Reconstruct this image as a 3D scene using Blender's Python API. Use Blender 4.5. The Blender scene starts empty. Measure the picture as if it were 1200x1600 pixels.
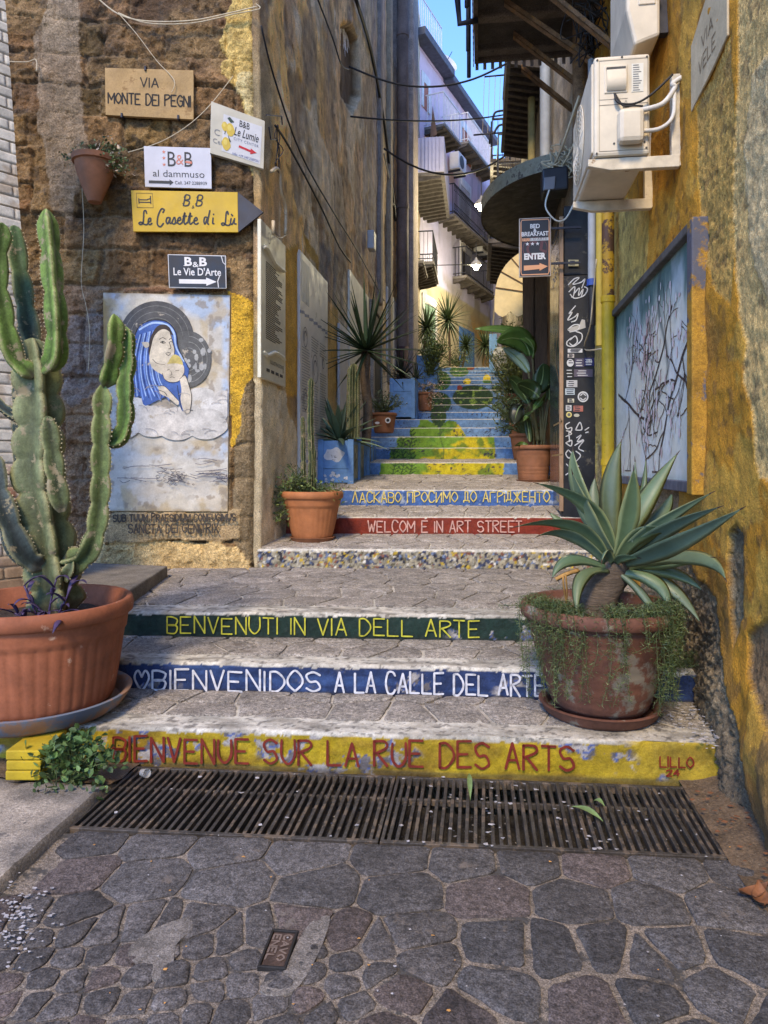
import bpy, bmesh, math, random
import numpy as np
from mathutils import Vector, Matrix
R = math.radians
random.seed(7)
S = bpy.context.scene
COL = S.collection
# ------------------------------------------------------------------ camera, sky, sun, exposure
F = 1109.0; HY = 725.0                      # focal length and horizon in pixels of the 1200 x 1600 photograph
YAW = math.atan(150 / F)
EYE = Vector((0, 0, 1.48))
cam_d = bpy.data.cameras.new('camera'); cam = bpy.data.objects.new('camera', cam_d); COL.objects.link(cam)
cam.location = EYE; cam.rotation_euler = (R(90), 0, YAW)
cam_d.sensor_fit = 'VERTICAL'; cam_d.sensor_height = 36; cam_d.lens = 36 * F / 1600
cam_d.shift_y = -(800 - HY) / 1600; cam_d.clip_start = .05; cam_d.clip_end = 2000
S.camera = cam
SUN_AZ, SUN_EL = 9, 46                     # the light comes from behind the camera, over the left shoulder
W = bpy.data.worlds.new('World'); S.world = W; W.use_nodes = True
nt = W.node_tree; sky = nt.nodes.new('ShaderNodeTexSky'); sky.sky_type = 'NISHITA'; sky.sun_disc = False
sky.sun_elevation = R(SUN_EL); sky.sun_rotation = R(180 + SUN_AZ)
sky.air_density = 1.2; sky.dust_density = .3; sky.ozone_density = 5.0
bg = nt.nodes['Background']; bg.inputs[1].default_value = .15
tint = nt.nodes.new('ShaderNodeMix'); tint.data_type = 'RGBA'; tint.blend_type = 'MULTIPLY'; tint.inputs[0].default_value = 1
tint.inputs[7].default_value = (.63, .76, 1, 1); nt.links.new(sky.outputs[0], tint.inputs[6]); nt.links.new(tint.outputs[2], bg.inputs[0])   # dusk
sun_d = bpy.data.lights.new('sun', 'SUN'); sun = bpy.data.objects.new('sun', sun_d); COL.objects.link(sun)
sun_d.energy = 1.25; sun_d.angle = R(12); sun_d.color = (1, .78, .48)
sdir = Vector((math.sin(R(SUN_AZ)) * math.cos(R(SUN_EL)), math.cos(R(SUN_AZ)) * math.cos(R(SUN_EL)), -math.sin(R(SUN_EL))))
sun.rotation_euler = sdir.to_track_quat('-Z', 'Y').to_euler(); sun.location = (-6, -8, 12)
S.view_settings.view_transform = 'Standard'; S.view_settings.look = 'None'
S.view_settings.exposure = 1.8; S.view_settings.gamma = 1
# ------------------------------------------------------------------ pixel helpers: a pixel of the photograph to a point on a real surface
FW = Vector((-math.sin(YAW), math.cos(YAW), 0)); RT = Vector((math.cos(YAW), math.sin(YAW), 0)); UP = Vector((0, 0, 1))
def ray(px, py): return FW + RT * ((px - 600) / F) + UP * ((HY - py) / F)
def at(px, py, d): return EYE + ray(px, py) * d
def onx(px, py, X): r = ray(px, py); return EYE + r * (X / r.x)
def ony(px, py, Y): r = ray(px, py); return EYE + r * (Y / r.y)
def onz(px, py, Z): r = ray(px, py); return EYE + r * ((Z - EYE.z) / r.z)
class Plane:
    def __init__(s, o, u, n):
        s.o = Vector(o); s.u = Vector(u).normalized(); s.n = Vector(n).normalized(); s.v = Vector((0, 0, 1))
    def off(s, k): return Plane(s.o + s.n * k, s.u, s.n)
    def hit(s, px, py):
        r = ray(px, py); return EYE + r * ((s.o - EYE).dot(s.n) / r.dot(s.n))
    def uv(s, px, py):
        q = s.hit(px, py) - s.o; return (q.dot(s.u), q.z)
    def pt(s, a, b, k=0): return s.o + s.u * a + s.v * b + s.n * k
XL, XR = -1.97, 1.15
A_FAC = R(11.7)
FAC = Plane((-2.0, 6.19, 0), (math.cos(A_FAC), math.sin(A_FAC), 0), (math.sin(A_FAC), -math.cos(A_FAC), 0))
LW = Plane((XL, 0, 0), (0, 1, 0), (1, 0, 0))
RW = Plane((XR, 0, 0), (0, -1, 0), (-1, 0, 0))
def RIS(y): return Plane((0, y, 0), (1, 0, 0), (0, -1, 0))
# ------------------------------------------------------------------ numpy noise
def _h(i, j, s):
    n = (i.astype(np.int64) * 374761393 + j.astype(np.int64) * 668265263 + s * 974634721) & 0x7fffffff
    n = ((n ^ (n >> 13)) * 1274126177) & 0x7fffffff
    return ((n ^ (n >> 16)) & 0xffff) / 65535.0
def vn(x, y, s=0):
    x = np.asarray(x, float); y = np.asarray(y, float)
    i = np.floor(x); j = np.floor(y); f = x - i; g = y - j
    f = f * f * (3 - 2 * f); g = g * g * (3 - 2 * g)
    a = _h(i, j, s); b = _h(i + 1, j, s); c = _h(i, j + 1, s); d = _h(i + 1, j + 1, s)
    return (a * (1 - f) + b * f) * (1 - g) + (c * (1 - f) + d * f) * g
def fbm(x, y, s=0, o=4):
    t = 0; a = .5; k = 0
    for q in range(o):
        t = t + a * vn(x * 2 ** q + 17.3 * q, y * 2 ** q - 9.1 * q, s + q); k += a; a *= .5
    return t / k
def sm(a, b, x): t = np.clip((x - a) / (b - a), 0, 1); return t * t * (3 - 2 * t)
def mixc(c, col, m): return c * (1 - m[..., None]) + np.array(col)[None, None, :] * m[..., None]
def inpoly(poly, X, Y):
    r = np.zeros(X.shape, bool); n = len(poly)
    for i in range(n):
        x1, y1 = poly[i]; x2, y2 = poly[(i + 1) % n]
        if y1 == y2: continue
        c = ((y1 > Y) != (y2 > Y)) & (X < (x2 - x1) * (Y - y1) / (y2 - y1) + x1)
        r ^= c
    return r
def zone(pl, pxpoly, A, B, warp=.04, sc=6, s=3):
    p = [pl.uv(*q) for q in pxpoly]
    return inpoly(p, A + warp * (fbm(A * sc, B * sc, s) - .5) * 2, B + warp * (fbm(A * sc + 40, B * sc, s + 5) - .5) * 2).astype(float)
# ------------------------------------------------------------------ materials
MATS = {}
def mat(name, col=(.5, .5, .5), rough=.8, var=.25, vs=6.0, bump=.3, bs=60.0, bd=.004, attr=False, metal=0, fine=.0, stretch=None,
        emit=None, alpha=1, grit=0, spot=None, spots=(12, .62), trans=0, spec=.35, vcol=None):
    if name in MATS: return MATS[name]
    m = bpy.data.materials.new(name); m.use_nodes = True; n = m.node_tree.nodes; l = m.node_tree.links
    b = n['Principled BSDF']; b.inputs['Roughness'].default_value = rough; b.inputs['Metallic'].default_value = metal
    b.inputs['Specular IOR Level'].default_value = spec
    tc = n.new('ShaderNodeTexCoord'); co = tc.outputs['Object']
    if stretch:
        mp = n.new('ShaderNodeMapping'); mp.inputs['Scale'].default_value = stretch; l.new(co, mp.inputs[0]); co = mp.outputs[0]
    def nz(scale, det=4, rg=.6):
        t = n.new('ShaderNodeTexNoise'); t.inputs['Scale'].default_value = scale; t.inputs['Detail'].default_value = det
        t.inputs['Roughness'].default_value = rg; l.new(co, t.inputs['Vector']); return t.outputs['Fac']
    def rng(x, a, c, lo=.3, hi=.7):
        r = n.new('ShaderNodeMapRange'); r.inputs[1].default_value = lo; r.inputs[2].default_value = hi
        r.inputs[3].default_value = a; r.inputs[4].default_value = c; l.new(x, r.inputs[0]); return r.outputs[0]
    def mx(kind, fac, a, c):
        x = n.new('ShaderNodeMix'); x.data_type = 'RGBA'; x.blend_type = kind
        for i, v in ((0, fac), (6, a), (7, c)):
            if isinstance(v, (int, float)): x.inputs[i].default_value = v
            elif isinstance(v, tuple): x.inputs[i].default_value = (*v, 1)
            else: l.new(v, x.inputs[i])
        return x.outputs[2]
    if attr:
        at_ = n.new('ShaderNodeVertexColor'); at_.layer_name = 'Col'; c = at_.outputs[0]
    else:
        rgb = n.new('ShaderNodeRGB'); rgb.outputs[0].default_value = (*col, 1); c = rgb.outputs[0]
    if var:
        f = rng(nz(vs, 5), 1 - var, 1 + var * .8)
        cb = n.new('ShaderNodeCombineColor')
        for i in range(3): l.new(f, cb.inputs[i])
        c = mx('MULTIPLY', 1.0, c, cb.outputs[0])
    if fine:
        f = rng(nz(bs * 1.3, 3), 1 - fine, 1 + fine)
        cb = n.new('ShaderNodeCombineColor')
        for i in range(3): l.new(f, cb.inputs[i])
        c = mx('MULTIPLY', 1.0, c, cb.outputs[0])
    if grit:
        f = rng(nz(bs * 4.2, 2, .7), 1 - grit, 1 + grit, .36, .64)
        cb = n.new('ShaderNodeCombineColor')
        for i in range(3): l.new(f, cb.inputs[i])
        c = mx('MULTIPLY', 1.0, c, cb.outputs[0])
    if vcol: c = mx('MIX', rng(nz(vs * 2.3, 4), 0, 1, .45, .65), c, vcol)
    if spot: c = mx('MIX', rng(nz(spots[0], 6, .7), 0, 1, spots[1] - .02, spots[1] + .03), c, spot)
    l.new(c, b.inputs['Base Color'])
    if bump:
        bm_ = n.new('ShaderNodeBump'); bm_.inputs['Strength'].default_value = bump; bm_.inputs['Distance'].default_value = bd
        l.new(nz(bs, 6, .65), bm_.inputs['Height']); l.new(bm_.outputs[0], b.inputs['Normal'])
        l.new(rng(nz(vs * 1.7, 3), max(.05, rough - .12), min(1, rough + .12)), b.inputs['Roughness'])
    if emit:
        b.inputs['Emission Color'].default_value = (*emit[:3], 1); b.inputs['Emission Strength'].default_value = emit[3]
    if trans:
        b.inputs['Transmission Weight'].default_value = trans
    if alpha < 1: b.inputs['Alpha'].default_value = alpha
    MATS[name] = m; return m
# ------------------------------------------------------------------ objects
WL = {}
def tag(o, label=None, cat=None, group=None, kind=None):
    if label: o['label'] = label
    if cat: o['category'] = cat
    if group: o['group'] = group
    if kind: o['kind'] = kind
    return o
def thing(name, loc, label, cat, group=None):
    o = bpy.data.objects.new(name, None); COL.objects.link(o); o.location = loc; o.empty_display_size = .1
    WL[o] = Vector(loc); return tag(o, label, cat, group)
class MB:
    def __init__(s): s.v = []; s.f = []; s.c = []; s.col = (1, 1, 1)
    def add(s, vs, fs, col=None):
        k = len(s.v); s.v.extend([tuple(p) for p in vs]); s.f.extend([tuple(i + k for i in f) for f in fs])
        col = col if col is not None else s.col
        if len(vs) and isinstance(col, list): s.c.extend(col)
        else: s.c.extend([tuple(col)] * len(vs))
        return s
    def box(s, a, b, col=None):
        (x0, y0, z0), (x1, y1, z1) = a, b
        return s.add([(x0, y0, z0), (x1, y0, z0), (x1, y1, z0), (x0, y1, z0), (x0, y0, z1), (x1, y0, z1), (x1, y1, z1), (x0, y1, z1)],
                     [(0, 3, 2, 1), (4, 5, 6, 7), (0, 1, 5, 4), (1, 2, 6, 5), (2, 3, 7, 6), (3, 0, 4, 7)], col)
    def obox(s, o, u, v, n, col=None):                # box from a corner and three edge vectors
        o, u, v, n = Vector(o), Vector(u), Vector(v), Vector(n)
        p = [o, o + u, o + u + v, o + v]; q = [x + n for x in p]
        fl = [(0, 3, 2, 1), (4, 5, 6, 7), (0, 1, 5, 4), (1, 2, 6, 5), (2, 3, 7, 6), (3, 0, 4, 7)]
        if u.cross(v).dot(n) < 0: fl = [f[::-1] for f in fl]
        return s.add(p + q, fl, col)
    def slab(s, pl, a0, a1, b0, b1, k0, k1, col=None):  # box standing on a wall plane
        return s.obox(pl.pt(a0, b0, k0), pl.u * (a1 - a0), pl.v * (b1 - b0), pl.n * (k1 - k0), col)
    def prism(s, pts, n, col=None, cap=True):           # polygon pts extruded by vector n
        n = Vector(n); p = [Vector(x) for x in pts]; m = len(p)
        nn = Vector((0, 0, 0))
        for i in range(m): nn += p[i].cross(p[(i + 1) % m])
        if nn.dot(n) < 0: p = p[::-1]
        return s.add(p + [x + n for x in p], [tuple(range(m))[::-1], tuple(range(m, 2 * m))] + [(i, (i + 1) % m, (i + 1) % m + m, i + m) for i in range(m)], col)
    def tube(s, path, r, k=8, col=None, cap=True, prof=None):
        P = [Vector(p) for p in path]; n = len(P)
        rr = r if isinstance(r, (list, tuple)) else [r] * n
        vs = []; ref = None
        for i in range(n):
            t = (P[min(i + 1, n - 1)] - P[max(i - 1, 0)]).normalized()
            if ref is None: ref = Vector((0, 0, 1)) if abs(t.z) < .9 else Vector((1, 0, 0))
            a = (ref - t * ref.dot(t)).normalized(); ref = a; b = t.cross(a)
            for j in range(k):
                w = 2 * math.pi * j / k; q = prof(i / (n - 1), j, k) if prof else 1
                vs.append(P[i] + (a * math.cos(w) + b * math.sin(w)) * rr[i] * q)
        fs = [(i * k + j, i * k + (j + 1) % k, (i + 1) * k + (j + 1) % k, (i + 1) * k + j) for i in range(n - 1) for j in range(k)]
        if cap: fs += [tuple(range(k))[::-1], tuple(range((n - 1) * k, n * k))]
        return s.add(vs, fs, col)
    def lathe(s, c, prof, k=48, col=None, wob=None):    # prof: (radius, z)
        c = Vector(c); vs = []
        for (r, z) in prof:
            for j in range(k):
                w = 2 * math.pi * j / k; q = r * (wob(r, z, w) if wob else 1)
                vs.append(c + Vector((q * math.cos(w), q * math.sin(w), z)))
        n = len(prof)
        fs = [(i * k + j, i * k + (j + 1) % k, (i + 1) * k + (j + 1) % k, (i + 1) * k + j) for i in range(n - 1) for j in range(k)]
        return s.add(vs, fs, col)
    def grid(s, P, C=None, flip=False):                  # P: numpy (n, m, 3)
        n, m = P.shape[:2]; k = len(s.v)
        s.v.extend(map(tuple, P.reshape(-1, 3).tolist()))
        if C is None: s.c.extend([tuple(s.col)] * (n * m))
        else: s.c.extend(map(tuple, C.reshape(-1, 3).tolist()))
        idx = np.arange(n * m).reshape(n, m) + k
        q = np.stack([idx[:-1, :-1], idx[1:, :-1], idx[1:, 1:], idx[:-1, 1:]], -1).reshape(-1, 4)
        if flip: q = q[:, ::-1]
        s.f.extend(map(tuple, q.tolist())); return s
    def build(s, name, m, parent=None, smooth=False, bev=0, loc=None, auto=None):
        if not s.v: return None
        V = np.array(s.v, float)
        if parent is not None: base = WL[parent]
        elif loc is not None: base = Vector(loc)
        else: base = Vector(((V[:, 0].min() + V[:, 0].max()) / 2, (V[:, 1].min() + V[:, 1].max()) / 2, V[:, 2].min()))
        V = V - np.array(base)
        me = bpy.data.meshes.new(name); me.from_pydata(V.tolist(), [], s.f)
        ca = me.color_attributes.new('Col', 'FLOAT_COLOR', 'POINT')
        ca.data.foreach_set('color', np.concatenate([np.array(s.c, float), np.ones((len(V), 1))], 1).ravel().astype(np.float32))
        me.materials.append(m)
        if smooth: me.polygons.foreach_set('use_smooth', [True] * len(me.polygons))
        o = bpy.data.objects.new(name, me); COL.objects.link(o)
        if parent is not None: o.parent = parent; WL[o] = Vector(base)
        else: o.location = base; WL[o] = Vector(base)
        if auto is not None:
            try: me.set_sharp_from_angle(angle=R(auto))
            except Exception: pass
        if bev:
            b = o.modifiers.new('bevel', 'BEVEL'); b.width = bev; b.segments = 2; b.limit_method = 'ANGLE'; b.angle_limit = R(40)
        me.update(); return o
def dup(root, loc, label=None, rotz=0, scale=1):
    r = root.copy(); COL.objects.link(r); r.location = loc; r.rotation_euler.z = rotz; r.scale = (scale,) * 3
    if label: r['label'] = label
    for ch in [o for o in list(COL.objects) if o.parent == root]:
        c = ch.copy(); COL.objects.link(c); c.parent = r
        for g in [o for o in list(COL.objects) if o.parent == ch]:
            d = g.copy(); COL.objects.link(d); d.parent = c
    return r
def bez(a, b, c, n=10):
    a, b, c = Vector(a), Vector(b), Vector(c)
    return [a * (1 - t) ** 2 + b * 2 * t * (1 - t) + c * t * t for t in [i / n for i in range(n + 1)]]
def crv(pts, n=6):                                       # Catmull-Rom through the points
    P = [Vector(p) for p in pts]; out = []
    for i in range(len(P) - 1):
        p0, p1, p2, p3 = P[max(i - 1, 0)], P[i], P[i + 1], P[min(i + 2, len(P) - 1)]
        for k in range(n):
            t = k / n
            out.append(.5 * ((2 * p1) + (p2 - p0) * t + (2 * p0 - 5 * p1 + 4 * p2 - p3) * t * t + (3 * p1 - p0 - 3 * p2 + p3) * t ** 3))
    out.append(P[-1]); return out
def sag(a, b, s, n=12):
    a, b = Vector(a), Vector(b)
    return [a.lerp(b, i / n) - Vector((0, 0, s * 4 * (i / n) * (1 - i / n))) for i in range(n + 1)]
# ------------------------------------------------------------------ lettering: brush strokes and printed letters on a plane
GL = {'A': '00 26 40|12 32', 'B': '00 06|~06 26 45 33 03|~03 33 42 30 00', 'C': '~45 36 16 04 02 10 30 41', 'D': '00 06|~06 26 44 42 20 00',
      'E': '46 06 00 40|03 33', 'F': '46 06 00|03 33', 'G': '~45 26 04 02 20 41 43|23 43', 'H': '00 06|40 46|03 43', 'I': '00 06', 'J': '~46 41 20 01',
      'K': '00 06|46 03 40', 'L': '06 00 40', 'M': '00 06 22 46 40', 'N': '00 06 40 46', 'O': '~20 02 04 26 44 42 20', 'P': '00 06|~06 36 45 34 03',
      'R': '00 06|~06 36 45 34 03|13 40', 'S': '~45 26 05 13 33 41 20 01', 'T': '06 46|26 20', 'U': '~06 02 20 42 46', 'V': '06 20 46', 'W': '06 10 24 30 46',
      'X': '00 46|06 40', 'Y': '06 23 46|23 20', 'Z': '06 46 00 40', 'Q': '~20 02 04 26 44 42 20|31 50', 'Λ': '00 26 40', 'П': '00 06 46 40',
      'И': '06 00 46 40', 'Д': '00 01 41 40|11 16 36 31', 'Г': '00 06 46', 'Ж': '20 26|06 23 46|00 23 40', 'i': '00 04|06 05', '2': '~05 26 45 00|00 40',
      '4': '36 02 42|30 36', '♡': '~24 36 45 43 20 03 05 16 24', '.': '00 01', '&': '~40 15 26 35 02 10 30 43', '1': '05 26 20', '3': '~05 26 45 23 42 20 01',
      "'": '05 06'}
def gsm(s):
    sm_ = s.startswith('~'); p = [(int(q[0]), int(q[1])) for q in s.lstrip('~').split()]
    if not sm_: return p
    return [(v.x, v.y) for v in crv([(a, b, 0) for a, b in p], 5)]
def ribbon(mb, pl, pts, w, k=.003, col=None, jit=0):     # flat painted stroke with round ends, pts in plane coordinates
    n = len(pts)
    if n < 2: return
    vs = []; fs = []
    L = []
    for i in range(n):
        a = pts[max(i - 1, 0)]; b = pts[min(i + 1, n - 1)]; dx, dy = b[0] - a[0], b[1] - a[1]; q = math.hypot(dx, dy) or 1
        L.append((dx / q, dy / q))
    ext = [(pts[0][0] - L[0][0] * w * .35, pts[0][1] - L[0][1] * w * .35)] + list(pts) + [(pts[-1][0] + L[-1][0] * w * .35, pts[-1][1] + L[-1][1] * w * .35)]
    LL = [L[0]] + L + [L[-1]]
    for i, (p, t) in enumerate(zip(ext, LL)):
        h = w * .5 * (.55 if i in (0, len(ext) - 1) else 1) * (1 + jit * (random.random() - .5))
        vs += [pl.pt(p[0] - t[1] * h, p[1] + t[0] * h, k), pl.pt(p[0] + t[1] * h, p[1] - t[0] * h, k)]
    for i in range(len(ext) - 1): fs.append((2 * i, 2 * i + 1, 2 * i + 3, 2 * i + 2))
    mb.add(vs, fs, col)
def brush(mb, pl, text, a0, a1, b0, h, w, k=.003, jit=.06, slope=0, col=None, sp=1.35):
    adv = []; x = 0
    for ch in text:
        if ch == ' ': x += 3.6; adv.append(x); continue
        g = GL.get(ch, '00 06'); wd = .2 if ch in "Ii.'1" else 4
        if ch in 'MWЖ': wd = 5
        adv.append(x); x += wd + sp
    tot = x - sp; sx = (a1 - a0) / tot; kk = 0
    for ch, x in zip(text, adv):
        if ch == ' ': continue
        g = GL.get(ch, '00 06'); wd = 1.25 if ch in 'MWЖ' else 1
        jx, jy, js, jr = [random.uniform(-1, 1) * jit for _ in range(4)]
        for st in g.split('|'):
            pts = []
            for (p, q) in gsm(st):
                xx = (x + p * wd + jx * 2) * sx; yy = (q / 6 + jy * .5) * h * (1 + js) + jr * p / 4 * h * .5
                pts.append((a0 + xx, b0 + yy + slope * xx))
            if st.lstrip('~') != st or len(pts) > 2 or True:
                fine = []
                for i in range(len(pts) - 1):
                    m_ = 3 if not st.startswith('~') else 1
                    for t in range(m_): fine.append((pts[i][0] + (pts[i + 1][0] - pts[i][0]) * t / m_, pts[i][1] + (pts[i + 1][1] - pts[i][1]) * t / m_))
                fine.append(pts[-1])
                if st.startswith('~'): ribbon(mb, pl, fine, w, k + kk * .00004, col, .25)
                else:                                     # straight strokes: one ribbon per leg, so corners stay full
                    for i in range(0, len(fine) - 1, 3):
                        ribbon(mb, pl, fine[i:i + 4], w, k + kk * .00004 + i * .00001, col, .2)
        kk += 1
def printed(mb, pl, text, a, b, h, width=None, k=.004, bold=0, shear=0, align='LEFT', col=None, space=1):
    cu = bpy.data.curves.new('t', 'FONT'); cu.body = text; cu.size = 1; cu.offset = bold; cu.shear = shear; cu.space_character = space; cu.resolution_u = 3
    o = bpy.data.objects.new('t', cu); COL.objects.link(o)
    dg = bpy.context.evaluated_depsgraph_get(); me = bpy.data.meshes.new_from_object(o.evaluated_get(dg))
    vs = [v.co.copy() for v in me.vertices]; fs = [tuple(p.vertices) for p in me.polygons]
    bpy.data.objects.remove(o); bpy.data.curves.remove(cu); bpy.data.meshes.remove(me)
    if not vs: return
    x0 = min(v.x for v in vs); x1 = max(v.x for v in vs); sy = h / .7
    sx = width / (x1 - x0) if width else sy
    a -= {'LEFT': 0, 'CENTER': (x1 - x0) * sx / 2, 'RIGHT': (x1 - x0) * sx}[align]
    mb.add([pl.pt(a + (v.x - x0) * sx, b + v.y * sy, k) for v in vs], fs, col)
def flat(mb, pl, pxs, k, col=None, uvs=False):           # painted patch: outline on the plane
    P = pxs if uvs else [pl.uv(*q) for q in pxs]
    mb.add([pl.pt(a, b, k) for a, b in P], [tuple(range(len(P)))], col)
def circ(cx, cy, r, n=24, ry=None): return [(cx + r * math.cos(2 * math.pi * i / n), cy + (ry or r) * math.sin(2 * math.pi * i / n)) for i in range(n)]
def pxstroke(mb, pl, pts, w, k, col=None, n=5, jit=.2):
    P = [pl.uv(*q) for q in pts]
    if len(P) > 2: P = [(v.x, v.y) for v in crv([(a, b, 0) for a, b in P], n)]
    ribbon(mb, pl, P, w, k, col, jit)
# ================================================================== GROUND AND STEPS
M_street = mat('street_mortar', (.21, .175, .14), .95, .35, 5, .9, 60, .012, fine=.45, grit=.5, spot=(.07, .065, .06), spots=(6, .56))
M_stone = mat('basalt', rough=.8, var=.35, vs=9, bump=1.0, bs=42, bd=.012, attr=True, fine=.5, grit=.5, spec=.35, spot=(.15, .125, .105), spots=(6, .64))
M_conc = mat('worn_concrete', rough=.9, var=.35, vs=7, bump=.8, bs=60, bd=.008, attr=True, fine=.3, grit=.35, spot=(.12, .105, .09), spots=(9, .62))
M_paintstep = mat('painted_step', rough=.8, var=.3, vs=14, bump=.8, bs=45, bd=.008, attr=True, fine=.15, grit=.14, spot=(.13, .12, .11), spots=(22, .70))
def turn(mb):
    mb.v = [(x, y + .05 * (x + .6) * min(1, max(0, (y - 1.7) / .5)) * (abs(x) < 6) , z) for x, y, z in mb.v]; return mb
def clip(poly, nx, ny, c):                               # keep nx*x+ny*y <= c
    out = []
    for i in range(len(poly)):
        a = poly[i]; b = poly[(i + 1) % len(poly)]; da = nx * a[0] + ny * a[1] - c; db = nx * b[0] + ny * b[1] - c
        if da <= 0: out.append(a)
        if da * db < 0: t = da / (da - db); out.append((a[0] + (b[0] - a[0]) * t, a[1] + (b[1] - a[1]) * t))
    return out
def stones(mb, seeds, rect, gapf, zf, colf, top=.012, keep=None, nb=.9, rnd=1, rough=.004):
    P = np.array([(s[0], s[1]) for s in seeds])
    for i, s in enumerate(seeds):
        x, y = s[0], s[1]
        if keep and not keep(x, y): continue
        g = gapf(x, y)
        d = np.hypot(P[:, 0] - x, P[:, 1] - y); order = np.argsort(d)[1:26]
        poly = [(x - nb, y - nb), (x + nb, y - nb), (x + nb, y + nb), (x - nb, y + nb)]
        for j in order:
            dx, dy = P[j, 0] - x, P[j, 1] - y; q = d[j]
            if q < 1e-4: continue
            nx, ny = dx / q, dy / q
            poly = clip(poly, nx, ny, nx * x + ny * y + q / 2 - g / 2)
            if len(poly) < 3: break
        for (nx, ny, c) in ((1, 0, rect[2]), (-1, 0, -rect[0]), (0, 1, rect[3]), (0, -1, -rect[1])):
            if len(poly) >= 3: poly = clip(poly, nx, ny, c)
        if len(poly) < 3: continue
        a = sum(poly[k][0] * poly[(k + 1) % len(poly)][1] - poly[(k + 1) % len(poly)][0] * poly[k][1] for k in range(len(poly))) / 2
        if a < .0012: continue
        for _ in range(rnd):
            out = []
            for k in range(len(poly)):
                p, q = poly[k], poly[(k + 1) % len(poly)]; L = math.hypot(q[0] - p[0], q[1] - p[1]); r = min(.24, .015 / max(L, .001))
                out += [(p[0] + (q[0] - p[0]) * r, p[1] + (q[1] - p[1]) * r), (q[0] + (p[0] - q[0]) * r, q[1] + (p[1] - q[1]) * r)]
            poly = out
        out = []
        for k in range(len(poly)):                        # resample and wobble the outline
            p, q = poly[k], poly[(k + 1) % len(poly)]; L = math.hypot(q[0] - p[0], q[1] - p[1]); m = max(1, int(L / .03))
            for t in range(m): out.append((p[0] + (q[0] - p[0]) * t / m, p[1] + (q[1] - p[1]) * t / m))
        A = np.array(out); cx, cy = A.mean(0)
        w = (fbm(A[:, 0] * 26, A[:, 1] * 26, 5, 3) - .5) * .016
        rad = np.hypot(A[:, 0] - cx, A[:, 1] - cy); A = np.stack([cx + (A[:, 0] - cx) * (1 + w / rad), cy + (A[:, 1] - cy) * (1 + w / rad)], 1)
        n = len(A); h = top * random.uniform(.6, 1.25); tx, ty = random.uniform(-.02, .02), random.uniform(-.02, .02)
        vs = []; base = zf(x, y)
        ins = max(.8, 1 - .007 / max(.03, rad.mean()))
        for (sc, dz, am) in ((1.0, -.02, 0), (1.0, h * .55, .3), (ins, h, .8), (.66, h + .0005, 1), (.34, h + .001, 1)):
            B = np.stack([cx + (A[:, 0] - cx) * sc, cy + (A[:, 1] - cy) * sc], 1)
            nz = (fbm(B[:, 0] * 16, B[:, 1] * 16, 11, 4) - .5) * rough * 2 * am
            vs += [(b[0], b[1], zf(b[0], b[1]) + dz + z + (tx * (b[0] - cx) + ty * (b[1] - cy)) * am) for b, z in zip(B, nz)]
        vs.append((cx, cy, base + h + .002)); fs = []
        for r_ in range(4): fs += [(r_ * n + k, r_ * n + (k + 1) % n, (r_ + 1) * n + (k + 1) % n, (r_ + 1) * n + k) for k in range(n)]
        fs += [(4 * n + k, 4 * n + (k + 1) % n, 5 * n) for k in range(n)]
        mb.add(vs, fs, colf(x, y))
# ---- street: mortar sheet to the far edge, stones set into it
G = MB(); ex = np.concatenate([np.array([-200, -40, -8]), np.arange(-3.4, 2.4, .05), np.array([6, 40, 200])])
ey = np.concatenate([np.array([-200, -40, -8, -2]), np.arange(.6, 2.74, .05)])
X, Y = np.meshgrid(ex, ey, indexing='ij'); Z = (fbm(X * 7, Y * 7, 2) - .5) * .010 * (np.abs(X) < 5) * (np.abs(Y) < 4) - .001
G.grid(np.stack([X, Y, Z], -1)); turn(G); street = G.build('street', M_street, smooth=True, loc=(0, 0, 0)); tag(street, 'dark stone paved street in front of the painted steps', 'street', kind='structure')
G = MB()                                                 # the ground under and behind the alley
G.box((-200, 2.735, -.6), (200, 260, -.35)); tag(G.build('terrain', M_street), 'ground below the stepped alley', 'ground', kind='structure')
sd = []
for r_, (yy, hh) in enumerate(((2.625, .2), (2.425, .2))):
    x = -3.3 + r_ * .13
    while x < 2.2:
        w = random.uniform(.20, .34); sd.append((x + w / 2, yy + random.uniform(-.012, .012) - .035 * (x * .25), 'r')); x += w
a0 = R(24)
for i in range(-48, 40):
    for j in range(-30, 30):
        u, v = i * .100 + .02 * math.sin(j * 1.7), j * .096; x = u * math.cos(a0) - v * math.sin(a0) - .7; y = u * math.sin(a0) + v * math.cos(a0) + 1.6
        y += .10 * math.sin(x * 2.6)
        if y < 2.19 and y > .5 and x > -3.2 and (x < -.12 - .25 * (2.2 - y) + .05 * math.sin(y * 9)): sd.append((x + random.uniform(-.016, .016), y + random.uniform(-.016, .016), 's'))
big = []
tries = 0
while tries < 9000:
    tries += 1; x = random.uniform(-.6, 2.2); y = random.uniform(.5, 2.2)
    if x < -.02 - .25 * (2.2 - y) + .05: continue
    dm = random.choice((.11, .2, .29, .35)) if x < .8 else random.choice((.10, .15, .24))
    if all(math.hypot((x - q[0]) * (.8 if int(x * 9) % 2 else 1.15), y - q[1]) > (dm + q[3]) / 2 for q in big) and all(math.hypot(x - q[0], y - q[1]) > dm * .62 for q in sd): big.append((x, y, 'b', dm))
sd += big
kind = {(s[0], s[1]): s[2] for s in sd}
MHC = [onz(*q, 0) for q in ((402, 1517), (446, 1521), (467, 1461), (425, 1457))]
MH = (MHC[0] + MHC[1] + MHC[2] + MHC[3]) / 4; _u = ((MHC[1] - MHC[0]) + (MHC[2] - MHC[3])) / 2; _v = ((MHC[3] - MHC[0]) + (MHC[2] - MHC[1])) / 2
MHW, MHL = _u.length, _v.length; MHA = math.atan2(_v.y, _v.x) - math.pi / 2
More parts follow.
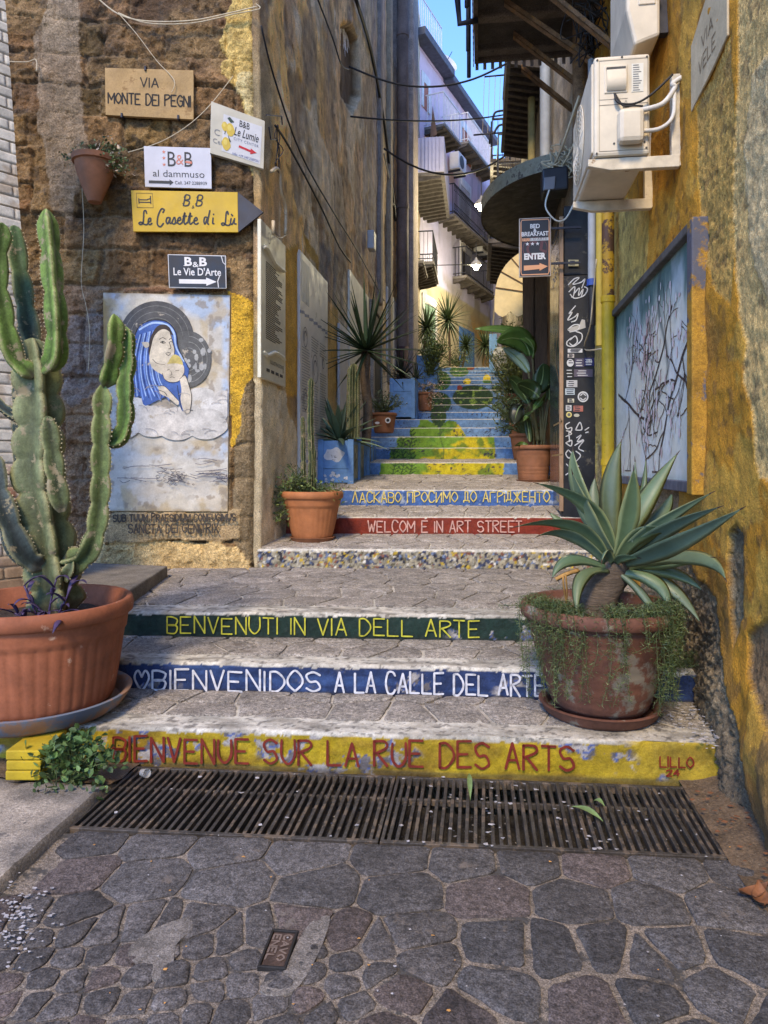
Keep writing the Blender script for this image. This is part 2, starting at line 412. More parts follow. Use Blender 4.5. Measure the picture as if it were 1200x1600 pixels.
def keep(x, y):
    dx, dy = x - MH.x, y - MH.y; u = dx * math.cos(MHA) + dy * math.sin(MHA); v = -dx * math.sin(MHA) + dy * math.cos(MHA)
    return not (abs(u) < MHW * .5 + .02 and abs(v) < MHL * .5 + .02) and not (x < -1.62 and y > 2.2)
def scol(x, y):
    k = kind[(x, y)]; v = random.uniform(.75, 1.25)
    c = np.array({'r': (.086, .079, .076), 's': (.080, .072, .068), 'b': (.076, .072, .072)}[k]) * v
    c = c * (1 + .5 * max(0, vn(np.array(x * 1.1), np.array(y * 1.3), 8) - .55))
    if random.random() < .15: c = c * np.array((1.12, .97, .92))
    return tuple(c)
G = MB(); stones(G, sd, (-3.3, .5, 2.2, 2.715), lambda x, y: {'r': .011, 's': .012, 'b': .022}[kind[(x, y)]], lambda x, y: 0, scol, .007, keep)
turn(G); o = G.build('paving_stones', M_stone, street, smooth=True, auto=42)
# cement patches between the setts
M_cem = mat('cement_patch', (.17, .15, .13), .9, .45, 9, .9, 50, .010, fine=.35, grit=.4, spot=(.06, .06, .06), spots=(18, .62))
G = MB()
for poly in ([(205, 1475), (240, 1450), (292, 1432), (300, 1450), (275, 1475), (268, 1520), (240, 1527), (222, 1505), (200, 1495)],
             [(462, 1475), (485, 1440), (515, 1430), (505, 1470), (480, 1520), (455, 1548), (415, 1552), (408, 1535), (440, 1520)]):
    pts = [onz(*q, .012) for q in poly]; pts = crv([Vector(p) for p in pts] + [Vector(pts[0])], 4)[:-1]
    G.prism([p + Vector((0, 0, -.02)) for p in pts], (0, 0, .0165 + .001 * random.random()))
G.build('cement_patch', M_cem, street)
# ---- kerb and raised pavement on the left
G = MB()
X, Y = np.meshgrid(np.linspace(-6, -1.66, 90), np.linspace(-2, 3.10, 110), indexing='ij')
edge = -1.665 + .02 * (fbm(Y * 4, Y * 0, 4) - .5) - .03 * (Y - 2.6)
Xe = -6 + (X + 6) * (edge + 6) / (-1.66 + 6)
Z = .042 + .010 * (fbm(Xe * 5, Y * 5, 6) - .5) - .04 * sm(2.95, 3.1, Y)
jx = np.abs(((Y + .12 * fbm(Xe * 2, Y * 2, 1)) / .62) % 1 - .5); joint = sm(.475, .495, jx) * sm(-2.35, -2.3, Xe) + sm(.012, .0, np.abs(Xe + 2.05 + .06 * fbm(Y * 3, Y * 0, 2)))
Z = Z - .012 * np.clip(joint, 0, 1)
cc = np.ones(X.shape + (3,)) * np.array((.32, .27, .21)) * (.7 + .6 * fbm(Xe * 3, Y * 3, 9))[..., None]
cc = mixc(cc, (.13, .115, .10), sm(.5, .6, fbm(Xe * 2, Y * 2, 30)) * .7); cc = mixc(cc, (.10, .08, .06), np.clip(joint, 0, 1))
G.grid(np.stack([Xe, Y, Z], -1), cc)
s0 = np.stack([np.stack([Xe[-1], Y[-1], Z[-1]], -1), np.stack([Xe[-1] + .012, Y[-1], Z[-1] - .012], -1), np.stack([Xe[-1] + .018, Y[-1], Z[-1] * 0 - .03], -1)], 0)
G.grid(s0, np.stack([cc[-1]] * 3, 0) * .9)
tag(G.build('pavement', M_conc, smooth=True, auto=60), 'pale worn stone pavement with a kerb beside the drain grating', 'pavement', kind='structure')
# ---- drain channel and its grating
GX0, GX1, GY0, GY1 = -1.69, .92, 2.735, 3.33
G = MB(); M_pit = mat('drain_dirt', (.05, .042, .034), .95, .5, 8, .8, 50, .01, fine=.4, spot=(.18, .16, .13), spots=(30, .63))
X, Y = np.meshgrid(np.linspace(GX0 - .06, GX1 + .3, 120), np.linspace(GY0 - .02, GY1 + .08, 30), indexing='ij')
fill = .62 * sm(-.15, -.6, X) + .6 * sm(.25, .75, X)
Z = -.20 + .165 * np.clip(fill, 0, 1) + .03 * (fbm(X * 9, Y * 9, 2) - .5)
G.grid(np.stack([X, Y, np.minimum(Z, -.012)], -1)); turn(G); tag(G.build('drain_channel', M_pit, smooth=True), 'silted drain channel under the iron grating', 'drain', kind='structure')
M_iron = mat('old_iron', (.075, .066, .058), .6, .5, 7, .5, 60, .003, fine=.3, metal=.45, spot=(.17, .13, .095), spots=(9, .55))
def grating(x0, x1, label):
    t = thing('drain_grating', ((x0 + x1) / 2, (GY0 + GY1) / 2, 0), label, 'drain grating', 'iron drain gratings at the foot of the steps')
    fr = MB(); z0, z1 = -.035, .004
    for a, b in (((x0, GY0, z0), (x1, GY0 + .02, z1)), ((x0, GY1 - .02, z0), (x1, GY1, z1)), ((x0, GY0 + .02, z0), (x0 + .014, GY1 - .02, z1)), ((x1 - .014, GY0 + .02, z0), (x1, GY1 - .02, z1)),
                 ((x0 + .014, (GY0 + GY1) / 2 + .09, z0), (x1 - .014, (GY0 + GY1) / 2 + .105, z1 - .012))): fr.box(a, b)
    turn(fr).build('frame', M_iron, t, bev=.002)
    n = int((x1 - x0) / .0335); br = []
    for i in range(1, n):
        x = x0 + (x1 - x0) * i / n + random.uniform(-.002, .002); b = MB(); w = .0075
        a = random.uniform(-.003, .003)
        b.obox((x - w + a, GY0 + .02, z0 + .006), (2 * w, 0, 0), (-2 * a, GY1 - GY0 - .04, random.uniform(-.002, .002)), (0, 0, .033)); turn(b).build('bar', M_iron, t, bev=.0025)
grating(GX0, -.395, 'left half of the rusty iron drain grating, its slots silted up, below the yellow step')
grating(-.388, GX1, 'right half of the rusty iron drain grating, open slots over litter, near the yellow wall')
G = MB(); M_dirt = mat('dirt', (.12, .082, .05), .97, .4, 9, .9, 70, .01, fine=.4, spot=(.3, .25, .18), spots=(60, .66))
X, Y = np.meshgrid(np.linspace(.915, 1.5, 50), np.linspace(2.0, 3.5, 90), indexing='ij')
Z = .008 + .05 * sm(.95, 1.25, X + .05 * fbm(Y * 6, Y, 3)) * sm(2.0, 3.0, Y) + .02 * (fbm(X * 14, Y * 14, 3) - .5) - .03 * sm(2.45, 2.1, Y)
G.grid(np.stack([X, Y, Z], -1)); turn(G); tag(G.build('dirt', M_dirt, smooth=True), 'dusty dirt heaped between grating and yellow wall', 'dirt', kind='stuff')
G = MB(); X, Y = np.meshgrid(np.linspace(-3.2, -1.66, 70), np.linspace(3.02, 3.4, 26), indexing='ij'); Z = .004 + .022 * (fbm(X * 9, Y * 9, 12) - .4) + .02 * sm(3.15, 3.05, Y)
G.grid(np.stack([X, Y, Z], -1)); tag(G.build('dirt_strip', M_dirt, smooth=True), 'dusty strip between the kerb stones and the first yellow step', 'dirt', kind='stuff')
# ---- manhole plate
t = thing('utility_cover', (MH.x, MH.y, 0), 'small rectangular iron cable cover lettered CAVO ENEL set in the cobbles', 'utility cover')
ca, sa = math.cos(MHA), math.sin(MHA); MHP = lambda u, v, z: (MH.x + u * ca - v * sa, MH.y + u * sa + v * ca, z)
M_rust = mat('rusty_cover', (.085, .055, .042), .7, .4, 20, .5, 80, .002, metal=.3, fine=.3)
hw, hl = MHW / 2, MHL / 2
G = MB(); G.obox(MHP(-hw + .008, -hl + .008, -.03), Vector(MHP(2 * hw - .016, 0, 0)) - Vector(MHP(0, 0, 0)), Vector(MHP(0, 2 * hl - .016, 0)) - Vector(MHP(0, 0, 0)), (0, 0, .040)); G.build('plate', M_rust, t, bev=.004)
G = MB()
for (u, v, du, dv) in ((-hw, -hl, 2 * hw, .008), (-hw, hl - .008, 2 * hw, .008), (-hw, -hl + .008, .008, 2 * hl - .016), (hw - .008, -hl + .008, .008, 2 * hl - .016)):
    G.obox(MHP(u, v, -.03), Vector(MHP(du, 0, 0)) - Vector(MHP(0, 0, 0)), Vector(MHP(0, dv, 0)) - Vector(MHP(0, 0, 0)), (0, 0, .045))
G.build('frame', mat('dark_iron', (.03, .027, .026), .6, .3, 20, .4, 80, .002, metal=.4), t, bev=.002)
class TopPlane:                                          # lettering lying on the plate, read from its side
    def pt(s, a, b, k=0): return Vector(MHP(.03 - b, -a * -1 if False else a - .07, .011 + k))
tp = TopPlane(); tp.pt = lambda a, b, k=0: Vector(MHP(b, -a, .0105 + k))
G = MB(); brush(G, tp, 'CAVO', -hl * .72, hl * .6, hw * .12, hw * .5, .006, .002); brush(G, tp, 'ENEL', -hl * .72, hl * .6, -hw * .66, hw * .5, .006, .002); G.build('lettering', mat('rust_light', (.17, .125, .10), .7, .3, 30, .2), t)
# ---- litter
M_paper = mat('paper_litter', (.36, .34, .34), .8, .5, 40, .2, attr=False); M_butt = mat('cigarette_butts', (.5, .25, .07), .8, .3, 60, .1); M_leafdry = mat('dry_leaf', (.17, .07, .03), .8, .4, 30, .3, 40)
def bits(n, f, size, m, name, label, flatm=.25):
    G = MB()
    for _ in range(n):
        x, y, z = f(); s = size * random.uniform(.4, 1.3); a = random.uniform(0, 6.28); k = random.choice((3, 4, 5))
        p = [Vector((x + s * math.cos(a + 6.28 * q / k) * random.uniform(.5, 1), y + s * .7 * math.sin(a + 6.28 * q / k) * random.uniform(.5, 1), z + random.uniform(0, s * flatm))) for q in range(k)]
        G.prism(p, (0, 0, .0015))
    return tag(G.build(name, m), label, 'litter', kind='stuff')
def lit1():
    p = onz(random.gauss(22, 26), random.gauss(1432, 32), .016); return p.x, p.y, .016
bits(120, lit1, .010, M_paper, 'petal_litter', 'scattered white petals and paper scraps by the kerb')
def lit2(): return random.choice((random.uniform(-.4, .9), random.uniform(.0, .85), random.uniform(-1.6, .9))), random.uniform(GY0, GY1), random.choice((-.09, -.06, .006)) + random.uniform(0, .01)
bits(230, lit2, .013, M_paper, 'paper_litter', 'white paper scraps caught in the drain grating')
def lit3():
    p = onz(random.uniform(60, 1150), random.uniform(1305, 1600), .014); return p.x, p.y, .014
bits(22, lit3, .008, M_butt, 'cigarette_litter', 'tiny cigarette ends and crumbs strewn over the cobbles'); bits(30, lit3, .006, M_paper, 'crumb_litter', 'tiny pale crumbs strewn over the cobbles')
def lit4(): return random.gauss(1.05, .07), random.uniform(3.35, 3.95), .2 + random.uniform(0, .02)
bits(110, lit4, .014, M_paper, 'rubbish_litter', 'pale rubbish and petals heaped behind the agave pot'); 
def lit5(): return random.uniform(.9, 1.12), random.uniform(2.3, 3.3), .035
bits(60, lit5, .014, M_leafdry, 'leaf_litter', 'brown leaf crumbs along the foot of the yellow wall')
for (px, py, rz, lab) in ((1178, 1398, .3, 'curled brown dry leaf lying at the right edge of the cobbles'), (1190, 1408, 1.4, 'brown dry leaf nearest the corner of the yellow wall')):
    c = onz(px, py, .02); G = MB(); v = []
    for i in range(9):
        t_ = i / 8; w = .028 * math.sin(math.pi * min(1, t_ * .96 + .03)); x = (t_ - .5) * .11
        for s_ in (-1, 0, 1): v.append(c + Vector((x * math.cos(rz) - s_ * w * math.sin(rz), x * math.sin(rz) + s_ * w * math.cos(rz), .012 * abs(s_) + .02 * (t_ - .4) ** 2 * 4)))
    G.add(v, [(i * 3 + j, i * 3 + j + 1, i * 3 + j + 4, i * 3 + j + 3) for i in range(8) for j in range(2)]); tag(G.build('dry_leaf', M_leafdry, smooth=True), lab, 'leaf')
M_gleaf = mat('fallen_leaf', (.16, .24, .09), .6, .3, 20, .2)
for (p0, p1, w, lab) in (((893, 1262), (942, 1285), .02, 'long green fallen leaf lying on the right grating'), ((925, 1255), (945, 1262), .016, 'short green fallen leaf by the long one on the grating'), ((733, 1210), (735, 1252), .012, 'green leaf stuck upright in the grating slots')):
    a, b = onz(*p0, .012), onz(*p1, .012); G = MB(); v = []; sd_ = (b - a).cross(UP).normalized()
    for i in range(9):
        t_ = i / 8; q = a.lerp(b, t_) + Vector((0, 0, .006 + .02 * math.sin(3.14 * t_))); w_ = w * math.sin(math.pi * min(.98, t_ + .02)); v += [q - sd_ * w_, q - Vector((0, 0, .004)), q + sd_ * w_]
    G.add(v, [(i * 3 + j, i * 3 + j + 1, i * 3 + j + 4, i * 3 + j + 3) for i in range(8) for j in range(2)]); tag(G.build('fallen_leaf', M_gleaf, smooth=True), lab, 'leaf')
c = onz(222, 1213, .012); G = MB(); G.lathe(c + Vector((0, 0, 0)), [(.0, .004), (.026, .004), (.034, .07), (.032, .07), (.024, .008), (0, .008)], 20)
o = G.build('plastic_cup', mat('clear_plastic', (.45, .45, .45), .3, .05, 5, 0, alpha=.5), smooth=True, auto=40); o.rotation_euler = (R(80), 0, R(60)); o.location.z = .03; o.scale = (.62,) * 3; tag(o, 'crushed clear plastic cup lying on the left grating', 'cup')
# ---- steps
STEPS = [dict(y=3.37, zb=0, zt=.183, xa=-2.75, xb=1.15, n=.165, c=(.33, .235, .008), k='yellow'), dict(y=3.94, zb=.183, zt=.349, xa=-3.1, xb=1.2, n=.15, c=(.013, .028, .09), k='blue'),
         dict(y=4.50, zb=.352, zt=.518, xa=-3.2, xb=1.2, n=.20, c=(.008, .024, .018), k='green'), dict(y=6.28, zb=.54, zt=.714, xa=-1.99, xb=1.2, n=.03, c=(.3, .28, .2), k='mosaic'),
         dict(y=7.12, zb=.765, zt=.941, xa=-1.97, xb=1.2, n=.03, c=(.19, .026, .012), k='red'), dict(y=7.82, zb=1.012, zt=1.192, xa=-1.97, xb=1.0, n=.03, c=(.05, .115, .31), k='ukr')]
PY = [722.5, 699.4, 681.9, 668, 654.4, 643.5, 631.6, 621, 609, 600, 593.5, 588, 583.8, 578.8, 573]
for i, p in enumerate(PY):
    y = 9.47 + .86 * i; zt = 1.48 + (725 - p) * y / 1.003 / F
    STEPS.append(dict(y=y, zb=zt - .168, zt=zt, xa=-1.97, xb=.92 - .012 * i, n=.022, c=(.10, .25, .56), k='pic'))
for s_, k_ in zip(STEPS, (.056, .061, .083, .10, .125, .12)): s_['s'] = k_
for s_ in STEPS: s_.setdefault('s', .05); s_['xc'] = -.178 * s_['y']
MOTIF = [((684, 629, 21, 17), (.02, .055, .018)), ((739, 620, 32, 19), (.018, .045, .02)), ((685, 650, 12, 17), (.025, .06, .02)), ((689, 594, 15, 15), (.035, .10, .03)), ((717, 579, 15, 9), (.04, .11, .035)),
         ((660, 635, 8, 7), (.22, .04, .03)), ((657, 626, 7, 4), (.4, .2, .04)), ((670, 589, 5, 6), (.25, .05, .03)), ((718, 605, 4, 4), (.2, .04, .03)), ((735, 574, 6, 3), (.22, .05, .03)), ((730, 595, 6, 5), (.62, .48, .03)), ((761, 590, 6, 6), (.62, .48, .03)), ((761, 595, 7, 3), (.06, .14, .04)), ((777, 607, 9, 6), (.02, .05, .02))]
YG = [(594, 745), (594, 724), (608, 719), (609, 699), (620, 698), (620, 682), (641, 682), (641, 668), (653, 667), (656, 656), (668, 655), (686, 668), (700, 656), (712, 658), (720, 668), (728, 682), (772, 683), (775, 718), (787, 724), (787, 745)]
def proj(X, Y, Z):
    d = X * FW.x + Y * FW.y; xc = X * RT.x + Y * RT.y; return 600 + F * xc / d, HY - F * (Z - EYE.z) / d
stairs = tag(bpy.data.objects.new('stairs', None), 'long stairway of painted stone steps climbing the alley', 'stairs', kind='structure'); COL.objects.link(stairs); WL[stairs] = Vector((0, 0, 0))
for i, s in enumerate(STEPS):
    near = i < 3; dx = .008 if near else .011 if i < 6 else .014
    xs = np.arange(s['xa'], s['xb'] + dx, dx); h = s['zt'] - s['zb']; nxt = STEPS[i + 1] if i + 1 < len(STEPS) else dict(y=s['y'] + 9, zb=s['zt'] + .22, s=.05, xc=-5)
    zs = list(np.linspace(s['zb'] - .06, s['zt'] - .014, int(h / (.008 if near else .012)) + 4))
    prof = [(0, z, 0) for z in zs] + [(.004, s['zt'] - .005, .02), (.014, s['zt'], .03)]
    ny = max(3, int(s['n'] / .012)); prof += [(.014 + (s['n'] - .014) * (k + 1) / ny, s['zt'], .03 + (s['n']) * (k + 1) / ny) for k in range(ny)]
    prof += [(nxt['y'] - s['y'] + .04, nxt['zb'] - .01 if i < 21 else nxt['zb'], 9)]
    pr = np.array(prof); X = np.repeat(xs[:, None], len(pr), 1); Yq = s['y'] + np.repeat(pr[None, :, 0], len(xs), 0); Zq = np.repeat(pr[None, :, 1], len(xs), 0); T = np.repeat(pr[None, :, 2], len(xs), 0)
    am = 1 if near else .6
    vert = (T < .025); edgew = sm(.05, 0, np.abs(Zq - s['zt'])) * vert
    Yq = Yq + (fbm(X * 5, Zq * 9 + i, i) - .5) * .016 * am * vert + (fbm(X * 40, Zq * 40, i + 9) - .5) * .006 * am * vert + edgew * am * .012 * sm(.5, .75, fbm(X * 9, X * 0 + i, i + 3))
    Zq = Zq + (T < 5) * (Zq > s['zt'] - .03) * ((fbm(X * 4, X * 0 + i * 3, i + 2) - .5) * .012 + (fbm(X * 30, Yq * 30, i) - .5) * .005) * am
    Lq = np.where(T < .025, Zq, s['zt'] + np.minimum(T, 3))
    C = np.ones(X.shape + (3,)) * np.array(s['c']); nzb = fbm(X * 6, Lq * 14, i + 20); nz2 = fbm(X * 34, Lq * 34, i + 50, 4); nz3 = fbm(X * 14, Lq * 18, i + 70, 5)
    C = C * (.72 + .56 * nzb)[..., None]
    white = (.52, .49, .42)
    if s['k'] in ('yellow', 'blue', 'green'):
        if s['k'] == 'yellow':
            C = mixc(C, (.22, .14, .008), sm(.5, .7, fbm(X * 3, Zq * 8, 91))); C = mixc(C, (.3, .22, .03), sm(.3, 1.0, X) * .5)
        if s['k'] == 'blue': C = mixc(C, (.035, .075, .2), sm(.55, .7, fbm(X * 3, Zq * 20, 92)) * .6)
        ragged = s['zt'] - .012 - .018 * fbm(X * 26, X * 0 + i, i + 31)
        chip = sm(.60, .63, nz3) * vert * (1 if s['k'] != 'green' else sm(-.9, -.2, X) * 1)
        chip = chip * sm(.50, .56, fbm(X * 1.7, Zq * 3, i + 61))
        cc = np.where((nz2 > .52)[..., None], np.array((.3, .28, .27)), np.where((nz2 > .45)[..., None], np.array((.06, .1, .28)), np.array((.11, .10, .105))))
        C = C * (1 - chip[..., None]) + cc * chip[..., None]
        wm = ((Zq > ragged) & (T < 5)).astype(float)
        fade = sm(.62, .5, fbm(X * 7, Lq * 18, i + 44, 5)) * (1 - sm(.05, .9, X) * .6 * (s['k'] == 'yellow'))
        if s['k'] == 'yellow': fade = fade * (1 - .85 * sm(.42, .7, X)); wm = wm * (1 - sm(.6, .75, X) * vert)
        C = mixc(C, (.27, .23, .18), wm); C = mixc(C, white, wm * (.62 + .38 * fade)); C = mixc(C, (.1, .09, .08), wm * sm(.64, .67, nz2) * .7); C = C * (1 - wm * .35 * sm(.45, .62, fbm(X * 5, Lq * 14, 47, 5)))[..., None]; C = mixc(C, (.2, .185, .16), wm * sm(.03, .0, np.abs(((X + .07 * i) / .62) % 1 - .5) - .01) * .0)
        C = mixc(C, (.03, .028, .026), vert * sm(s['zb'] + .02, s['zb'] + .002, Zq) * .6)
    elif s['k'] == 'mosaic':
        q = .023; u, v = X / q + (fbm(X * 30, Zq * 30, 3) - .5) * 1.5, Zq / q + (fbm(X * 30 + 9, Zq * 30, 4) - .5) * 1.5; best = np.full(X.shape, 9.0); idv = np.zeros(X.shape)
        for a in (-1, 0, 1):
            for b in (-1, 0, 1):
                iu, iv = np.floor(u) + a, np.floor(v) + b; d = np.hypot(iu + _h(iu, iv, 1) - u, iv + _h(iu, iv, 2) - v); m = d < best; best = np.where(m, d, best); idv = np.where(m, _h(iu, iv, 3), idv)
        pal = [(.27, .245, .18)] * 5 + [(.35, .31, .22)] * 3 + [(.04, .05, .10)] * 2 + [(.02, .02, .03), (.13, .17, .26), (.48, .34, .04), (.2, .08, .05), (.55, .52, .45), (.14, .12, .07)]
        C = np.array(pal)[(idv * .999 * len(pal)).astype(int)] * (.75 + .5 * nzb)[..., None]; C = mixc(C, (.06, .055, .05), sm(.55, .75, best) * .7)
        Yq = Yq - vert * (.010 * sm(.7, .2, best) - .004)
        C = mixc(C, white, (Zq > s['zt'] - .010 - .012 * fbm(X * 20, X * 0, 7)) * 1.0)
    else:
        if s['k'] == 'pic':
            px, py = proj(X, Yq * 0 + s['y'], Zq)
            C = np.ones(X.shape + (3,)) * np.array((.115, .215, .41)) * (.7 + .6 * nzb)[..., None]; C = mixc(C, (.05, .15, .40), sm(.5, .7, fbm(X * 2 + i, Zq * 9, 77)) * .6); C = mixc(C, (.16, .3, .5), sm(.1, .9, X) * .4)
            wx = (fbm(X * 12, Zq * 12, 8) - .5) * 5
            if i < 11:
                m = inpoly(YG, px + wx, py).astype(float); g = fbm(X * 5 + 3, Zq * 9, 33); yl = sm(.45, .6, g * .6 + .4 * sm(640, 740, px) + .14 * (py > 700) - .1)
                cg = mixc(np.ones(X.shape + (3,)) * np.array((.13, .25, .025)), (.46, .38, .012), yl); cg = mixc(cg, (.06, .15, .02), sm(.52, .66, fbm(X * 8, Zq * 8, 5)) * .8)
                cg = mixc(cg, (.05, .10, .02), sm(1.8, .6, np.abs(px - 690 - 3 * np.sin(py * .1))) * .8 * (py < 722)); C = C * (1 - m[..., None]) + cg * m[..., None]
                if i < 10:
                    for fx in (615, 629, 642) if i != 9 else (628, 640):
                        st = np.abs(px - fx - 2 * np.sin(py * .15)); fr = (st < 1) | ((np.abs(((py + st * .7) % 6) - 3) < .9) & (st < 8 - .0 * py))
                        C = mixc(C, (.015, .04, .015), fr * m * .85)
            for (cx, cy, rx, ry), cl in MOTIF:
                e = ((px + wx * .4 - cx) / rx) ** 2 + ((py - cy) / ry) ** 2; mm = sm(1.08, .94, e); C = mixc(C, tuple(np.array(cl)), mm); C = mixc(C, (.22, .34, .05), mm * sm(.6, .72, nz3) * .7)
            ch = sm(.645, .665, nz2) * sm(.5, .6, fbm(X * 2, Zq * 4 + i, 3)); C = mixc(C, (.03, .03, .05), ch)
        if s['k'] == 'ukr': C = mixc(C, (.30, .38, .5), sm(.6, .64, nz2) * sm(s['zt'] - .06, s['zt'], Zq)); C = mixc(C, (.45, .5, .55), sm(.63, .66, nz3) * .6)
        if s['k'] == 'red': C = mixc(C, (.18, .02, .012), sm(.5, .7, nz3) * .7)
        C = mixc(C, white, (Zq > s['zt'] - .008 - .006 * fbm(X * 20, X * 0, 7)) * 1.0)
    tr = T > 5; C = np.where(tr[..., None], np.array((.35, .31, .255)), C)
    Yq = Yq + np.where(tr, nxt['s'] * (X - nxt['xc']), s['s'] * (X - s['xc']))
    Gs = MB(); Gs.grid(np.stack([X, Yq, Zq], -1), C); o = Gs.build('step', M_paintstep, stairs, smooth=True, auto=50); o['label'] = 'step with %s riser' % dict(yellow='yellow lettered', blue='dark blue lettered', green='dark green lettered', mosaic='speckled mosaic', red='red lettered', ukr='bright blue lettered', pic='blue picture painted')[s['k']]
    # stone paving of the tread
    y0, y1 = s['y'] + s['n'] + .008, nxt['y'] - .004
    if i < 7:
        sd = []; cs = .27 if i != 2 else .33
        for a in range(int((s['xb'] - s['xa']) / cs) + 2):
            for b in range(max(1, int((y1 - y0) / .26)) + 1): sd.append((s['xa'] + a * cs + random.uniform(-.13, .13), y0 + (b + .5) * .27 + random.uniform(-.1, .1)))
        P = MB(); sl = (nxt['zb'] - s['zt']) / (nxt['y'] - s['y'])
        stones(P, sd, (s['xa'], y0, s['xb'], y1), lambda x, y: .018, lambda x, y: s['zt'] + sl * (y - s['y']) + .001, lambda x, y: tuple(np.array((.27, .24, .205)) * random.uniform(.82, 1.12) * (1.25 if i > 2 else 1)), .006, rough=.0025)
        fr_ = lambda y: min(1, max(0, (y - s['y']) / (nxt['y'] - s['y'])))
        P.v = [(x, y + s['s'] * (x - s['xc']) * (1 - fr_(y)) + nxt['s'] * (x - nxt['xc']) * fr_(y), z) for x, y, z in P.v]
        P.build('paving_stones', M_stone, o, smooth=True, auto=42)
def xr(px, py, y): return ony(px, py, y).x
def zr(px, py, y): return ony(px, py, y).z
def letter(si, text, p0, p1, w, col, name='lettering', jit=.06, k=.011, sp=1.35):   # p0: left px, baseline py, top py; p1: right px, baseline py
    st = STEPS[si]; pl = Plane((st['xc'], st['y'], 0), (1, st['s'], 0), (st['s'], -1, 0)); (a0, b0), (a1, b1) = pl.uv(p0[0], p0[1]), pl.uv(*p1); G = MB(); h = pl.uv(p0[0], p0[2])[1] - b0
    brush(G, pl, text, a0, a1, b0, h, w, k, jit, (b1 - b0) / (a1 - a0), sp=sp); G.build(name, mat('paint_' + name + str(si), col, .7, .35, 25, .3, 60, .002), [o for o in COL.objects if o.parent == stairs][si])
letter(0, 'BIENVENUE SUR LA RUE DES ARTS', (178, 1188, 1151), (896, 1202), .0125, (.15, .016, .007))
letter(0, 'LILLO', (1030, 1197, 1181), (1082, 1198), .007, (.16, .012, .006), name='signature'); letter(0, '24', (1040, 1211, 1201), (1060, 1211), .007, (.16, .012, .006), name='date')
letter(1, '♡BIENVENIDOS', (212, 1077, 1046), (500, 1080), .012, (.52, .52, .56)); letter(1, 'A LA CALLE DEL ARTE', (524, 1080, 1049), (850, 1087), .012, (.52, .52, .56))
letter(2, 'BENVENUTI IN VIA DELL ARTE', (262, 988, 963), (748, 995), .0095, (.42, .40, .035))
letter(4, 'WELCOM E IN ART STREET', (575, 831, 814), (815, 831), .013, (.52, .30, .25)); letter(5, 'ΛACKABO ПPOCИMO ДO AГPiДЖEHTO', (551, 785, 769), (858, 784), .012, (.58, .47, .12))
# landing at the top of the stairs
G = MB(); zt = STEPS[-1]['zt']; y = STEPS[-1]['y']
G.box((-8, y + 9, zt - .3), (8, y + 40, zt + .24)); tag(G.build('upper_lane', M_conc), 'upper lane beyond the stair head', 'lane', kind='structure')
# stone ledge on the left of the landing
G = MB(); p = [onz(262, 884, .63), onz(190, 930, .63), Vector((-3.6, 4.75, .63)), Vector((-3.6, 5.75, .63))]
G.prism([Vector((q.x, q.y, .5)) for q in p], (0, 0, .13), (.17, .15, .12)); o = G.build('stone_ledge', M_conc, bev=.012); tag(o, 'low grey stone ledge against the foot of the corner facade', 'ledge', kind='structure')
# ================================================================== BUILDINGS
M_sand = mat('sandstone', rough=.95, var=.38, vs=7, bump=1.0, bs=48, bd=.022, attr=True, fine=.42, grit=.4, spot=(.035, .024, .014), spots=(30, .64))
M_plast = mat('old_plaster', rough=.95, var=.30, vs=5, bump=.8, bs=60, bd=.009, attr=True, fine=.3, grit=.4, spot=(.07, .06, .05), spots=(16, .66))
M_ochre = mat('ochre_render', rough=.95, var=.26, vs=6, bump=1.0, bs=75, bd=.014, attr=True, fine=.25, grit=.35, spot=(.10, .06, .025), spots=(20, .665))
M_dark = mat('dark_wood', (.035, .028, .024), .8, .4, 12, .4, 60, fine=.2, stretch=(1, 1, .2))
M_rustbar = mat('rusty_iron', (.20, .125, .07), .85, .5, 9, .6, 70, .004, metal=.2, fine=.35, spot=(.28, .15, .05), spots=(14, .58))
M_blackiron = mat('painted_iron', (.03, .032, .045), .55, .3, 10, .2, metal=.3)
M_wiron = mat('white_iron', (.55, .54, .56), .6, .2, 10, .1)
M_slab = mat('balcony_slab', (.15, .135, .125), .9, .4, 6, .5, 40, .006, fine=.2)
M_joist = mat('balcony_joist', (.07, .06, .055), .9, .4, 8, .5, 40, .006, fine=.2)
# ---- corner building: stone facade towards the street, plaster wall along the alley
bl = thing('corner_building', (-4, 8, .5), 'tall weathered corner building with brown stone facade and a plaster wall running up the alley', 'building')
a = np.concatenate([np.arange(-5.4, -2.6, .06), np.arange(-2.6, .012, .0125)]); b = np.concatenate([np.arange(.3, 5.9, .0135), np.arange(5.95, 18, .5)])
Am, Bm = np.meshgrid(a, b, indexing='ij')
wa = Am + .09 * (fbm(Am * 3, Bm * 3, 1) - .5); wb = Bm + .07 * (fbm(Am * 2.5, Bm * 2.5, 2) - .5)
rows = np.cumsum([.27, .31, .24, .33, .29, .26, .34, .30, .28, .25, .33, .3, .27, .31, .3, .28, .26, .3, .3, .3] * 4) + .2
ri = np.clip(np.searchsorted(rows, wb), 0, len(rows) - 1); lo = np.where(ri > 0, rows[np.maximum(ri - 1, 0)], 0); hi = rows[ri]
wd = .38 + .3 * _h(ri, ri * 0, 5); ua = wa / wd + _h(ri, ri * 0 + 3, 6); bi = np.floor(ua); fu = ua - bi
dj = np.minimum(np.minimum(wb - lo, hi - wb), np.minimum(fu, 1 - fu) * wd); st = sm(.004, .022, dj + .012 * (fbm(Am * 18, Bm * 18, 71) - .5))
bv = _h(bi, ri, 9); er = fbm(Am * 5, Bm * 7.5, 4, 5); gr = fbm(Am * 30, Bm * 34, 6, 4)
jv = .5 + .5 * sm(.42, .62, fbm(Am * 1.2, Bm * 1.2, 44))
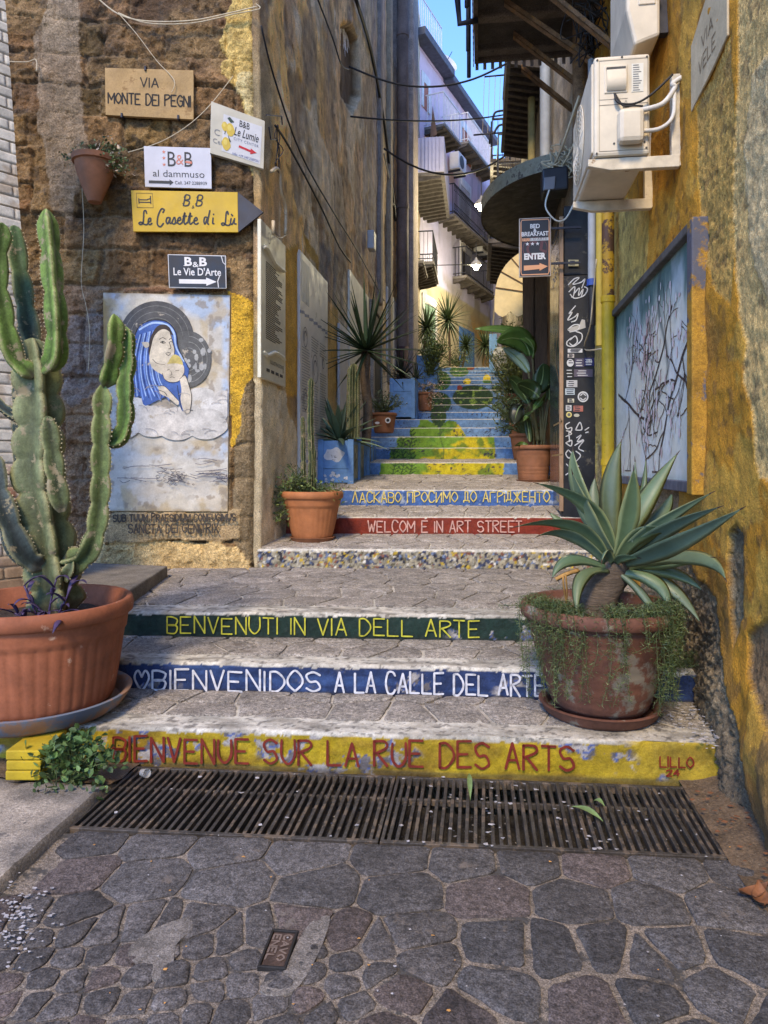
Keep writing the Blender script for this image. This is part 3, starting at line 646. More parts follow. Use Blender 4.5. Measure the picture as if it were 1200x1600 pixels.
disp = -.030 * (1 - st) * jv + (bv - .5) * .045 * st + (er - .5) * .065 + (gr - .5) * .036 - .02 * sm(.56, .64, fbm(Am * 8, Bm * 9, 61))
C = np.ones(Am.shape + (3,)) * np.array((.165, .096, .040)); C = C * (.62 + .70 * bv * st + .35 * (1 - st))[..., None] * (.62 + .76 * er)[..., None]; C = C * (1 + (np.stack([_h(bi, ri, 21), _h(bi, ri, 22), _h(bi, ri, 23)], -1) - .5) * np.array((.12, .16, .30)))
C = mixc(C, (.27, .19, .11), (1 - st) * jv * .6); C = mixc(C, (.05, .033, .018), (1 - st) * (1 - jv) * .9); C = mixc(C, (.10, .065, .038), sm(.54, .66, fbm(Am * 1.6, Bm * 1.3, 13)) * .6); C = mixc(C, (.30, .19, .08), sm(.55, .68, fbm(Am * 2.2 + 5, Bm * 2.6, 17)) * .5)
C = mixc(C, (.05, .04, .03), sm(.62, .68, fbm(Am * 14, Bm * 18, 19)) * .6)
def fz(poly, col, k=1, warp=.05, dp=None, flatten=0, sc=6):
    global C, disp
    m = zone(FAC, poly, Am, Bm, warp, sc); C = mixc(C, col, m * k * (.75 + .5 * np.clip(gr, 0, 1)).clip(0, 1))
    if flatten: disp = disp * (1 - m * flatten)
    if dp is not None: disp = disp + m * dp
fz([(50, 60), (75, -10), (122, -10), (125, 130), (142, 235), (112, 350), (78, 330), (58, 180)], (.25, .19, .125), .8, .05, .005, .5)
fz([(84, 450), (168, 440), (168, 800), (100, 870), (84, 700)], (.30, .195, .115), .8, .06, .0, 0)
fz([(95, 500), (160, 470), (165, 600), (120, 640), (100, 610)], (.2, .22, .25), .35, .12)
fz([(345, 60), (372, -10), (420, -10), (420, 345), (396, 330), (386, 180), (358, 110)], (.58, .41, .13), .9, .10, .015, .3, 4)
fz([(376, 120), (390, 200), (400, 300), (408, 300), (408, 120)], (.62, .52, .27), .7, .10, .01)
fz([(300, 405), (398, 405), (398, 455), (300, 455)], (.27, .18, .085), .7, .08)
fz([(355, 452), (400, 470), (402, 585), (387, 602), (382, 690), (362, 702)], (.60, .35, .03), 1, .03, .02, .75)
fz([(368, 700), (384, 604), (398, 585), (412, 590), (412, 905), (365, 850)], (.22, .16, .085), .95, .03, .012, .6)
fz([(150, 850), (220, 835), (370, 852), (402, 895), (402, 920), (150, 920)], (.66, .47, .21), .9, .06, .02, .3, 8)
fz([(166, 798), (378, 796), (378, 846), (166, 846)], (.46, .33, .17), .9, .04, .03, 1)
fz([(160, 455), (362, 459), (359, 802), (163, 801)], (.33, .25, .14), .5, .012, None, 1, 20)
edge = sm(-.09, 0, Am); disp = disp - edge ** 2 * .05
U = FAC.u; N = FAC.n
P = np.stack([FAC.o.x + Am * U.x + disp * N.x, FAC.o.y + Am * U.y + disp * N.y, Bm], -1)
G = MB(); G.grid(P, C); G.build('facade', M_sand, bl, smooth=True)
# alley wall of the same building
y = np.concatenate([np.arange(6.17, 9.5, .022), np.arange(9.5, 14, .035), np.arange(14, 18.1, .05)]); z = np.concatenate([np.arange(.4, 6, .03), np.arange(6, 9.5, .045), np.arange(9.5, 18.2, .12)])
Am, Bm = np.meshgrid(y, z, indexing='ij'); stx = fbm(Am * 3.2, Bm * .22, 1, 5); fine = fbm(Am * 13, Bm * 13, 2, 4); med = fbm(Am * 2.2, Bm * 1.3, 3, 5); big_ = fbm(Am * .6, Bm * .5, 7)
disp = (med - .5) * .05 + (fine - .5) * .018 + (stx - .5) * .03
C = np.ones(Am.shape + (3,)) * np.array((.40, .31, .215)); C = C * (.5 + 1.0 * stx)[..., None]
C = mixc(C, (.68, .49, .19), sm(11.5, 6.8, Am) * .88 * sm(.25, .55, med)); C = mixc(C, (.17, .15, .15), sm(.52, .6, stx) * .5); C = mixc(C, (.27, .17, .06), sm(.54, .64, med) * .55 * sm(11, 8, Am))
C = mixc(C, (.13, .12, .10), sm(.52, .64, fbm(Am * 1.1 + 9, Bm * .8, 23)) * .6)
C = mixc(C, (.36, .27, .10), sm(12, 16, Am) * sm(6.5, 3.5, Bm) * sm(.4, .6, fbm(Am * 4, Bm * .4, 29)) * .8)
dr = sm(.735, .765, fbm(Am * 9, Bm * .55, 31, 3)) * sm(2.4, 3.2, Bm); C = mixc(C, (.5, .48, .42), dr * .75)
C = mixc(C, (.035, .03, .03), sm(.64, .69, fbm(Am * 9, Bm * 9, 41)) * .5); C = np.clip(C * np.array((1.38, 1.20, .92))[None, None, :], 0, .85); pm = sm(.535, .55, fbm(Am * 1.3, Bm * .8, 81, 6)); C = C * (1 - pm[..., None] * .65) + np.array((.62, .53, .36)) * pm[..., None] * .65 * (.7 + .6 * fine)[..., None] * (.6 + .4 * sm(14, 8, Am))[..., None]; pm2 = sm(.56, .57, fbm(Am * 1.6 + 7, Bm * 1.1, 83, 6)); C = C * (1 - pm2[..., None] * .7) + np.array((.25, .19, .12)) * pm2[..., None] * .7 * (.6 + .8 * fine)[..., None]; disp = disp + pm * .010 - pm2 * .014
C = C * (1.25 + .9 * (fbm(Am * 1.6, Bm * 1.9, 71, 5) - .5) + .6 * (fine - .5))[..., None]; C = mixc(C, (.46, .38, .22), sm(.5, .62, fbm(Am * 1.8 + 3, Bm * .9, 73, 5)) * sm(10, 6.6, Am) * .7); C = mixc(C, (.30, .27, .27), sm(.5, .6, fbm(Am * 2.4, Bm * .5, 75, 4)) * sm(8, 11, Am) * sm(3, 5, Bm) * .6)
def lz(poly, col, k=1, warp=.05, dp=None, flatten=0, sc=6):
    global C, disp
    m = zone(LW, poly, Am, Bm, warp, sc); C = mixc(C, col, m * k * (.7 + .6 * fine).clip(0, 1))
    if flatten: disp = disp * (1 - m * flatten)
    if dp is not None: disp = disp + m * dp
lz([(398, 590), (440, 610), (470, 700), (470, 845), (398, 905)], (.74, .62, .40), .95, .05, .015)
lz([(470, 640), (650, 560), (650, 640), (590, 720), (470, 900)], (.62, .55, .45), .75, .1)
lz([(440, 395), (466, 380), (466, 620), (443, 612)], (.58, .33, .045), .95, .04, .008)
lz([(474, 360), (500, 410), (497, 425), (478, 390)], (.45, .27, .03), .9, .05)
lz([(508, 500), (528, 470), (528, 700), (508, 720)], (.52, .34, .08), .8, .08); lz([(396, 330), (404, 340), (404, 880), (394, 880)], (.5, .32, .05), .7, .02)
lz([(500, 380), (530, 400), (525, 480), (505, 470)], (.13, .145, .17), .6, .1)
lz([(532, 45), (540, 36), (552, 40), (560, 60), (562, 150), (548, 175), (534, 150)], (.15, .09, .04), .95, .05, -.14, .3); lz([(610, -20), (632, -20), (634, 95), (620, 108), (608, 60)], (.14, .085, .045), .95, .08, -.16)
for (x0, x1, t0, t1, bt) in ((402, 441, 347, 380, 590), (464, 508, 397, 436, 775), (543, 573, 415, 470, 575), (603, 620, 447, 480, 562)): disp = disp * (1 - zone(LW, [(x0 - 3, t0 - 6), (x1 + 3, t1 - 6), (x1 + 3, bt + 10), (x0 - 3, bt + 10)], Am, Bm, .01))
disp = disp - sm(6.27, 6.17, Am) ** 2 * .05
G = MB(); G.grid(np.stack([XL + disp, Am, Bm], -1), C, flip=True); G.build('alley_wall', M_plast, bl, smooth=True)
G = MB(); G.box((-8, 6.9, .2), (-2.12, 18, 18)); G.build('body', M_plast, bl)
G = MB(); pass
for a_, b_, c_ in (((-2.3, 16.75, 2.2), (-1.56, 18.05, 18.1), (.27, .225, .20)), ((-2.0, 15.0, 3.2), (-1.88, 15.35, 18), (.29, .24, .17)), ((-2.0, 13.6, 4.6), (-1.9, 13.9, 18), (.22, .19, .17))): G = MB(); G.box(a_, b_, c_); G.build('pilaster', M_plast, bl, bev=.03)
G = MB(); G.slab(LW, 12.75, 13.75, 1.9, 4.3, -.05, .045); d = G.build('door', M_dark, bl); G = MB()
for a0, a1, b0, b1 in ((12.62, 12.75, 1.9, 4.45), (13.75, 13.88, 1.9, 4.45), (12.75, 13.75, 4.3, 4.45)): G.slab(LW, a0, a1, b0, b1, -.02, .075, (.3, .26, .2))
G.build('door_frame', M_plast, d, bev=.01)
# white brick building beside it
G = MB(); M_brick = mat('white_brick', rough=.85, var=.2, vs=9, bump=.5, bs=60, bd=.005, attr=True, fine=.12)
y = np.arange(2.6, 4.62, .011); z = np.arange(.0, 5.4, .009); Am, Bm = np.meshgrid(y, z, indexing='ij'); ch = .078; r_ = np.floor(Bm / ch); u = Am / .235 + (r_ % 2) * .5; bi = np.floor(u)
dj = np.minimum((Bm / ch - r_) * ch, (1 - (Bm / ch - r_)) * ch); dj = np.minimum(dj, np.minimum(u - bi, 1 - (u - bi)) * .235); m = sm(0, .009, dj); bv = _h(bi, r_, 4)
C = np.ones(Am.shape + (3,)) * np.array((.56, .51, .42)); C = C * (.8 + .3 * bv)[..., None]; C = mixc(C, (.22, .16, .10), (1 - m) * .85)
brown = ((bv > .8) * sm(1.75, 1.2, Bm) + ((r_ == 17) | (r_ == 15)) * (bv > .3) * 1.0 + sm(.95, .75, Bm)).clip(0, 1) * m; C = mixc(C, (.25, .105, .05), brown * sm(.25, .4, bv + .3 * fbm(Am * 9, Bm * 9, 1))); C = mixc(C, (.27, .2, .12), sm(1.0, .7, Bm) * .6)
C = mixc(C, (.3, .2, .11), sm(.62, .7, fbm(Am * 5, Bm * 6, 8)) * .5)
dk = - (1 - m) * .012 + (fbm(Am * 12, Bm * 12, 3) - .5) * .008; tt = Am - 4.62; Xs = -3.07 - .075 * (Bm - 1.4) + tt * .56 + dk * .83; Am = 4.62 + tt * .83 - dk * .56
G.grid(np.stack([Xs, Am, Bm], -1), C, flip=True)
e = np.stack([np.stack([Xs[-1], Am[-1], Bm[-1]], -1), np.stack([Xs[-1] - .5, Am[-1] + .02, Bm[-1]], -1)], 0); G.grid(e, np.stack([C[-1] * .8] * 2, 0), flip=True)
tag(G.build('brick_house', M_brick, smooth=True, auto=50), 'white painted brick house wall at the left edge behind the big cactus', 'house')
# ---- ochre building on the right
br = thing('ochre_building', (2.5, 3.5, 0), 'ochre rendered building with peeling plaster along the right of the steps', 'building')
y = np.concatenate([np.arange(-1.5, 2.5, .06), np.arange(2.5, 4.6, .0115), np.arange(4.6, 7.42, .02)]); z = np.concatenate([np.arange(-.06, 4.2, .0125), np.arange(4.2, 6.2, .04), np.arange(6.3, 9, .3)])
Am, Bm = np.meshgrid(-y[::-1], z, indexing='ij'); Yw = -Am; fine = fbm(Yw * 24, Bm * 24, 2, 4); med = fbm(Yw * 3, Bm * 3, 3, 5); bigz = fbm(Yw * .9, Bm * .9, 5)
disp = (med - .5) * .035 + (fine - .5) * .010
C = np.ones(Am.shape + (3,)) * np.array((.50, .235, .018)); C = C * (.72 + .55 * med)[..., None]; C = mixc(C, (.28, .15, .035), sm(.56, .59, fbm(Yw * 1.7, Bm * 1.2, 9, 6)) * .6); C = mixc(C, (.55, .34, .06), sm(.57, .60, fbm(Yw * 2.4, Bm * 3, 12, 6)) * .55)
def rz(poly, col, k=1, warp=.05, dp=None, rough_=0, sc=6):
    global C, disp
    m = zone(RW, poly, Am, Bm, warp, sc); agg = fbm(Yw * 60, Bm * 60, 8, 3)
    cc = np.ones(C.shape) * np.array(col) * (.55 + .9 * (agg if rough_ else fine))[..., None]; C = C * (1 - (m * k)[..., None]) + cc * (m * k)[..., None]
    disp = disp + m * ((dp or 0) + rough_ * (agg - .5))
rz([(925, 300), (1012, 318), (1010, 462), (962, 522), (962, 760), (925, 760)], (.52, .40, .12), .95, .02)
rz([(1090, 165), (1140, 60), (1156, 300), (1142, 480), (1098, 405), (1092, 250)], (.48, .30, .08), .9, .04, -.006, .02)
rz([(1150, -60), (1400, -60), (1400, 770), (1185, 748), (1162, 560), (1142, 330), (1152, 100)], (.64, .44, .17), .95, .05, -.010, .014)
rz([(1172, 120), (1230, 60), (1260, 500), (1190, 470), (1160, 300)], (.58, .45, .24), .8, .05, .006)
rz([(1085, 640), (1108, 680), (1108, 760), (1085, 760)], (.3, .16, .03), .6, .05)
rz([(1020, 750), (1060, 735), (1060, 850), (1000, 840)], (.27, .21, .13), .9, .04, -.014, .03)
rz([(930, 690), (950, 700), (950, 780), (930, 800)], (.4, .3, .14), .9, .05, -.02, .03)
rz([(1000, 850), (1060, 845), (1090, 905), (1118, 935), (1128, 1020), (1150, 1100), (1185, 1200), (1220, 1330), (1300, 1500), (1090, 1500), (1020, 1250), (1000, 950)], (.235, .185, .115), .95, .045, -.018, .055)
rz([(1137, 835), (1150, 818), (1161, 838), (1159, 960), (1146, 1012), (1137, 940)], (.21, .165, .10), .95, .015, -.03, .04)
rz([(1165, 985), (1196, 965), (1240, 980), (1240, 1180), (1205, 1130), (1172, 1060)], (.175, .115, .06), .95, .03, -.025, .02)
rz([(1210, 1120), (1260, 1120), (1400, 1600), (1290, 1500), (1215, 1240)], (.30, .17, .05), .7, .05)
C = mixc(C, (.07, .055, .04), sm(.35, .0, Bm - .12 * fbm(Yw * 5, Yw, 3)) * .75); C = mixc(C, (.05, .04, .03), sm(.66, .7, fbm(Yw * 13, Bm * 13, 43)) * .45)
disp = disp + .13 * sm(.75, .0, Bm) * sm(4.3, 3.3, Yw) * (.6 + .8 * (med - .2)) * .8
G = MB(); G.grid(np.stack([XR - disp, Yw, Bm], -1), C); G.build('wall', M_ochre, br, smooth=True)
G = MB(); G.box((1.32, -1.5, 0), (6, 7.4, 9)); G.build('body', M_ochre, br)
# recessed marble street plaque
pq = thing('street_plaque', onx(1110, 90, XR), 'pale stone street plaque carved VIA VELE sunk in the ochre wall', 'plaque')
pl = RW.off(.0); P = [pl.uv(*q) for q in ((1083, 175), (1083, 72), (1118, -40), (1140, -60), (1140, 55), (1118, 105))]
G = MB(); G.prism([pl.pt(a, b, .0) for a, b in P], pl.n * .012); G.build('slab', mat('pale_limestone', (.47, .38, .24), .8, .2, 8, .3, 60, .003, fine=.1), pq, bev=.004)
G = MB(); l1 = [pl.uv(*q) for q in ((1100, 70), (1118, 30))]; l2 = [pl.uv(*q) for q in ((1096, 112), (1122, 60))]
brush(G, pl, 'VIA', l1[0][0], l1[1][0], l1[0][1] - .02, .065, .009, .0135, .02, slope=.0); brush(G, pl, 'VELE', l2[0][0], l2[1][0], l2[0][1] - .02, .07, .009, .0135, .02); G.build('lettering', mat('carved_shadow', (.19, .14, .08), .9, .3), pq)
# ---- blossom painting in its deep frame
t = thing('wall_painting', onx(1040, 745, XR), 'large framed painting of pink blossom branches on pale blue, bolted to the ochre wall', 'painting')
A0, B0 = RW.uv(965, 742); A1, B1 = RW.uv(1094, 748); T0 = RW.uv(965, 500)[1]; T1 = RW.uv(1094, 362)[1]; Tt = max(T0, T1); Bb = min(B0, B1)
aa = np.linspace(A0, A1, 150); bb = np.linspace(Bb, Tt, 110); Am, Bm = np.meshgrid(aa, bb, indexing='ij'); h = (Bm - Bb) / (Tt - Bb); w = (Am - A0) / (A1 - A0)
C = np.ones(Am.shape + (3,)) * np.array((.62, .60, .50)); C = mixc(C, (.24, .34, .31), sm(.62, .98, h + .25 * (fbm(Am * 5, Bm * 4, 2) - .5)) * .85); C = mixc(C, (.06, .12, .11), sm(.74, .95, h + .35 * (fbm(Am * 9, Bm * 3, 6) - .5)) * .85); C = mixc(C, (.62, .66, .68), sm(.5, .7, fbm(Am * 3, Bm * 2, 9)) * .5)
C = mixc(C, (.06, .08, .08), sm(.025, .0, np.abs(w - .70 + .05 * np.sin(h * 9))) * sm(.35, .6, h) * .8); C = mixc(C, (.45, .5, .42), sm(.04, .0, h) * .5)
G = MB(); P = np.stack([XR - .022 - .002 * (fbm(Am * 20, Bm * 20, 1)), -Am, Bm], -1); G.grid(P, C); pan = G.build('panel', mat('painted_board', rough=.85, spec=.15, var=.12, vs=10, bump=.2, bs=60, bd=.002, attr=True), t, smooth=True)
G = MB(); PP = RW.off(.0)
random.seed(3)
def branch(a, b, ang, L, w, dep):
    pts = [(a, b)]; x, y_ = a, b
    for i in range(5): ang += random.uniform(-.35, .35); x += math.cos(ang) * L / 5; y_ += math.sin(ang) * L / 5; pts.append((min(max(x, A0 + .04), A1 - .04), min(max(y_, Bb + .04), Tt - .06)))
    ribbon(G, PP, [(v.x, v.y) for v in crv([(p, q, 0) for p, q in pts], 4)], w, .0265 + random.random() * .0006, None, .5)
    if dep:
        for k in range(4): p = pts[random.randint(1, 5)]; branch(p[0], p[1], ang + random.choice((-1, 1)) * random.uniform(.4, 1.3), L * .55, w * .6, dep - 1)
    TIPS.append(pts[-1]); TIPS.append(pts[2])
TIPS = []; mid = lambda u, v: (A0 + (A1 - A0) * u, Bb + (Tt - Bb) * v)
for (u, v, ang, L, w) in ((.08, .50, -.1, 1.0, .022), (.97, .60, 3.4, .95, .022), (.8, .78, 4.0, .7, .018), (.98, .35, 2.6, .6, .014), (.45, .52, 1.2, .5, .014), (.2, .45, .6, .6, .012)): branch(*mid(u, v), ang, L, w, 2)
G.build('branches', mat('branch_paint', (.06, .04, .035), .7, .4, 20, .1), pan)
G = MB()
for (a, b) in TIPS[::2]:
    for _ in range(2):
        x, y_ = a + random.gauss(0, .05), b + random.gauss(0, .05)
        if A0 + .04 < x < A1 - .04 and Bb + .05 < y_ < Tt - .1: flat(G, PP, circ(x, y_, random.uniform(.008, .022), 7, random.uniform(.012, .04)), .0280 + random.random() * .0015, random.choice([(.60, .50, .50), (.52, .40, .40), (.62, .60, .60), (.55, .52, .53)]), True)
for v in np.linspace(.15, .8, 26): x, y_ = mid(.52 + random.gauss(0, .02), v); flat(G, PP, circ(x, y_, random.uniform(.01, .025), 7, .03), .0300 + random.random() * .0015, random.choice([(.48, .36, .36), (.58, .48, .47), (.38, .25, .24)]), True)
G.build('blossoms', mat('blossom_paint', rough=.8, var=.15, bump=0, attr=True), pan)
G = MB(); G.slab(RW, A0 - .07, A0, Bb - .06, Tt + .05, -.02, .065, (.06, .09, .22)); G.slab(RW, A0, A1 + .005, Bb - .06, Bb, -.02, .06, (.10, .11, .14)); G.slab(RW, A0, A1 + .005, Tt, Tt + .05, -.02, .065, (.09, .085, .08))
G.build('frame', mat('frame_paint', rough=.7, var=.4, vs=9, bump=.4, bs=40, attr=True, spot=(.12, .08, .05), spots=(8, .6)), t, bev=.006)
G = MB(); G.slab(RW, A1 + .005, A1 + .10, Bb - .07, Tt + .05, -.02, .07); G.build('side_post', mat('ochre_post', (.34, .18, .02), .8, .45, 6, .5, 50, grit=.25, fine=.2, spot=(.085, .085, .105), spots=(3.4, .535)), t, bev=.008)
# ---- shop building further up on the right, with its canopy, balconies and black corner pillar
b2 = thing('shop_building', (2.5, 18, 1), 'tall building with shop canopy, stacked balconies and drainpipes on the right of the stairs', 'building')
y = np.arange(7.45, 31, .06); z = np.concatenate([np.arange(.9, 8, .05), np.arange(8, 13, .25)]); Am, Bm = np.meshgrid(y, z, indexing='ij'); xw = 1.02 - .006 * (Am - 7.4)
C = np.ones(Am.shape + (3,)) * np.array((.30, .26, .20)) * (.6 + .8 * fbm(Am * 1.5, Bm * .5, 5))[..., None]; C = mixc(C, (.52, .38, .10), sm(13, 9, Am) * sm(4.4, 4.0, Bm) * .9); C = mixc(C, (.24, .13, .05), sm(10.3, 10.6, Am) * sm(12.5, 12.2, Am) * sm(4.3, 4.0, Bm)); C = mixc(C, (.5, .44, .36), sm(8, 8.2, Am) * sm(11, 10.8, Am) * sm(4.8, 5.2, Bm))
G = MB(); G.grid(np.stack([xw + (fbm(Am * 4, Bm * 4, 3) - .5) * .05, Am, Bm], -1), C); G.build('wall', M_plast, b2, smooth=True)
G = MB(); G.box((1.2, 7.6, .5), (6, 31, 12.9)); G.build('body', M_plast, b2)
FP = RIS(7.40); px0, px1 = ony(877, 500, 7.4).x, 1.2
M_black = mat('black_panel', (.016, .016, .018), .5, .5, 5, .3, 40, .003, spot=(.10, .085, .06), spots=(3.2, .62))
G = MB(); G.box((px0, 7.405, .93), (px1, 7.55, ony(900, 430, 7.4).z)); G.box((px0 + .03, 7.42, ony(900, 429, 7.4).z), (px1, 7.55, ony(900, 320, 7.4).z)); pil = G.build('corner_pillar', M_black, b2, bev=.008)
G = MB(); random.seed(12); wh = (.50, .50, .50)
def gr(pts, w=.011): pxstroke(G, FP, pts, w, .001 + random.random() * .001, None, 6, .3)
for q in ([(888, 445), (897, 436), (905, 434), (895, 444), (908, 441), (914, 436), (909, 450)], [(889, 456), (898, 448), (896, 462), (893, 464)], [(897, 459), (905, 450), (904, 462), (911, 452), (908, 464)], [(891, 460), (898, 466), (912, 462), (918, 452), (913, 448)],
          [(899, 478), (889, 490), (894, 488), (887, 500), (898, 495), (903, 490), (900, 500), (893, 503)], [(887, 515), (896, 508), (905, 508), (903, 515), (893, 518), (887, 515)], [(900, 518), (909, 522), (908, 532), (897, 541), (887, 540), (886, 534), (893, 528)], [(891, 531), (899, 525), (902, 534), (895, 540), (890, 536)],
          [(890, 660), (884, 664), (886, 670), (893, 668), (892, 674), (885, 673)], [(884, 682), (893, 678), (889, 676), (890, 690)], [(884, 692), (893, 688), (892, 697), (884, 692)], [(888, 703), (884, 709), (889, 716), (893, 709), (888, 703)], [(885, 725), (892, 732), (888, 727), (896, 736)], [(884, 742), (892, 738), (900, 745)],
          [(899, 672), (906, 660), (909, 671), (899, 672)], [(901, 684), (908, 680), (902, 690), (911, 687)], [(898, 696), (912, 688), (904, 700), (912, 705)], [(914, 672), (920, 668)], [(915, 676), (919, 675)], [(900, 705), (907, 712), (899, 722)], [(897, 735), (904, 728)]): gr(q)
G.build('graffiti', mat('chalk_white', (.5, .5, .5), .9, .3, 40, 0), pil)
stickers = [(887, 545, 910, 551, wh), (887, 553, 897, 559, (.5, .45, .42)), (886, 561, 897, 573, None), (898, 560, 912, 574, (.06, .05, .09)), (913, 559, 928, 572, (.02, .02, .10)), (884, 575, 896, 592, (.01, .01, .01)), (897, 577, 926, 589, (.10, .08, .11)),
            (885, 594, 902, 605, (.42, .42, .42)), (883, 607, 898, 617, (.36, .42, .46)), (887, 623, 897, 629, (.5, .47, .36)), (884, 633, 893, 642, (.45, .45, .45)), (896, 634, 911, 643, (.35, .12, .09)), (888, 406, 904, 416, (.45, .40, .22))]
for i, (x0, y0, x1, y1, c) in enumerate(stickers):
    s_ = MB()
    if c is None: flat(s_, FP, circ(891, 567, 5.5, 18, 6), .0025, wh)
    else: flat(s_, FP, [(x0, y1), (x1, y1), (x1, y0), (x0, y0)], .0025, c)
    r0 = random.random()
    for k in range(3 if c is not None else 2):
        dk = (.04, .04, .05) if c is None or c[0] > .3 else (.5, .5, .5)
        yy = y0 + (y1 - y0) * (k + .7) / 3.4; xx = x0 + (x1 - x0) * random.uniform(.12, .25)
        pxstroke(s_, FP, [(xx, yy), (x0 + (x1 - x0) * random.uniform(.6, .88), yy)], .009, .0032, dk, 2, .6)
    if i == 4:
        for dx, rx in ((-3.6, 2.0), (0, 2.2), (3.6, 2.0)): flat(s_, FP, circ(920.5 + dx * .9, 564 + abs(dx) * .25, rx * .7, 10, 3.2 - abs(dx) * .2), .0036 + .0002 * dx, wh)
    s_.build('sticker', mat('sticker_print', rough=.5, var=.15, bump=0, attr=True), pil)
s_ = MB(); flat(s_, FP, circ(911, 620, 8.5, 22), .0025, wh); flat(s_, FP, circ(911, 620, 6.3, 20), .0031, (.05, .05, .05))
for q in ([(907, 618), (911, 615), (915, 618)], [(907, 622), (911, 625), (915, 622)]): pxstroke(s_, FP, q, .01, .0037, wh, 3)
s_.build('sticker', MATS['sticker_print'], pil)
s_ = MB(); flat(s_, FP, circ(889, 648, 4.5, 16), .0025, (.5, .42, .15)); flat(s_, FP, circ(889, 648, 2.6, 12), .0031, (.1, .1, .08)); flat(s_, FP, circ(901, 649, 4.5, 14, 2.6), .0025, (.4, .38, .3)); s_.build('sticker', MATS['sticker_print'], pil)
s_ = MB(); flat(s_, FP, [(889, 512), (905, 508), (909, 499), (914, 500), (915, 512), (900, 517), (890, 520)], .0006, (.40, .38, .34)); s_.build('sticker', MATS['sticker_print'], pil)
# glass side of the shop front, dark with gold lines
GP = Plane((px0 - .012, 0, 0), (0, -1, 0), (-1, 0, 0)); y0, y1 = 7.47, onx(861, 500, px0).y
G = MB(); zt_ = onx(880, 330, px0).z; G.box((px0 - .012, y0, 1.0), (px0 + .006, y1, zt_)); gl = G.build('shop_window', mat('smoked_glass', (.055, .06, .068), .12, .35, 4, .08, 8, spec=.6), b2, bev=.003)
G = MB()
for q in ([(878, 340), (869, 375), (863, 390)], [(877, 345), (872, 460), (874, 500), (868, 560), (874, 600), (873, 640), (878, 660)], [(875, 420), (872, 520), (877, 560)], [(865, 665), (879, 658)], [(863, 712), (879, 710)], [(866, 676), (866, 700)], [(870, 674), (870, 699)], [(874, 672), (874, 698)], [(877, 671), (877, 698)]): pxstroke(G, GP, q, .018, .002, None, 5)
G.build('gold_lines', mat('gold_paint', (.38, .24, .10), .5, .2), gl)
G = MB(); a_, b_ = GP.uv(864, 432); brush(G, GP, 'ARTE', a_, GP.uv(873, 412)[0], b_, .09, .012, .002, 0, .0); a_, b_ = GP.uv(864, 450); brush(G, GP, 'DARTE', a_, GP.uv(874, 432)[0], b_, .09, .012, .002); G.build('lettering', MATS['chalk_white'], gl)
G = MB(); G.box((px0 - .02, 7.38, 1.0), (px0 + .02, 7.42, zt_)); G.build('edge_trim', mat('copper_trim', (.30, .19, .11), .5, .3), b2, bev=.004)
# canopy
cz = 4.62; G = MB(); cc_ = (.98, 9.15); n = 36; v = []; f = []
def cpt(i, r, z): w = math.pi * (.5 + i / n); return (cc_[0] + math.cos(w) * .97 * r, cc_[1] + math.sin(w) * 1.45 * r, z)
for (r, z) in ((1.0, cz), (1.0, cz + .17), (.97, cz + .19), (.35, cz + .42), (.0, cz + .45)): v += [cpt(i, r, z) for i in range(n + 1)]
f = [(k * (n + 1) + i, k * (n + 1) + i + 1, (k + 1) * (n + 1) + i + 1, (k + 1) * (n + 1) + i) for k in range(4) for i in range(n)]
G.add(v, f); G.build('canopy', mat('canopy_band', (.22, .21, .15), .6, .4, 8, .3, 30, spot=(.07, .06, .05), spots=(8, .55)), b2, smooth=True, auto=40)
G = MB(); v = []
for (r, z) in ((.995, cz + .015), (.6, cz + .09), (.0, cz + .12)): v += [cpt(i, r, z) for i in range(n + 1)]
G.add(v, [(k * (n + 1) + i, k * (n + 1) + i + 1, (k + 1) * (n + 1) + i + 1, (k + 1) * (n + 1) + i)[::-1] for k in range(2) for i in range(n)]); G.build('canopy_soffit', mat('black_canvas', (.014, .014, .016), .6, .3, 6, .2), b2, smooth=True)
def railing(pl, a0, a1, b, dep, h, parent, m, step=.11, sides=True, orn=False, t=.012):
    t = .02 if step > .12 else t
    G = MB(); e = lambda a, z, k: pl.pt(a, z, k)
    for z in (b + .08, b + h): G.slab(pl, a0, a1, z, z + .03, dep - .03, dep)
    if sides:
        for a in (a0, a1 - .03): G.slab(pl, a, a + .03, b + .08, b + .10, 0, dep - .03); G.slab(pl, a, a + .03, b + h, b + h + .03, 0, dep - .03)
        k = .1
        while k < dep - .05:
            for a in (a0, a1 - .03): G.slab(pl, a + .008, a + .008 + t, b, b + h, k, k + t)
            k += step
    a = a0
    while a < a1:
        G.slab(pl, a, a + t, b, b + h, dep - .022, dep - .022 + t)
        if orn:
            for zc in (b + .28, b + h - .12):
                P = [pl.pt(a + step / 2 + math.cos(w) * step * .42, zc + math.sin(w) * .09, dep - .015) for w in [q * .6283 for q in range(11)]]; G.tube(P, .007, 4)
        a += step
    return G.build('railing', m, parent)
def balcony(parent, pl, a0, a1, b, dep, n, m_rail=None, h=.95, orn=False, thick=.09, step=.11):
    G = MB(); G.slab(pl, a0, a1, b - thick, b, -.05, dep); o = G.build('balcony', M_slab, parent, bev=.01)
    for i in range(n):
        G = MB(); a = a0 + .06 + (a1 - a0 - .12) * i / max(1, n - 1); P = [(0, b - thick), (dep * .9, b - thick), (dep * .9, b - thick - .06), (dep * .35, b - thick - .13), (0, b - thick - .16)]
        G.prism([pl.pt(a - .045, z, k) for k, z in P], pl.u * .09); G.build('joist', M_joist, o)
    if m_rail: railing(pl, a0 + .03, a1 - .03, b, dep - .03, h, o, m_rail, step, orn=orn)
    return o
W2 = Plane((.97, 0, 0), (0, -1, 0), (-1, 0, 0))
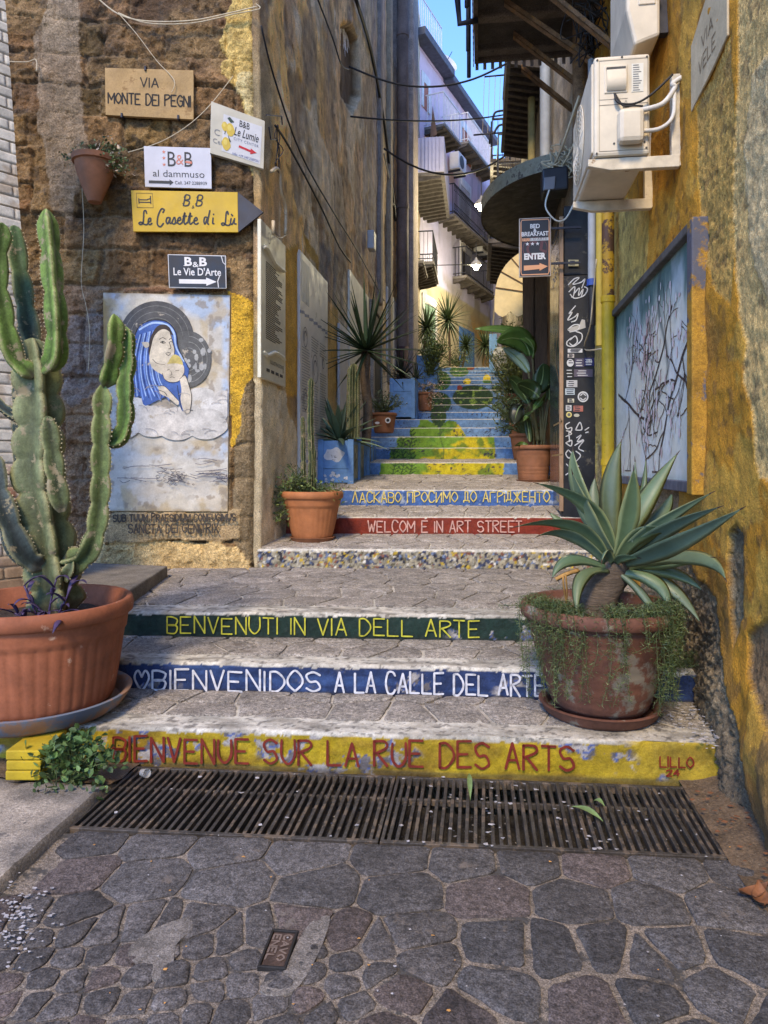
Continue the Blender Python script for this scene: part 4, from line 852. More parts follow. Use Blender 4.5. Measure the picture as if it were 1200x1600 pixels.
balcony(b2, W2, -14.3, -11.0, 7.75, .56, 15, M_blackiron); balcony(b2, W2, -20.6, -17.2, 8.8, .72, 12, M_blackiron); balcony(b2, W2, -18.4, -15.2, 6.25, .80, 12, M_blackiron); balcony(b2, W2, -17.0, -15.4, 7.6, .62, 7, M_blackiron)
# overhead balcony nearest the street
G = MB(); zS = 5.95; y0, y1 = 5.1, 7.85
o_ = thing('overhead_balcony', (1.1, 6.5, 5.5), 'dark soot stained concrete balcony on rusty struts overhanging the alley at top right', 'balcony')
X, Y = np.meshgrid(np.linspace(-.02, 1.2, 60), np.linspace(y0, y1, 110), indexing='ij'); bm_ = np.abs(((Y - .2) / .58) % 1 - .5)
C = np.ones(X.shape + (3,)) * np.array((.075, .062, .05)) * (.5 + 1.0 * fbm(X * 4, Y * 3, 2))[..., None]; C = mixc(C, (.16, .13, .10), sm(.38, .42, bm_) * .8)  # underside mottled, darker than the slab edges, with paler bands
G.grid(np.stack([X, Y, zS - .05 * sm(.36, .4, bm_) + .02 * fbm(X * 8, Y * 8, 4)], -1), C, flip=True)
G.box((-.02, y0, zS + .04), (1.2, y1, zS + .2), (.13, .11, .09)); G.box((-.06, y0 - .02, zS - .06), (-.02, y1, zS + .18), (.15, .12, .09)); G.box((-.06, y1, zS - .06), (1.2, y1 + .04, zS + .18), (.15, .12, .09)); G.build('slab', M_plast, o_)
for i, (p, q) in enumerate((((910, 188), (803, 101)), ((924, 152), (801, 58)), ((938, 110), (812, 24)), ((957, 77), (866, 2)))):
    a_ = onx(*p, XR - .02); d_ = (onx(*p, XR - .02) - EYE).dot(FW); b_ = ony(*q, a_.y); G = MB(); dr_ = (b_ - a_); b_ = a_ + dr_ * ((zS - .04 - a_.z) / dr_.z)
    for k in (0, 1): G.obox(a_ + Vector((0, -.035 + (0 if k == 0 else 0), 0)), b_ - a_, (0, .07 if k == 0 else .012, 0), UP * (.012 if k == 0 else .06))
    G.build('strut', M_rustbar, o_, bev=.003)
G = MB()
for yy in (5.2, 5.9, 6.6, 7.3, 7.8): G.tube([(-.12, yy, zS - .25), (-.12, yy, zS + 1.1)], .022, 8)
G.tube([(-.12, 5.0, zS + .95), (-.12, 7.85, zS + .95)], .02, 8); G.tube([(-.22, 5.2, zS + 1.2), (-.22, 7.0, zS + .1), (-.2, 7.05, zS - .12), (-.02, 7.05, zS - .1)], .03, 8); G.build('railing', M_blackiron, o_, smooth=True)
G = MB()
for i in range(26): yy = 5.2 + i * .105; G.box((-.075, yy, zS - .10), (-.065, yy + .05, zS + .9))
for i in range(14): xx = -.05 + i * .085; G.box((xx, y1 + .05, zS - .12), (xx + .035, y1 + .06, zS + .8))
G.build('cane_screen', mat('grey_reed', (.20, .19, .20), .8, .4, 12, .3), o_)
# floodlight, awning, sign
p = ony(868, 280, 7.3); fl = thing('floodlight', p, 'black box floodlight fixed over the black pillar', 'floodlight'); G = MB()
G.obox(p + Vector((-.13, 0, -.12)), (.26, 0, .02), (0, .22, -.02), (.0, .03, .25)); G.build('housing', mat('black_plastic', (.02, .02, .023), .4, .2), fl, bev=.02)
G = MB(); G.obox(p + Vector((-.12, -.012, -.11)), (.11, 0, .01), (.01, -.0, .13), (0, .02, 0)); G.build('lens', mat('lamp_glass', (.16, .16, .17), .15, .1, 5, 0), fl, bev=.006)
G = MB(); G.tube(crv([p + Vector(q) for q in ((-.06, .0, -.1), (-.1, -.02, -.28), (.0, -.02, -.42), (.10, 0, -.40), (.18, 0, -.25))]), .009, 6); G.build('cable', mat('white_cable', (.55, .54, .48), .6, .1), fl, smooth=True)
aw = thing('awning', (.6, 12.2, 4.2), 'cream scalloped barrel awning over a shop door on the right', 'awning'); G = MB(); n = 9; yA, yB = 11.2, 13.2; ny = 30; v = []
for i in range(n + 1):
    w = math.pi / 2 * i / n
    for j in range(ny + 1): v.append((.95 - .72 * math.sin(w), yA + (yB - yA) * j / ny, 4.1 + .75 * math.cos(w)))
for j in range(ny + 1): v.append((.225, yA + (yB - yA) * j / ny, 3.86 - .09 * abs(math.sin(j * math.pi / 5))))
m_ = ny + 1; f = [(i * m_ + j, i * m_ + j + 1, (i + 1) * m_ + j + 1, (i + 1) * m_ + j) for i in range(n + 1) for j in range(ny)]
G.add(v, f); M_awn = mat('cream_canvas', (.76, .62, .34), .8, .15, 6, .2, 30); G.build('canvas', M_awn, aw, smooth=True, auto=50)
G = MB(); v = [(.95, yA, 4.1)] + [(.95 - .72 * math.sin(math.pi / 2 * i / n), yA, 4.1 + .75 * math.cos(math.pi / 2 * i / n)) for i in range(n + 1)]; G.add(v, [(0, i + 1, i + 2) for i in range(n)])
k0 = len(G.v); q = [(.95 - .725 * j / 12, yA, 4.1) for j in range(13)] + [(.95 - .725 * j / 12, yA, 3.86 - .09 * abs(math.sin(j * math.pi / 4))) for j in range(13)]; G.add(q, [(j, j + 1, j + 14, j + 13) for j in range(12)]); G.build('side_panel', M_awn, aw)
G = MB()
for i in (2, 4, 6, 8): w = math.pi / 2 * i / n; G.tube([(.95, yA - .01, 4.1), (.95 - .725 * math.sin(w), yA - .01, 4.1 + .755 * math.cos(w))], .009, 5)
G.build('ribs', M_rustbar, aw)
G = MB(); G.box((.64, 10.86, 2.0), (.80, 10.92, 5.0)); G.box((.82, 10.86, 2.0), (1.0, 10.92, 5.0)); G.box((.64, 10.92, 2.0), (1.0, 10.95, 5.0)); tag(G.build('shutter_leaf', mat('brown_wood', (.11, .065, .035), .8, .4, 6, .4, 40, fine=.2, stretch=(1, 1, .15)), bev=.006), 'tall brown wooden shutter leaf standing open beside the cream awning', 'shutter')
sg = thing('hanging_sign', ony(836, 433, 7.3), 'black hanging sign reading BED & BREAKFAST ENTER with an orange arrow', 'sign'); SP = RIS(7.3)
(a0, b0), (a1, b1) = SP.uv(811, 433), SP.uv(861, 339); M_sb = mat('sign_black', (.022, .020, .022), .4, .2, 6, .05); M_print = mat('sign_print', rough=.5, var=.1, bump=0, attr=True)
G = MB(); G.slab(SP, a0, a1, b0, b1, -.03, 0, (.5, .3, .2)); G.build('edge_board', mat('sign_edge', (.48, .40, .33), .5, .2), sg, bev=.004)
G = MB(); G.slab(SP, a0 + .008, a1 - .008, b0 + .008, b1 - .008, .0, .002); G.build('face', M_sb, sg)
G = MB(); w, h = a1 - a0, b1 - b0; X_ = lambda u, v: (a0 + u * w, b0 + v * h); om = (.62, .30, .15); cm = (a0 + a1) / 2
ribbon(G, SP, [X_(*q) for q in ((.06, .08), (.06, .93), (.09, .965), (.91, .965), (.94, .93), (.94, .08), (.91, .035), (.09, .035), (.06, .08))], .010, .0035, om)
ribbon(G, SP, [(cm + math.cos(t_) * w * .38, b0 + h * .48 + math.sin(t_) * w * .34) for t_ in np.linspace(0, 6.28, 30)], .008, .003, (.10, .035, .04)); ribbon(G, SP, [X_(.72, .6), X_(.68, .45), X_(.8, .42)], .03, .0032, (.10, .035, .04)); ribbon(G, SP, [(cm - .01 + math.cos(t_) * w * .2, b0 + h * .47 + math.sin(t_) * w * .22) for t_ in np.linspace(1.2, 5.4, 20)], .025, .0033, (.10, .035, .04))
wt = (.66, .64, .62)
printed(G, SP, 'BED', cm, b0 + h * .82, .042, w * .30, .005, .025, 0, 'CENTER', wt); printed(G, SP, '&', cm, b0 + h * .755, .034, None, .005, .03, 0, 'CENTER', wt); printed(G, SP, 'BREAKFAST', cm, b0 + h * .69, .042, w * .84, .005, .025, 0, 'CENTER', wt)
flat(G, SP, [X_(.1, .605), X_(.34, .605), X_(.34, .655), X_(.1, .655)], .0045, om, True); flat(G, SP, [X_(.34, .605), X_(.92, .605), X_(.92, .655), X_(.34, .655)], .0045, (.45, .45, .43), True); printed(G, SP, "FILO D'ARTE", cm, b0 + h * .617, .024, w * .74, .0056, 0, 0, 'CENTER', (.12, .08, .08), 1.2)
for sx in (.26, .42, .58):
    c0 = X_(sx, .555); flat(G, SP, [(c0[0] + math.sin(t_ * math.pi / 5) * (.02 if t_ % 2 == 0 else .008), c0[1] + math.cos(t_ * math.pi / 5) * (.02 if t_ % 2 == 0 else .008)) for t_ in range(10)], .005, wt, True)
printed(G, SP, 'ENTER', cm, b0 + h * .295, .058, w * .68, .005, .05, 0, 'CENTER', wt)
flat(G, SP, [X_(*q) for q in ((.15, .105), (.64, .125), (.64, .095), (.9, .165), (.64, .225), (.64, .195), (.15, .19))], .005, om, True); G.build('lettering', M_print, sg)
for zz in (b1 - .12, b0 + .12): G = MB(); G.box((a1, 7.31, zz), (1.0, 7.33, zz + .02)); G.build('bracket', M_blackiron, sg)
# ================================================================== SIGNS ON THE CORNER FACADE
def board(pl, corners, k, th, m, parent, name='board', col=None, bev=.003):
    G = MB(); P = [pl.uv(*q) for q in corners]; G.prism([pl.pt(a, b, k - th) for a, b in P], pl.n * th, col); return G.build(name, m, parent, bev=bev)
def signthing(name, pl, corners, k, th, m, label, cat='sign', group=None):
    P = [pl.uv(*q) for q in corners]; a = sum(p[0] for p in P) / len(P); b = min(p[1] for p in P)
    t = thing(name, pl.pt(a, b, k), label, cat, group); board(pl, corners, k, th, m, t); return t
class Skew:                                              # unit square on a board (0..1, 0..1) mapped bilinearly to its corners
    def __init__(s, pl, c, k):
        s.pl = pl; s.P = [pl.uv(*q) for q in c]; s.k = k
        s.w = math.dist(s.P[0], s.P[1]); s.h = math.dist(s.P[0], s.P[3])
    def pt(s, a, b, k=0):
        u, v = a / s.w, b / s.h; (x0, y0), (x1, y1), (x2, y2), (x3, y3) = s.P
        x = (x0 * (1 - u) + x1 * u) * (1 - v) + (x3 * (1 - u) + x2 * u) * v; y = (y0 * (1 - u) + y1 * u) * (1 - v) + (y3 * (1 - u) + y2 * u) * v
        return s.pl.pt(x, y, s.k + k)
KF = .075
M_prn = MATS['sign_print']
c = [(169, 186), (305, 193), (305, 117), (168, 113)]
t = signthing('street_plaque', FAC, c, KF, .035, mat('sandy_marble', (.36, .235, .10), .8, .25, 5, .35, 60, .003, fine=.12, spot=(.25, .15, .06), spots=(5, .6)), 'worn sandy stone street plaque carved VIA MONTE DEI PEGNI', 'plaque')
s = Skew(FAC, c, KF); G = MB(); random.seed(5)
brush(G, s, 'VIA', s.w * .40, s.w * .60, s.h * .62, s.h * .19, .011, .0015, .02); brush(G, s, 'MONTE DEI PEGNI', s.w * .035, s.w * .965, s.h * .25, s.h * .22, .013, .0015, .03, sp=1.2); G.build('lettering', mat('black_paint', (.02, .018, .016), .8, .2, 40, 0), t)
G = MB()
for u, v in ((.19, .0), (.83, .02), (.46, 1.0)): p = s.pt(u * s.w, v * s.h, -.005); G.obox(p + Vector((-.008, -.02, -.02)), (.016, 0, 0), (0, .04, 0), (0, 0, .04))
G.build('clamp', M_blackiron, t, bev=.002)
c = [(328, 239), (412, 264), (414, 189), (330, 158)]; q0 = FAC.hit(370, 240)
LS = Plane(FAC.hit(329, 240) + FAC.n * .10, (FAC.u * 1 + FAC.n * -.18).normalized(), (FAC.n + FAC.u * .18).normalized())
t = signthing('guesthouse_sign', LS, c, 0, .045, mat('sign_cream', (.46, .43, .34), .5, .12, 6, .1), 'slanted white B&B Le Lumie sign with lemons and a red arrow')
s = Skew(LS, c, 0); G = MB(); u = lambda a, b: (a * s.w, b * s.h)
flat(G, s, [u(.21, .11), u(.93, .07), u(.95, .86), u(.23, .84)], .002, (.50, .50, .51), True)
printed(G, s, 'B&B', s.w * .62, s.h * .70, s.h * .13, s.w * .19, .004, .005, .1, 'CENTER', (.02, .02, .02)); printed(G, s, 'Le Lumie', s.w * .66, s.h * .50, s.h * .17, s.w * .46, .004, .006, .35, 'CENTER', (.02, .02, .02)); printed(G, s, 'CITY CENTER', s.w * .66, s.h * .40, s.h * .055, s.w * .46, .004, 0, 0, 'CENTER', (.12, .14, .2), 1.3)
printed(G, s, 'Info: +39 349 2287361', s.w * .66, s.h * .10, s.h * .05, s.w * .5, .004, 0, .2, 'CENTER', (.08, .1, .25)); printed(G, s, 'C', s.w * .07, s.h * .38, s.h * .12, None, .003, 0, 0, 'LEFT', (.2, .2, .2)); printed(G, s, 'Cell.', s.w * .05, s.h * .22, s.h * .09, None, .003, 0, 0, 'LEFT', (.2, .2, .2))
flat(G, s, [u(*q) for q in ((.52, .28), (.74, .255), (.74, .215), (.86, .28), (.75, .335), (.745, .30), (.53, .325))], .0045, (.42, .015, .02), True)
for (x, y, r) in ((.26, .60, .055), (.36, .57, .075), (.29, .27, .075)): flat(G, s, [u(x + r * math.cos(w) * (1 if abs(math.cos(w)) < .95 else 1.15), y + r * 1.75 * math.sin(w)) for w in np.linspace(0, 6.0, 16)], .0046 + r * .002, (.50, .36, .05), True); flat(G, s, [u(x - .015 + r * .5 * math.cos(w), y + .03 + r * .8 * math.sin(w)) for w in np.linspace(0, 6.0, 12)], .0052 + r * .002, (.58, .46, .10), True)
for (x, y, dx, dy) in ((.30, .78, .13, -.03), (.32, .44, .06, -.10), (.25, .45, .03, .08)): flat(G, s, [u(x, y), u(x + dx * .4 + dy * .2, y + dy * .4 + .05), u(x + dx, y + dy), u(x + dx * .5, y + dy * .6 - .05)], .0058, (.03, .05, .03), True)
G.build('lettering', M_prn, t)
c = [(230, 297), (333, 300), (332, 237), (228, 234)]
t = signthing('guesthouse_sign', FAC, c, KF, .02, mat('sign_white', (.47, .47, .51), .5, .08, 6, .05), 'small white B&B al dammuso sign with a black arrow')
s = Skew(FAC, c, KF); G = MB(); k_ = (.015, .015, .015); om = (.5, .16, .10)
printed(G, s, 'B', s.w * .41, s.h * .52, s.h * .37, s.w * .12, .002, .0, 0, 'CENTER', k_); printed(G, s, 'B', s.w * .66, s.h * .52, s.h * .37, s.w * .12, .002, .0, 0, 'CENTER', k_); printed(G, s, '&', s.w * .53, s.h * .57, s.h * .25, s.w * .11, .002, -.005, 0, 'CENTER', om)
printed(G, s, 'al dammuso', s.w * .51, s.h * .26, s.h * .17, s.w * .77, .002, -.004, 0, 'CENTER', k_); printed(G, s, 'Cell. 347 2288939', s.w * .69, s.h * .085, s.h * .08, s.w * .48, .002, 0, 0, 'CENTER', k_)
for yy in (.87, .72, .56): flat(G, s, [(s.w * .295 + math.sin(q * math.pi / 5) * (.018 if q % 2 == 0 else .007), s.h * yy + math.cos(q * math.pi / 5) * (.018 if q % 2 == 0 else .007)) for q in range(10)], .002, om, True)
flat(G, s, [(s.w * a, s.h * b) for a, b in ((.06, .09), (.37, .09), (.37, .05), (.43, .125), (.37, .20), (.37, .16), (.06, .16))], .002, k_, True); flat(G, s, [(s.w * a, s.h * b) for a, b in ((.61, .62), (.71, .59), (.71, .65), (.62, .66))], .0035, om, True); G.build('lettering', M_prn, t)
c = [(212, 366), (374, 367), (373, 305), (208, 302)]
t = signthing('guesthouse_sign', FAC, c, KF - .002, .025, mat('sign_yellow', (.50, .32, .010), .45, .12, 5, .08, 20, spot=(.4, .2, .01), spots=(9, .68)), 'yellow arrow-shaped B&B Le Casette di Lù sign with a black point')
board(FAC, [(374, 367.3), (413, 336), (373, 304.7)], KF - .001, .025, mat('sign_charcoal', (.035, .033, .04), .5, .15, 6, .1), t, 'arrow_point')
s = Skew(FAC, c, KF - .002); G = MB(); ribbon(G, s, [(s.w * a, s.h * b) for a, b in ((.05, .58), (.05, .93), (.20, .93), (.20, .58), (.05, .58))], .004, .002, k_)
for q in (((.07, .68), (.07, .80)), ((.07, .71), (.18, .71)), ((.18, .68), (.18, .86)), ((.08, .77), (.15, .77)), ((.15, .78), (.175, .80))): ribbon(G, s, [(s.w * a, s.h * b) for a, b in q], .009, .002, k_)
def script(word, x0, x1, y, h, w=.014):                  # one joined pen line per stroke, written on a 0..1 wide baseline
    for st in word: ribbon(G, s, [(v.x, v.y) for v in crv([((x0 + (x1 - x0) * p) * s.w, (y + h * q) * s.h, 0) for p, q in st], 6)], w, .0022 + random.random() * .0006, k_, .15)
BB = [[(.05, .0), (.35, .95)], [(.2, .75), (.45, 1.0), (.85, .9), (.75, .6), (.3, .5), (.75, .4), (.65, .08), (.2, .0), (.02, .2)]]
script(BB, .48, .56, .64, .27, .012); script(BB, .60, .68, .64, .27, .012); printed(G, s, '&', s.w * .575, s.h * .575, s.h * .08, None, .002, 0, .2, 'CENTER', k_)
script([[(.66, .80), (.60, 1.0), (.47, .92), (.42, .5), (.35, .1), (.16, .0), (.06, .1), (.22, .17), (.42, .03), (.62, .0), (.72, .1)], [(.72, .2), (.9, .25), (.92, .45), (.78, .4), (.74, .1), (.86, .0), (1, .1)]], .05, .18, .17, .34)
script([[(.62, .75), (.75, .95), (.5, 1.0), (.2, .5), (.1, -.1), (.35, -.3), (.62, -.05)]], .22, .33, .22, .33)
for i, st in enumerate(([[(.8, .5), (.3, .5), (.1, .2), (.35, .02), (.75, .4)], [(.8, .5), (.72, .1), (.95, .05)]], [[(.1, .1), (.6, .55), (.75, .2), (.55, .0), (.2, .05)], [(.75, .1), (1, .1)]], [[(.1, .25), (.7, .35), (.6, .55), (.25, .4), (.2, .1), (.55, .0), (1, .15)]], [[(.0, .1), (.55, .95), (.35, .2), (.5, .0), (.9, .15)], [(.2, .62), (.8, .66)]], [[(.0, .1), (.55, .95), (.35, .2), (.5, .0), (.9, .15)], [(.2, .62), (.8, .66)]], [[(.1, .25), (.7, .35), (.6, .55), (.25, .4), (.2, .1), (.55, .0), (.9, .1)]])): script(st, .31 + i * .052, .365 + i * .052, .19, .30)
script([[(.55, .5), (.2, .5), (.05, .2), (.2, .02), (.5, .4)], [(.9, 1.0), (.55, .15), (.7, .0)]], .67, .74, .19, .34); script([[(.2, .5), (.05, .1), (.4, .05)]], .755, .79, .19, .32); script([[(.35, .75), (.36, .8)]], .755, .79, .19, .32)
script([[(.76, .80), (.70, 1.0), (.57, .92), (.50, .5), (.42, .1), (.18, .0), (.06, .1), (.25, .17), (.5, .03), (.8, .0), (.95, .1)]], .835, .93, .17, .34); script([[(.15, .5), (.05, .15), (.3, .02), (.7, .5)], [(.7, .5), (.62, .12), (.95, .05)], [(.2, .85), (.4, .72)]], .925, .985, .19, .30)
G.build('lettering', M_prn, t)
c = [(267, 453), (356, 454), (355, 403), (265, 401)]
t = signthing('guesthouse_sign', FAC, c, KF, .02, mat('sign_whiteedge', (.5, .5, .5), .5, .1), "small black B&B Le Vie D'Arte sign with a white arrow above the mural"); s = Skew(FAC, c, KF)
G = MB(); G.prism([s.pt(a * s.w, b * s.h, 0) for a, b in ((.015, .03), (.985, .02), (.98, .97), (.015, .975))], FAC.n * .002); G.build('face', M_sb, t)
G = MB(); printed(G, s, 'B', s.w * .35, s.h * .67, s.h * .25, s.w * .13, .004, .03, 0, 'CENTER', wt); printed(G, s, '&', s.w * .475, s.h * .63, s.h * .16, s.w * .10, .004, .01, 0, 'CENTER', wt); printed(G, s, 'B', s.w * .605, s.h * .67, s.h * .25, s.w * .13, .004, .03, 0, 'CENTER', wt); printed(G, s, "Le Vie D'Arte", s.w * .50, s.h * .38, s.h * .22, s.w * .82, .004, .012, 0, 'CENTER', wt)
for x in (.29, .41, .545, .665): flat(G, s, [u_ for u_ in ((s.w * (x - .02), s.h * .655), (s.w * (x + .02), s.h * .655), (s.w * (x + .02), s.h * .675), (s.w * (x - .02), s.h * .675))][:4], .0045, wt, True) if x in (.29, .545) else None
flat(G, s, [(s.w * a, s.h * b) for a, b in ((.18, .13), (.65, .13), (.65, .07), (.83, .195), (.65, .32), (.65, .26), (.18, .26))], .004, wt, True); ribbon(G, s, [(s.w * a, s.h * b) for a, b in ((.92, .97), (.95, .78), (.99, .72))], .006, .004, wt); ribbon(G, s, [(s.w * a, s.h * b) for a, b in ((.89, .40), (.85, .22), (.86, .03))], .007, .004, wt); G.build('lettering', M_prn, t)
# ---- painted mural panel
mp = [(165, 798), (356, 799), (360, 462), (162, 458)]; P = [FAC.uv(*q) for q in mp]; KM = .016
t = thing('mural', FAC.pt((P[0][0] + P[1][0]) / 2, P[0][1], KM), 'faded mural panel of a woman in a blue veil holding a baby among clouds', 'mural')
s = Skew(FAC, mp, KM); aa = np.linspace(0, 1, 150); bb = np.linspace(0, 1, 250); Am, Bm = np.meshgrid(aa, bb, indexing='ij')
X, Y = Am * 1.1, Bm * 1.9; n1 = fbm(X * 4, Y * 4, 3, 5); n2 = fbm(X * 9, Y * 12, 7, 4)
C = np.ones(Am.shape + (3,)) * np.array((.50, .47, .41)); C = mixc(C, (.34, .42, .54), sm(.42, .55, n1 + .12 * np.sin(Bm * 6)) * sm(.5, .62, Bm) * .9); C = mixc(C, (.47, .38, .22), sm(.47, .6, fbm(X * 3 + 7, Y * 2.6, 4)) * sm(.45, .7, Bm) * .9); C = mixc(C, (.38, .46, .58), sm(.92, .97, Am) * sm(.4, .3, np.abs(Bm - .6)) * .9)
C = mixc(C, (.40, .44, .50), sm(.05, .0, np.abs(Bm - .24 - .06 * n1)) * .7); C = mixc(C, (.46, .36, .22), sm(.5, .62, n2) * .35 * sm(.25, .0, Bm)); C = mixc(C, (.42, .33, .19), sm(.48, .62, fbm(X * 5 + 3, Y * 5, 15, 5)) * .75); C = mixc(C, (.25, .21, .16), sm(.60, .66, fbm(X * 16, Y * 16, 16, 4)) * .7); C = mixc(C, (.56, .54, .48), sm(.5, .62, fbm(X * 3 + 11, Y * 3, 18, 4)) * .6); C = mixc(C, (.28, .2, .10), sm(.025, .0, np.minimum(np.minimum(Am, 1 - Am), np.minimum(Bm, 1 - Bm)) + .02 * n2) * .8); C = mixc(C, (.36, .24, .10), sm(.12, .0, Am) * sm(.4, .6, n1) * sm(.5, .8, Bm))
dz = (n2 - .5) * .010 + (n1 - .5) * .008; x = np.array([[list(s.pt(a * s.w, b * s.h, d)) for b, d in zip(bb, dz[i])] for i, a in enumerate(aa)])
G = MB(); G.grid(x, C); rim = [s.pt(a * s.w, b * s.h, -.004) for a, b in ((0, 0), (1, 0), (1, 1), (0, 1))]; G.prism([q - FAC.n * .05 for q in rim], FAC.n * .046, (.35, .27, .16)); pan = G.build('panel', mat('mural_plaster', rough=.9, var=.14, vs=8, bump=.35, bs=60, bd=.003, attr=True, fine=.08), t, smooth=True, auto=40)
G = MB(); kk = [KM + .008]
def art(pts, col, sm_=False, n=4):
    P = pts; pts = [(min(max(q[0], 445), 950), q[1]) for q in pts]; P = pts
    if sm_: P = [(v.x, v.y) for v in crv([(a, b, 0) for a, b in list(pts) + [pts[0]]], n)][:-1]
    kk[0] += .00022; flat(G, FAC, [(p[0] / 2.667, 400 + p[1] / 2.667) for p in P], kk[0], col)
def ink(pts, w=.006, col=(.03, .03, .035), n=5): pts = [(min(q[0], 948), q[1]) for q in pts]; kk[0] += .0001; pxstroke(G, FAC, [(p[0] / 2.667, 400 + p[1] / 2.667) for p in pts], w, kk[0], col, n, .5)
rnd = random.Random(4)
art(circ(655, 345, 155, 40), (.085, .085, .085)); art(circ(785, 432, 97, 36, 118), (.115, .115, .11))
for r in (60, 85, 110, 135): ink([(655 + r * math.cos(w), 345 - r * math.sin(w)) for w in np.linspace(.1, 3.1, 14)], .006, (.17, .17, .16))
for r in (40, 60, 80): ink([(785 + r * math.cos(w), 432 - r * 1.2 * math.sin(w)) for w in np.linspace(-1.4, 1.5, 12)], .006, (.24, .24, .22))
for _ in range(16): a_, b_ = 790 + rnd.gauss(20, 35), 440 + rnd.gauss(0, 55); art(circ(a_, b_, rnd.uniform(4, 12), 7, rnd.uniform(6, 20)), (.36, .36, .34))
cl = [(.56, .53, .48), (.50, .48, .44), (.60, .58, .54), (.47, .47, .47)]
for cx, cy, r in ((560, 640, 70), (640, 690, 90), (740, 700, 95), (840, 600, 70), (900, 640, 70), (860, 700, 90), (930, 590, 40), (520, 720, 60), (480, 690, 60)): art([(cx + r * math.cos(w) * (1 + .06 * math.sin(5 * w)), cy + r * .72 * math.sin(w)) for w in np.linspace(0, 6.0, 22)], rnd.choice(cl), True, 2)
art([(563, 345), (585, 295), (640, 270), (700, 278), (735, 318), (745, 380), (768, 430), (790, 470), (780, 540), (792, 575), (765, 648), (740, 600), (690, 590), (610, 625), (590, 585), (562, 572)], (.065, .125, .35), True)
for k in range(13): x0 = 570 + k * 7.5; ink([(x0 + 18 - k * .7, 330 - k * 2), (x0 - 2, 420), (x0 - 2 + k, 500 + 2 * k), (x0 + 6 + 4.5 * k, 585 + (k % 3) * 8)], (.009, .006, .012)[k % 3], ((.33, .45, .68), (.02, .04, .16), (.16, .26, .58))[k % 3])
ink([(585, 310), (640, 282), (700, 290), (728, 325), (738, 385), (770, 440)], .016, (.34, .46, .68)); ink([(563, 345), (585, 295), (640, 270), (700, 278), (735, 318), (745, 380), (768, 430), (790, 470)], .008)
art([(622, 400), (630, 345), (660, 295), (700, 292), (724, 330), (716, 330), (670, 330), (640, 380), (632, 440)], (.05, .04, .035), True)
art([(634, 380), (648, 335), (680, 308), (712, 322), (726, 372), (730, 400), (720, 440), (700, 455), (700, 500), (672, 492), (640, 470), (626, 430)], (.55, .49, .38), True)
ink([(712, 322), (726, 372), (731, 402), (720, 441), (698, 455)], .005); ink([(698, 455), (660, 450), (640, 432)], .004)
for q in ([(668, 350), (682, 343), (696, 350)], [(672, 362), (683, 358), (693, 364), (682, 366), (672, 362)], [(708, 352), (716, 346), (722, 352)], [(710, 362), (717, 358), (721, 363)], [(708, 362), (716, 385), (706, 390)], [(694, 408), (706, 405), (715, 408)], [(697, 412), (706, 417), (713, 411)]): ink(q, .005)
art([(655, 345)] and circ(682, 361, 3.5, 8), (.03, .03, .03)); art([(594, 362), (622, 362), (624, 380), (608, 384)], (.50, .45, .36), True)
art([(680, 490), (690, 455), (725, 445), (765, 455), (770, 490), (750, 522), (715, 528), (690, 515)], (.57, .50, .39), True); art([(700, 452), (725, 415), (752, 422), (766, 455), (740, 450)], (.52, .42, .14), True)
for q in ([(700, 478), (710, 474)], [(735, 480), (750, 478)], [(715, 480), (720, 496), (712, 498)], [(712, 508), (722, 506), (732, 509)], [(680, 490), (690, 515), (715, 528), (750, 522), (770, 490)]): ink(q, .004)
art([(662, 545), (690, 545), (725, 580), (748, 605), (742, 622), (705, 592), (672, 575)], (.55, .49, .39), True); art([(752, 515), (775, 500), (792, 545), (802, 590), (795, 650), (772, 652), (756, 600), (760, 560)], (.55, .49, .39), True)
for q in ([(662, 545), (690, 545), (725, 580), (748, 605)], [(752, 515), (775, 500), (792, 545), (802, 590), (795, 650)], [(742, 540), (748, 580), (760, 640)], [(665, 560), (690, 570), (700, 585)]): ink(q, .005)
for _ in range(26): cx, cy, r = rnd.uniform(500, 950), rnd.uniform(560, 780), rnd.uniform(14, 45); a_ = rnd.uniform(3.4, 5); ink([(cx + r * math.cos(w), cy + r * .7 * math.sin(w)) for w in np.linspace(a_, a_ + 1.7, 6)], .0045, (.30, .29, .29))
for _ in range(34): x0, y0 = rnd.uniform(470, 930), rnd.gauss(905, 28); L = rnd.uniform(20, 130); ink([(x0, y0), (x0 + L * .4, y0 + rnd.uniform(-10, 10)), (x0 + L, y0 + rnd.uniform(-12, 18))], .0045, (.10, .10, .13))
for k in range(30): cx, cy = rnd.gauss(735, 35), rnd.gauss(925, 16); r = rnd.uniform(4, 14); ink([(cx + r * math.cos(w), cy + r * .6 * math.sin(w)) for w in np.linspace(0, 5, 6)], .004, (.08, .08, .10))
G.build('painting', mat('mural_paint', rough=.92, var=.28, vs=11, bump=.3, bs=60, attr=True, fine=.12, spot=(.42, .37, .29), spots=(9, .645)), pan)
G = MB(); random.seed(9); pl = FAC.off(.06); l1, l1b = pl.uv(177, 815), pl.uv(368, 803); l2, l2b = pl.uv(201, 833), pl.uv(341, 819)
brush(G, pl, 'SUB TUUM PRAESIDIUM CONFUGIMUS', l1[0], l1b[0], l1[1], l1b[1] - l1[1], .012, .006, .08); brush(G, pl, 'SANCTA DEI GENITRIX', l2[0], l2b[0], l2[1], l2b[1] - l2[1], .012, .006, .08); G.build('inscription', mat('faded_black', (.06, .05, .04), .9, .5, 20, 0), t)
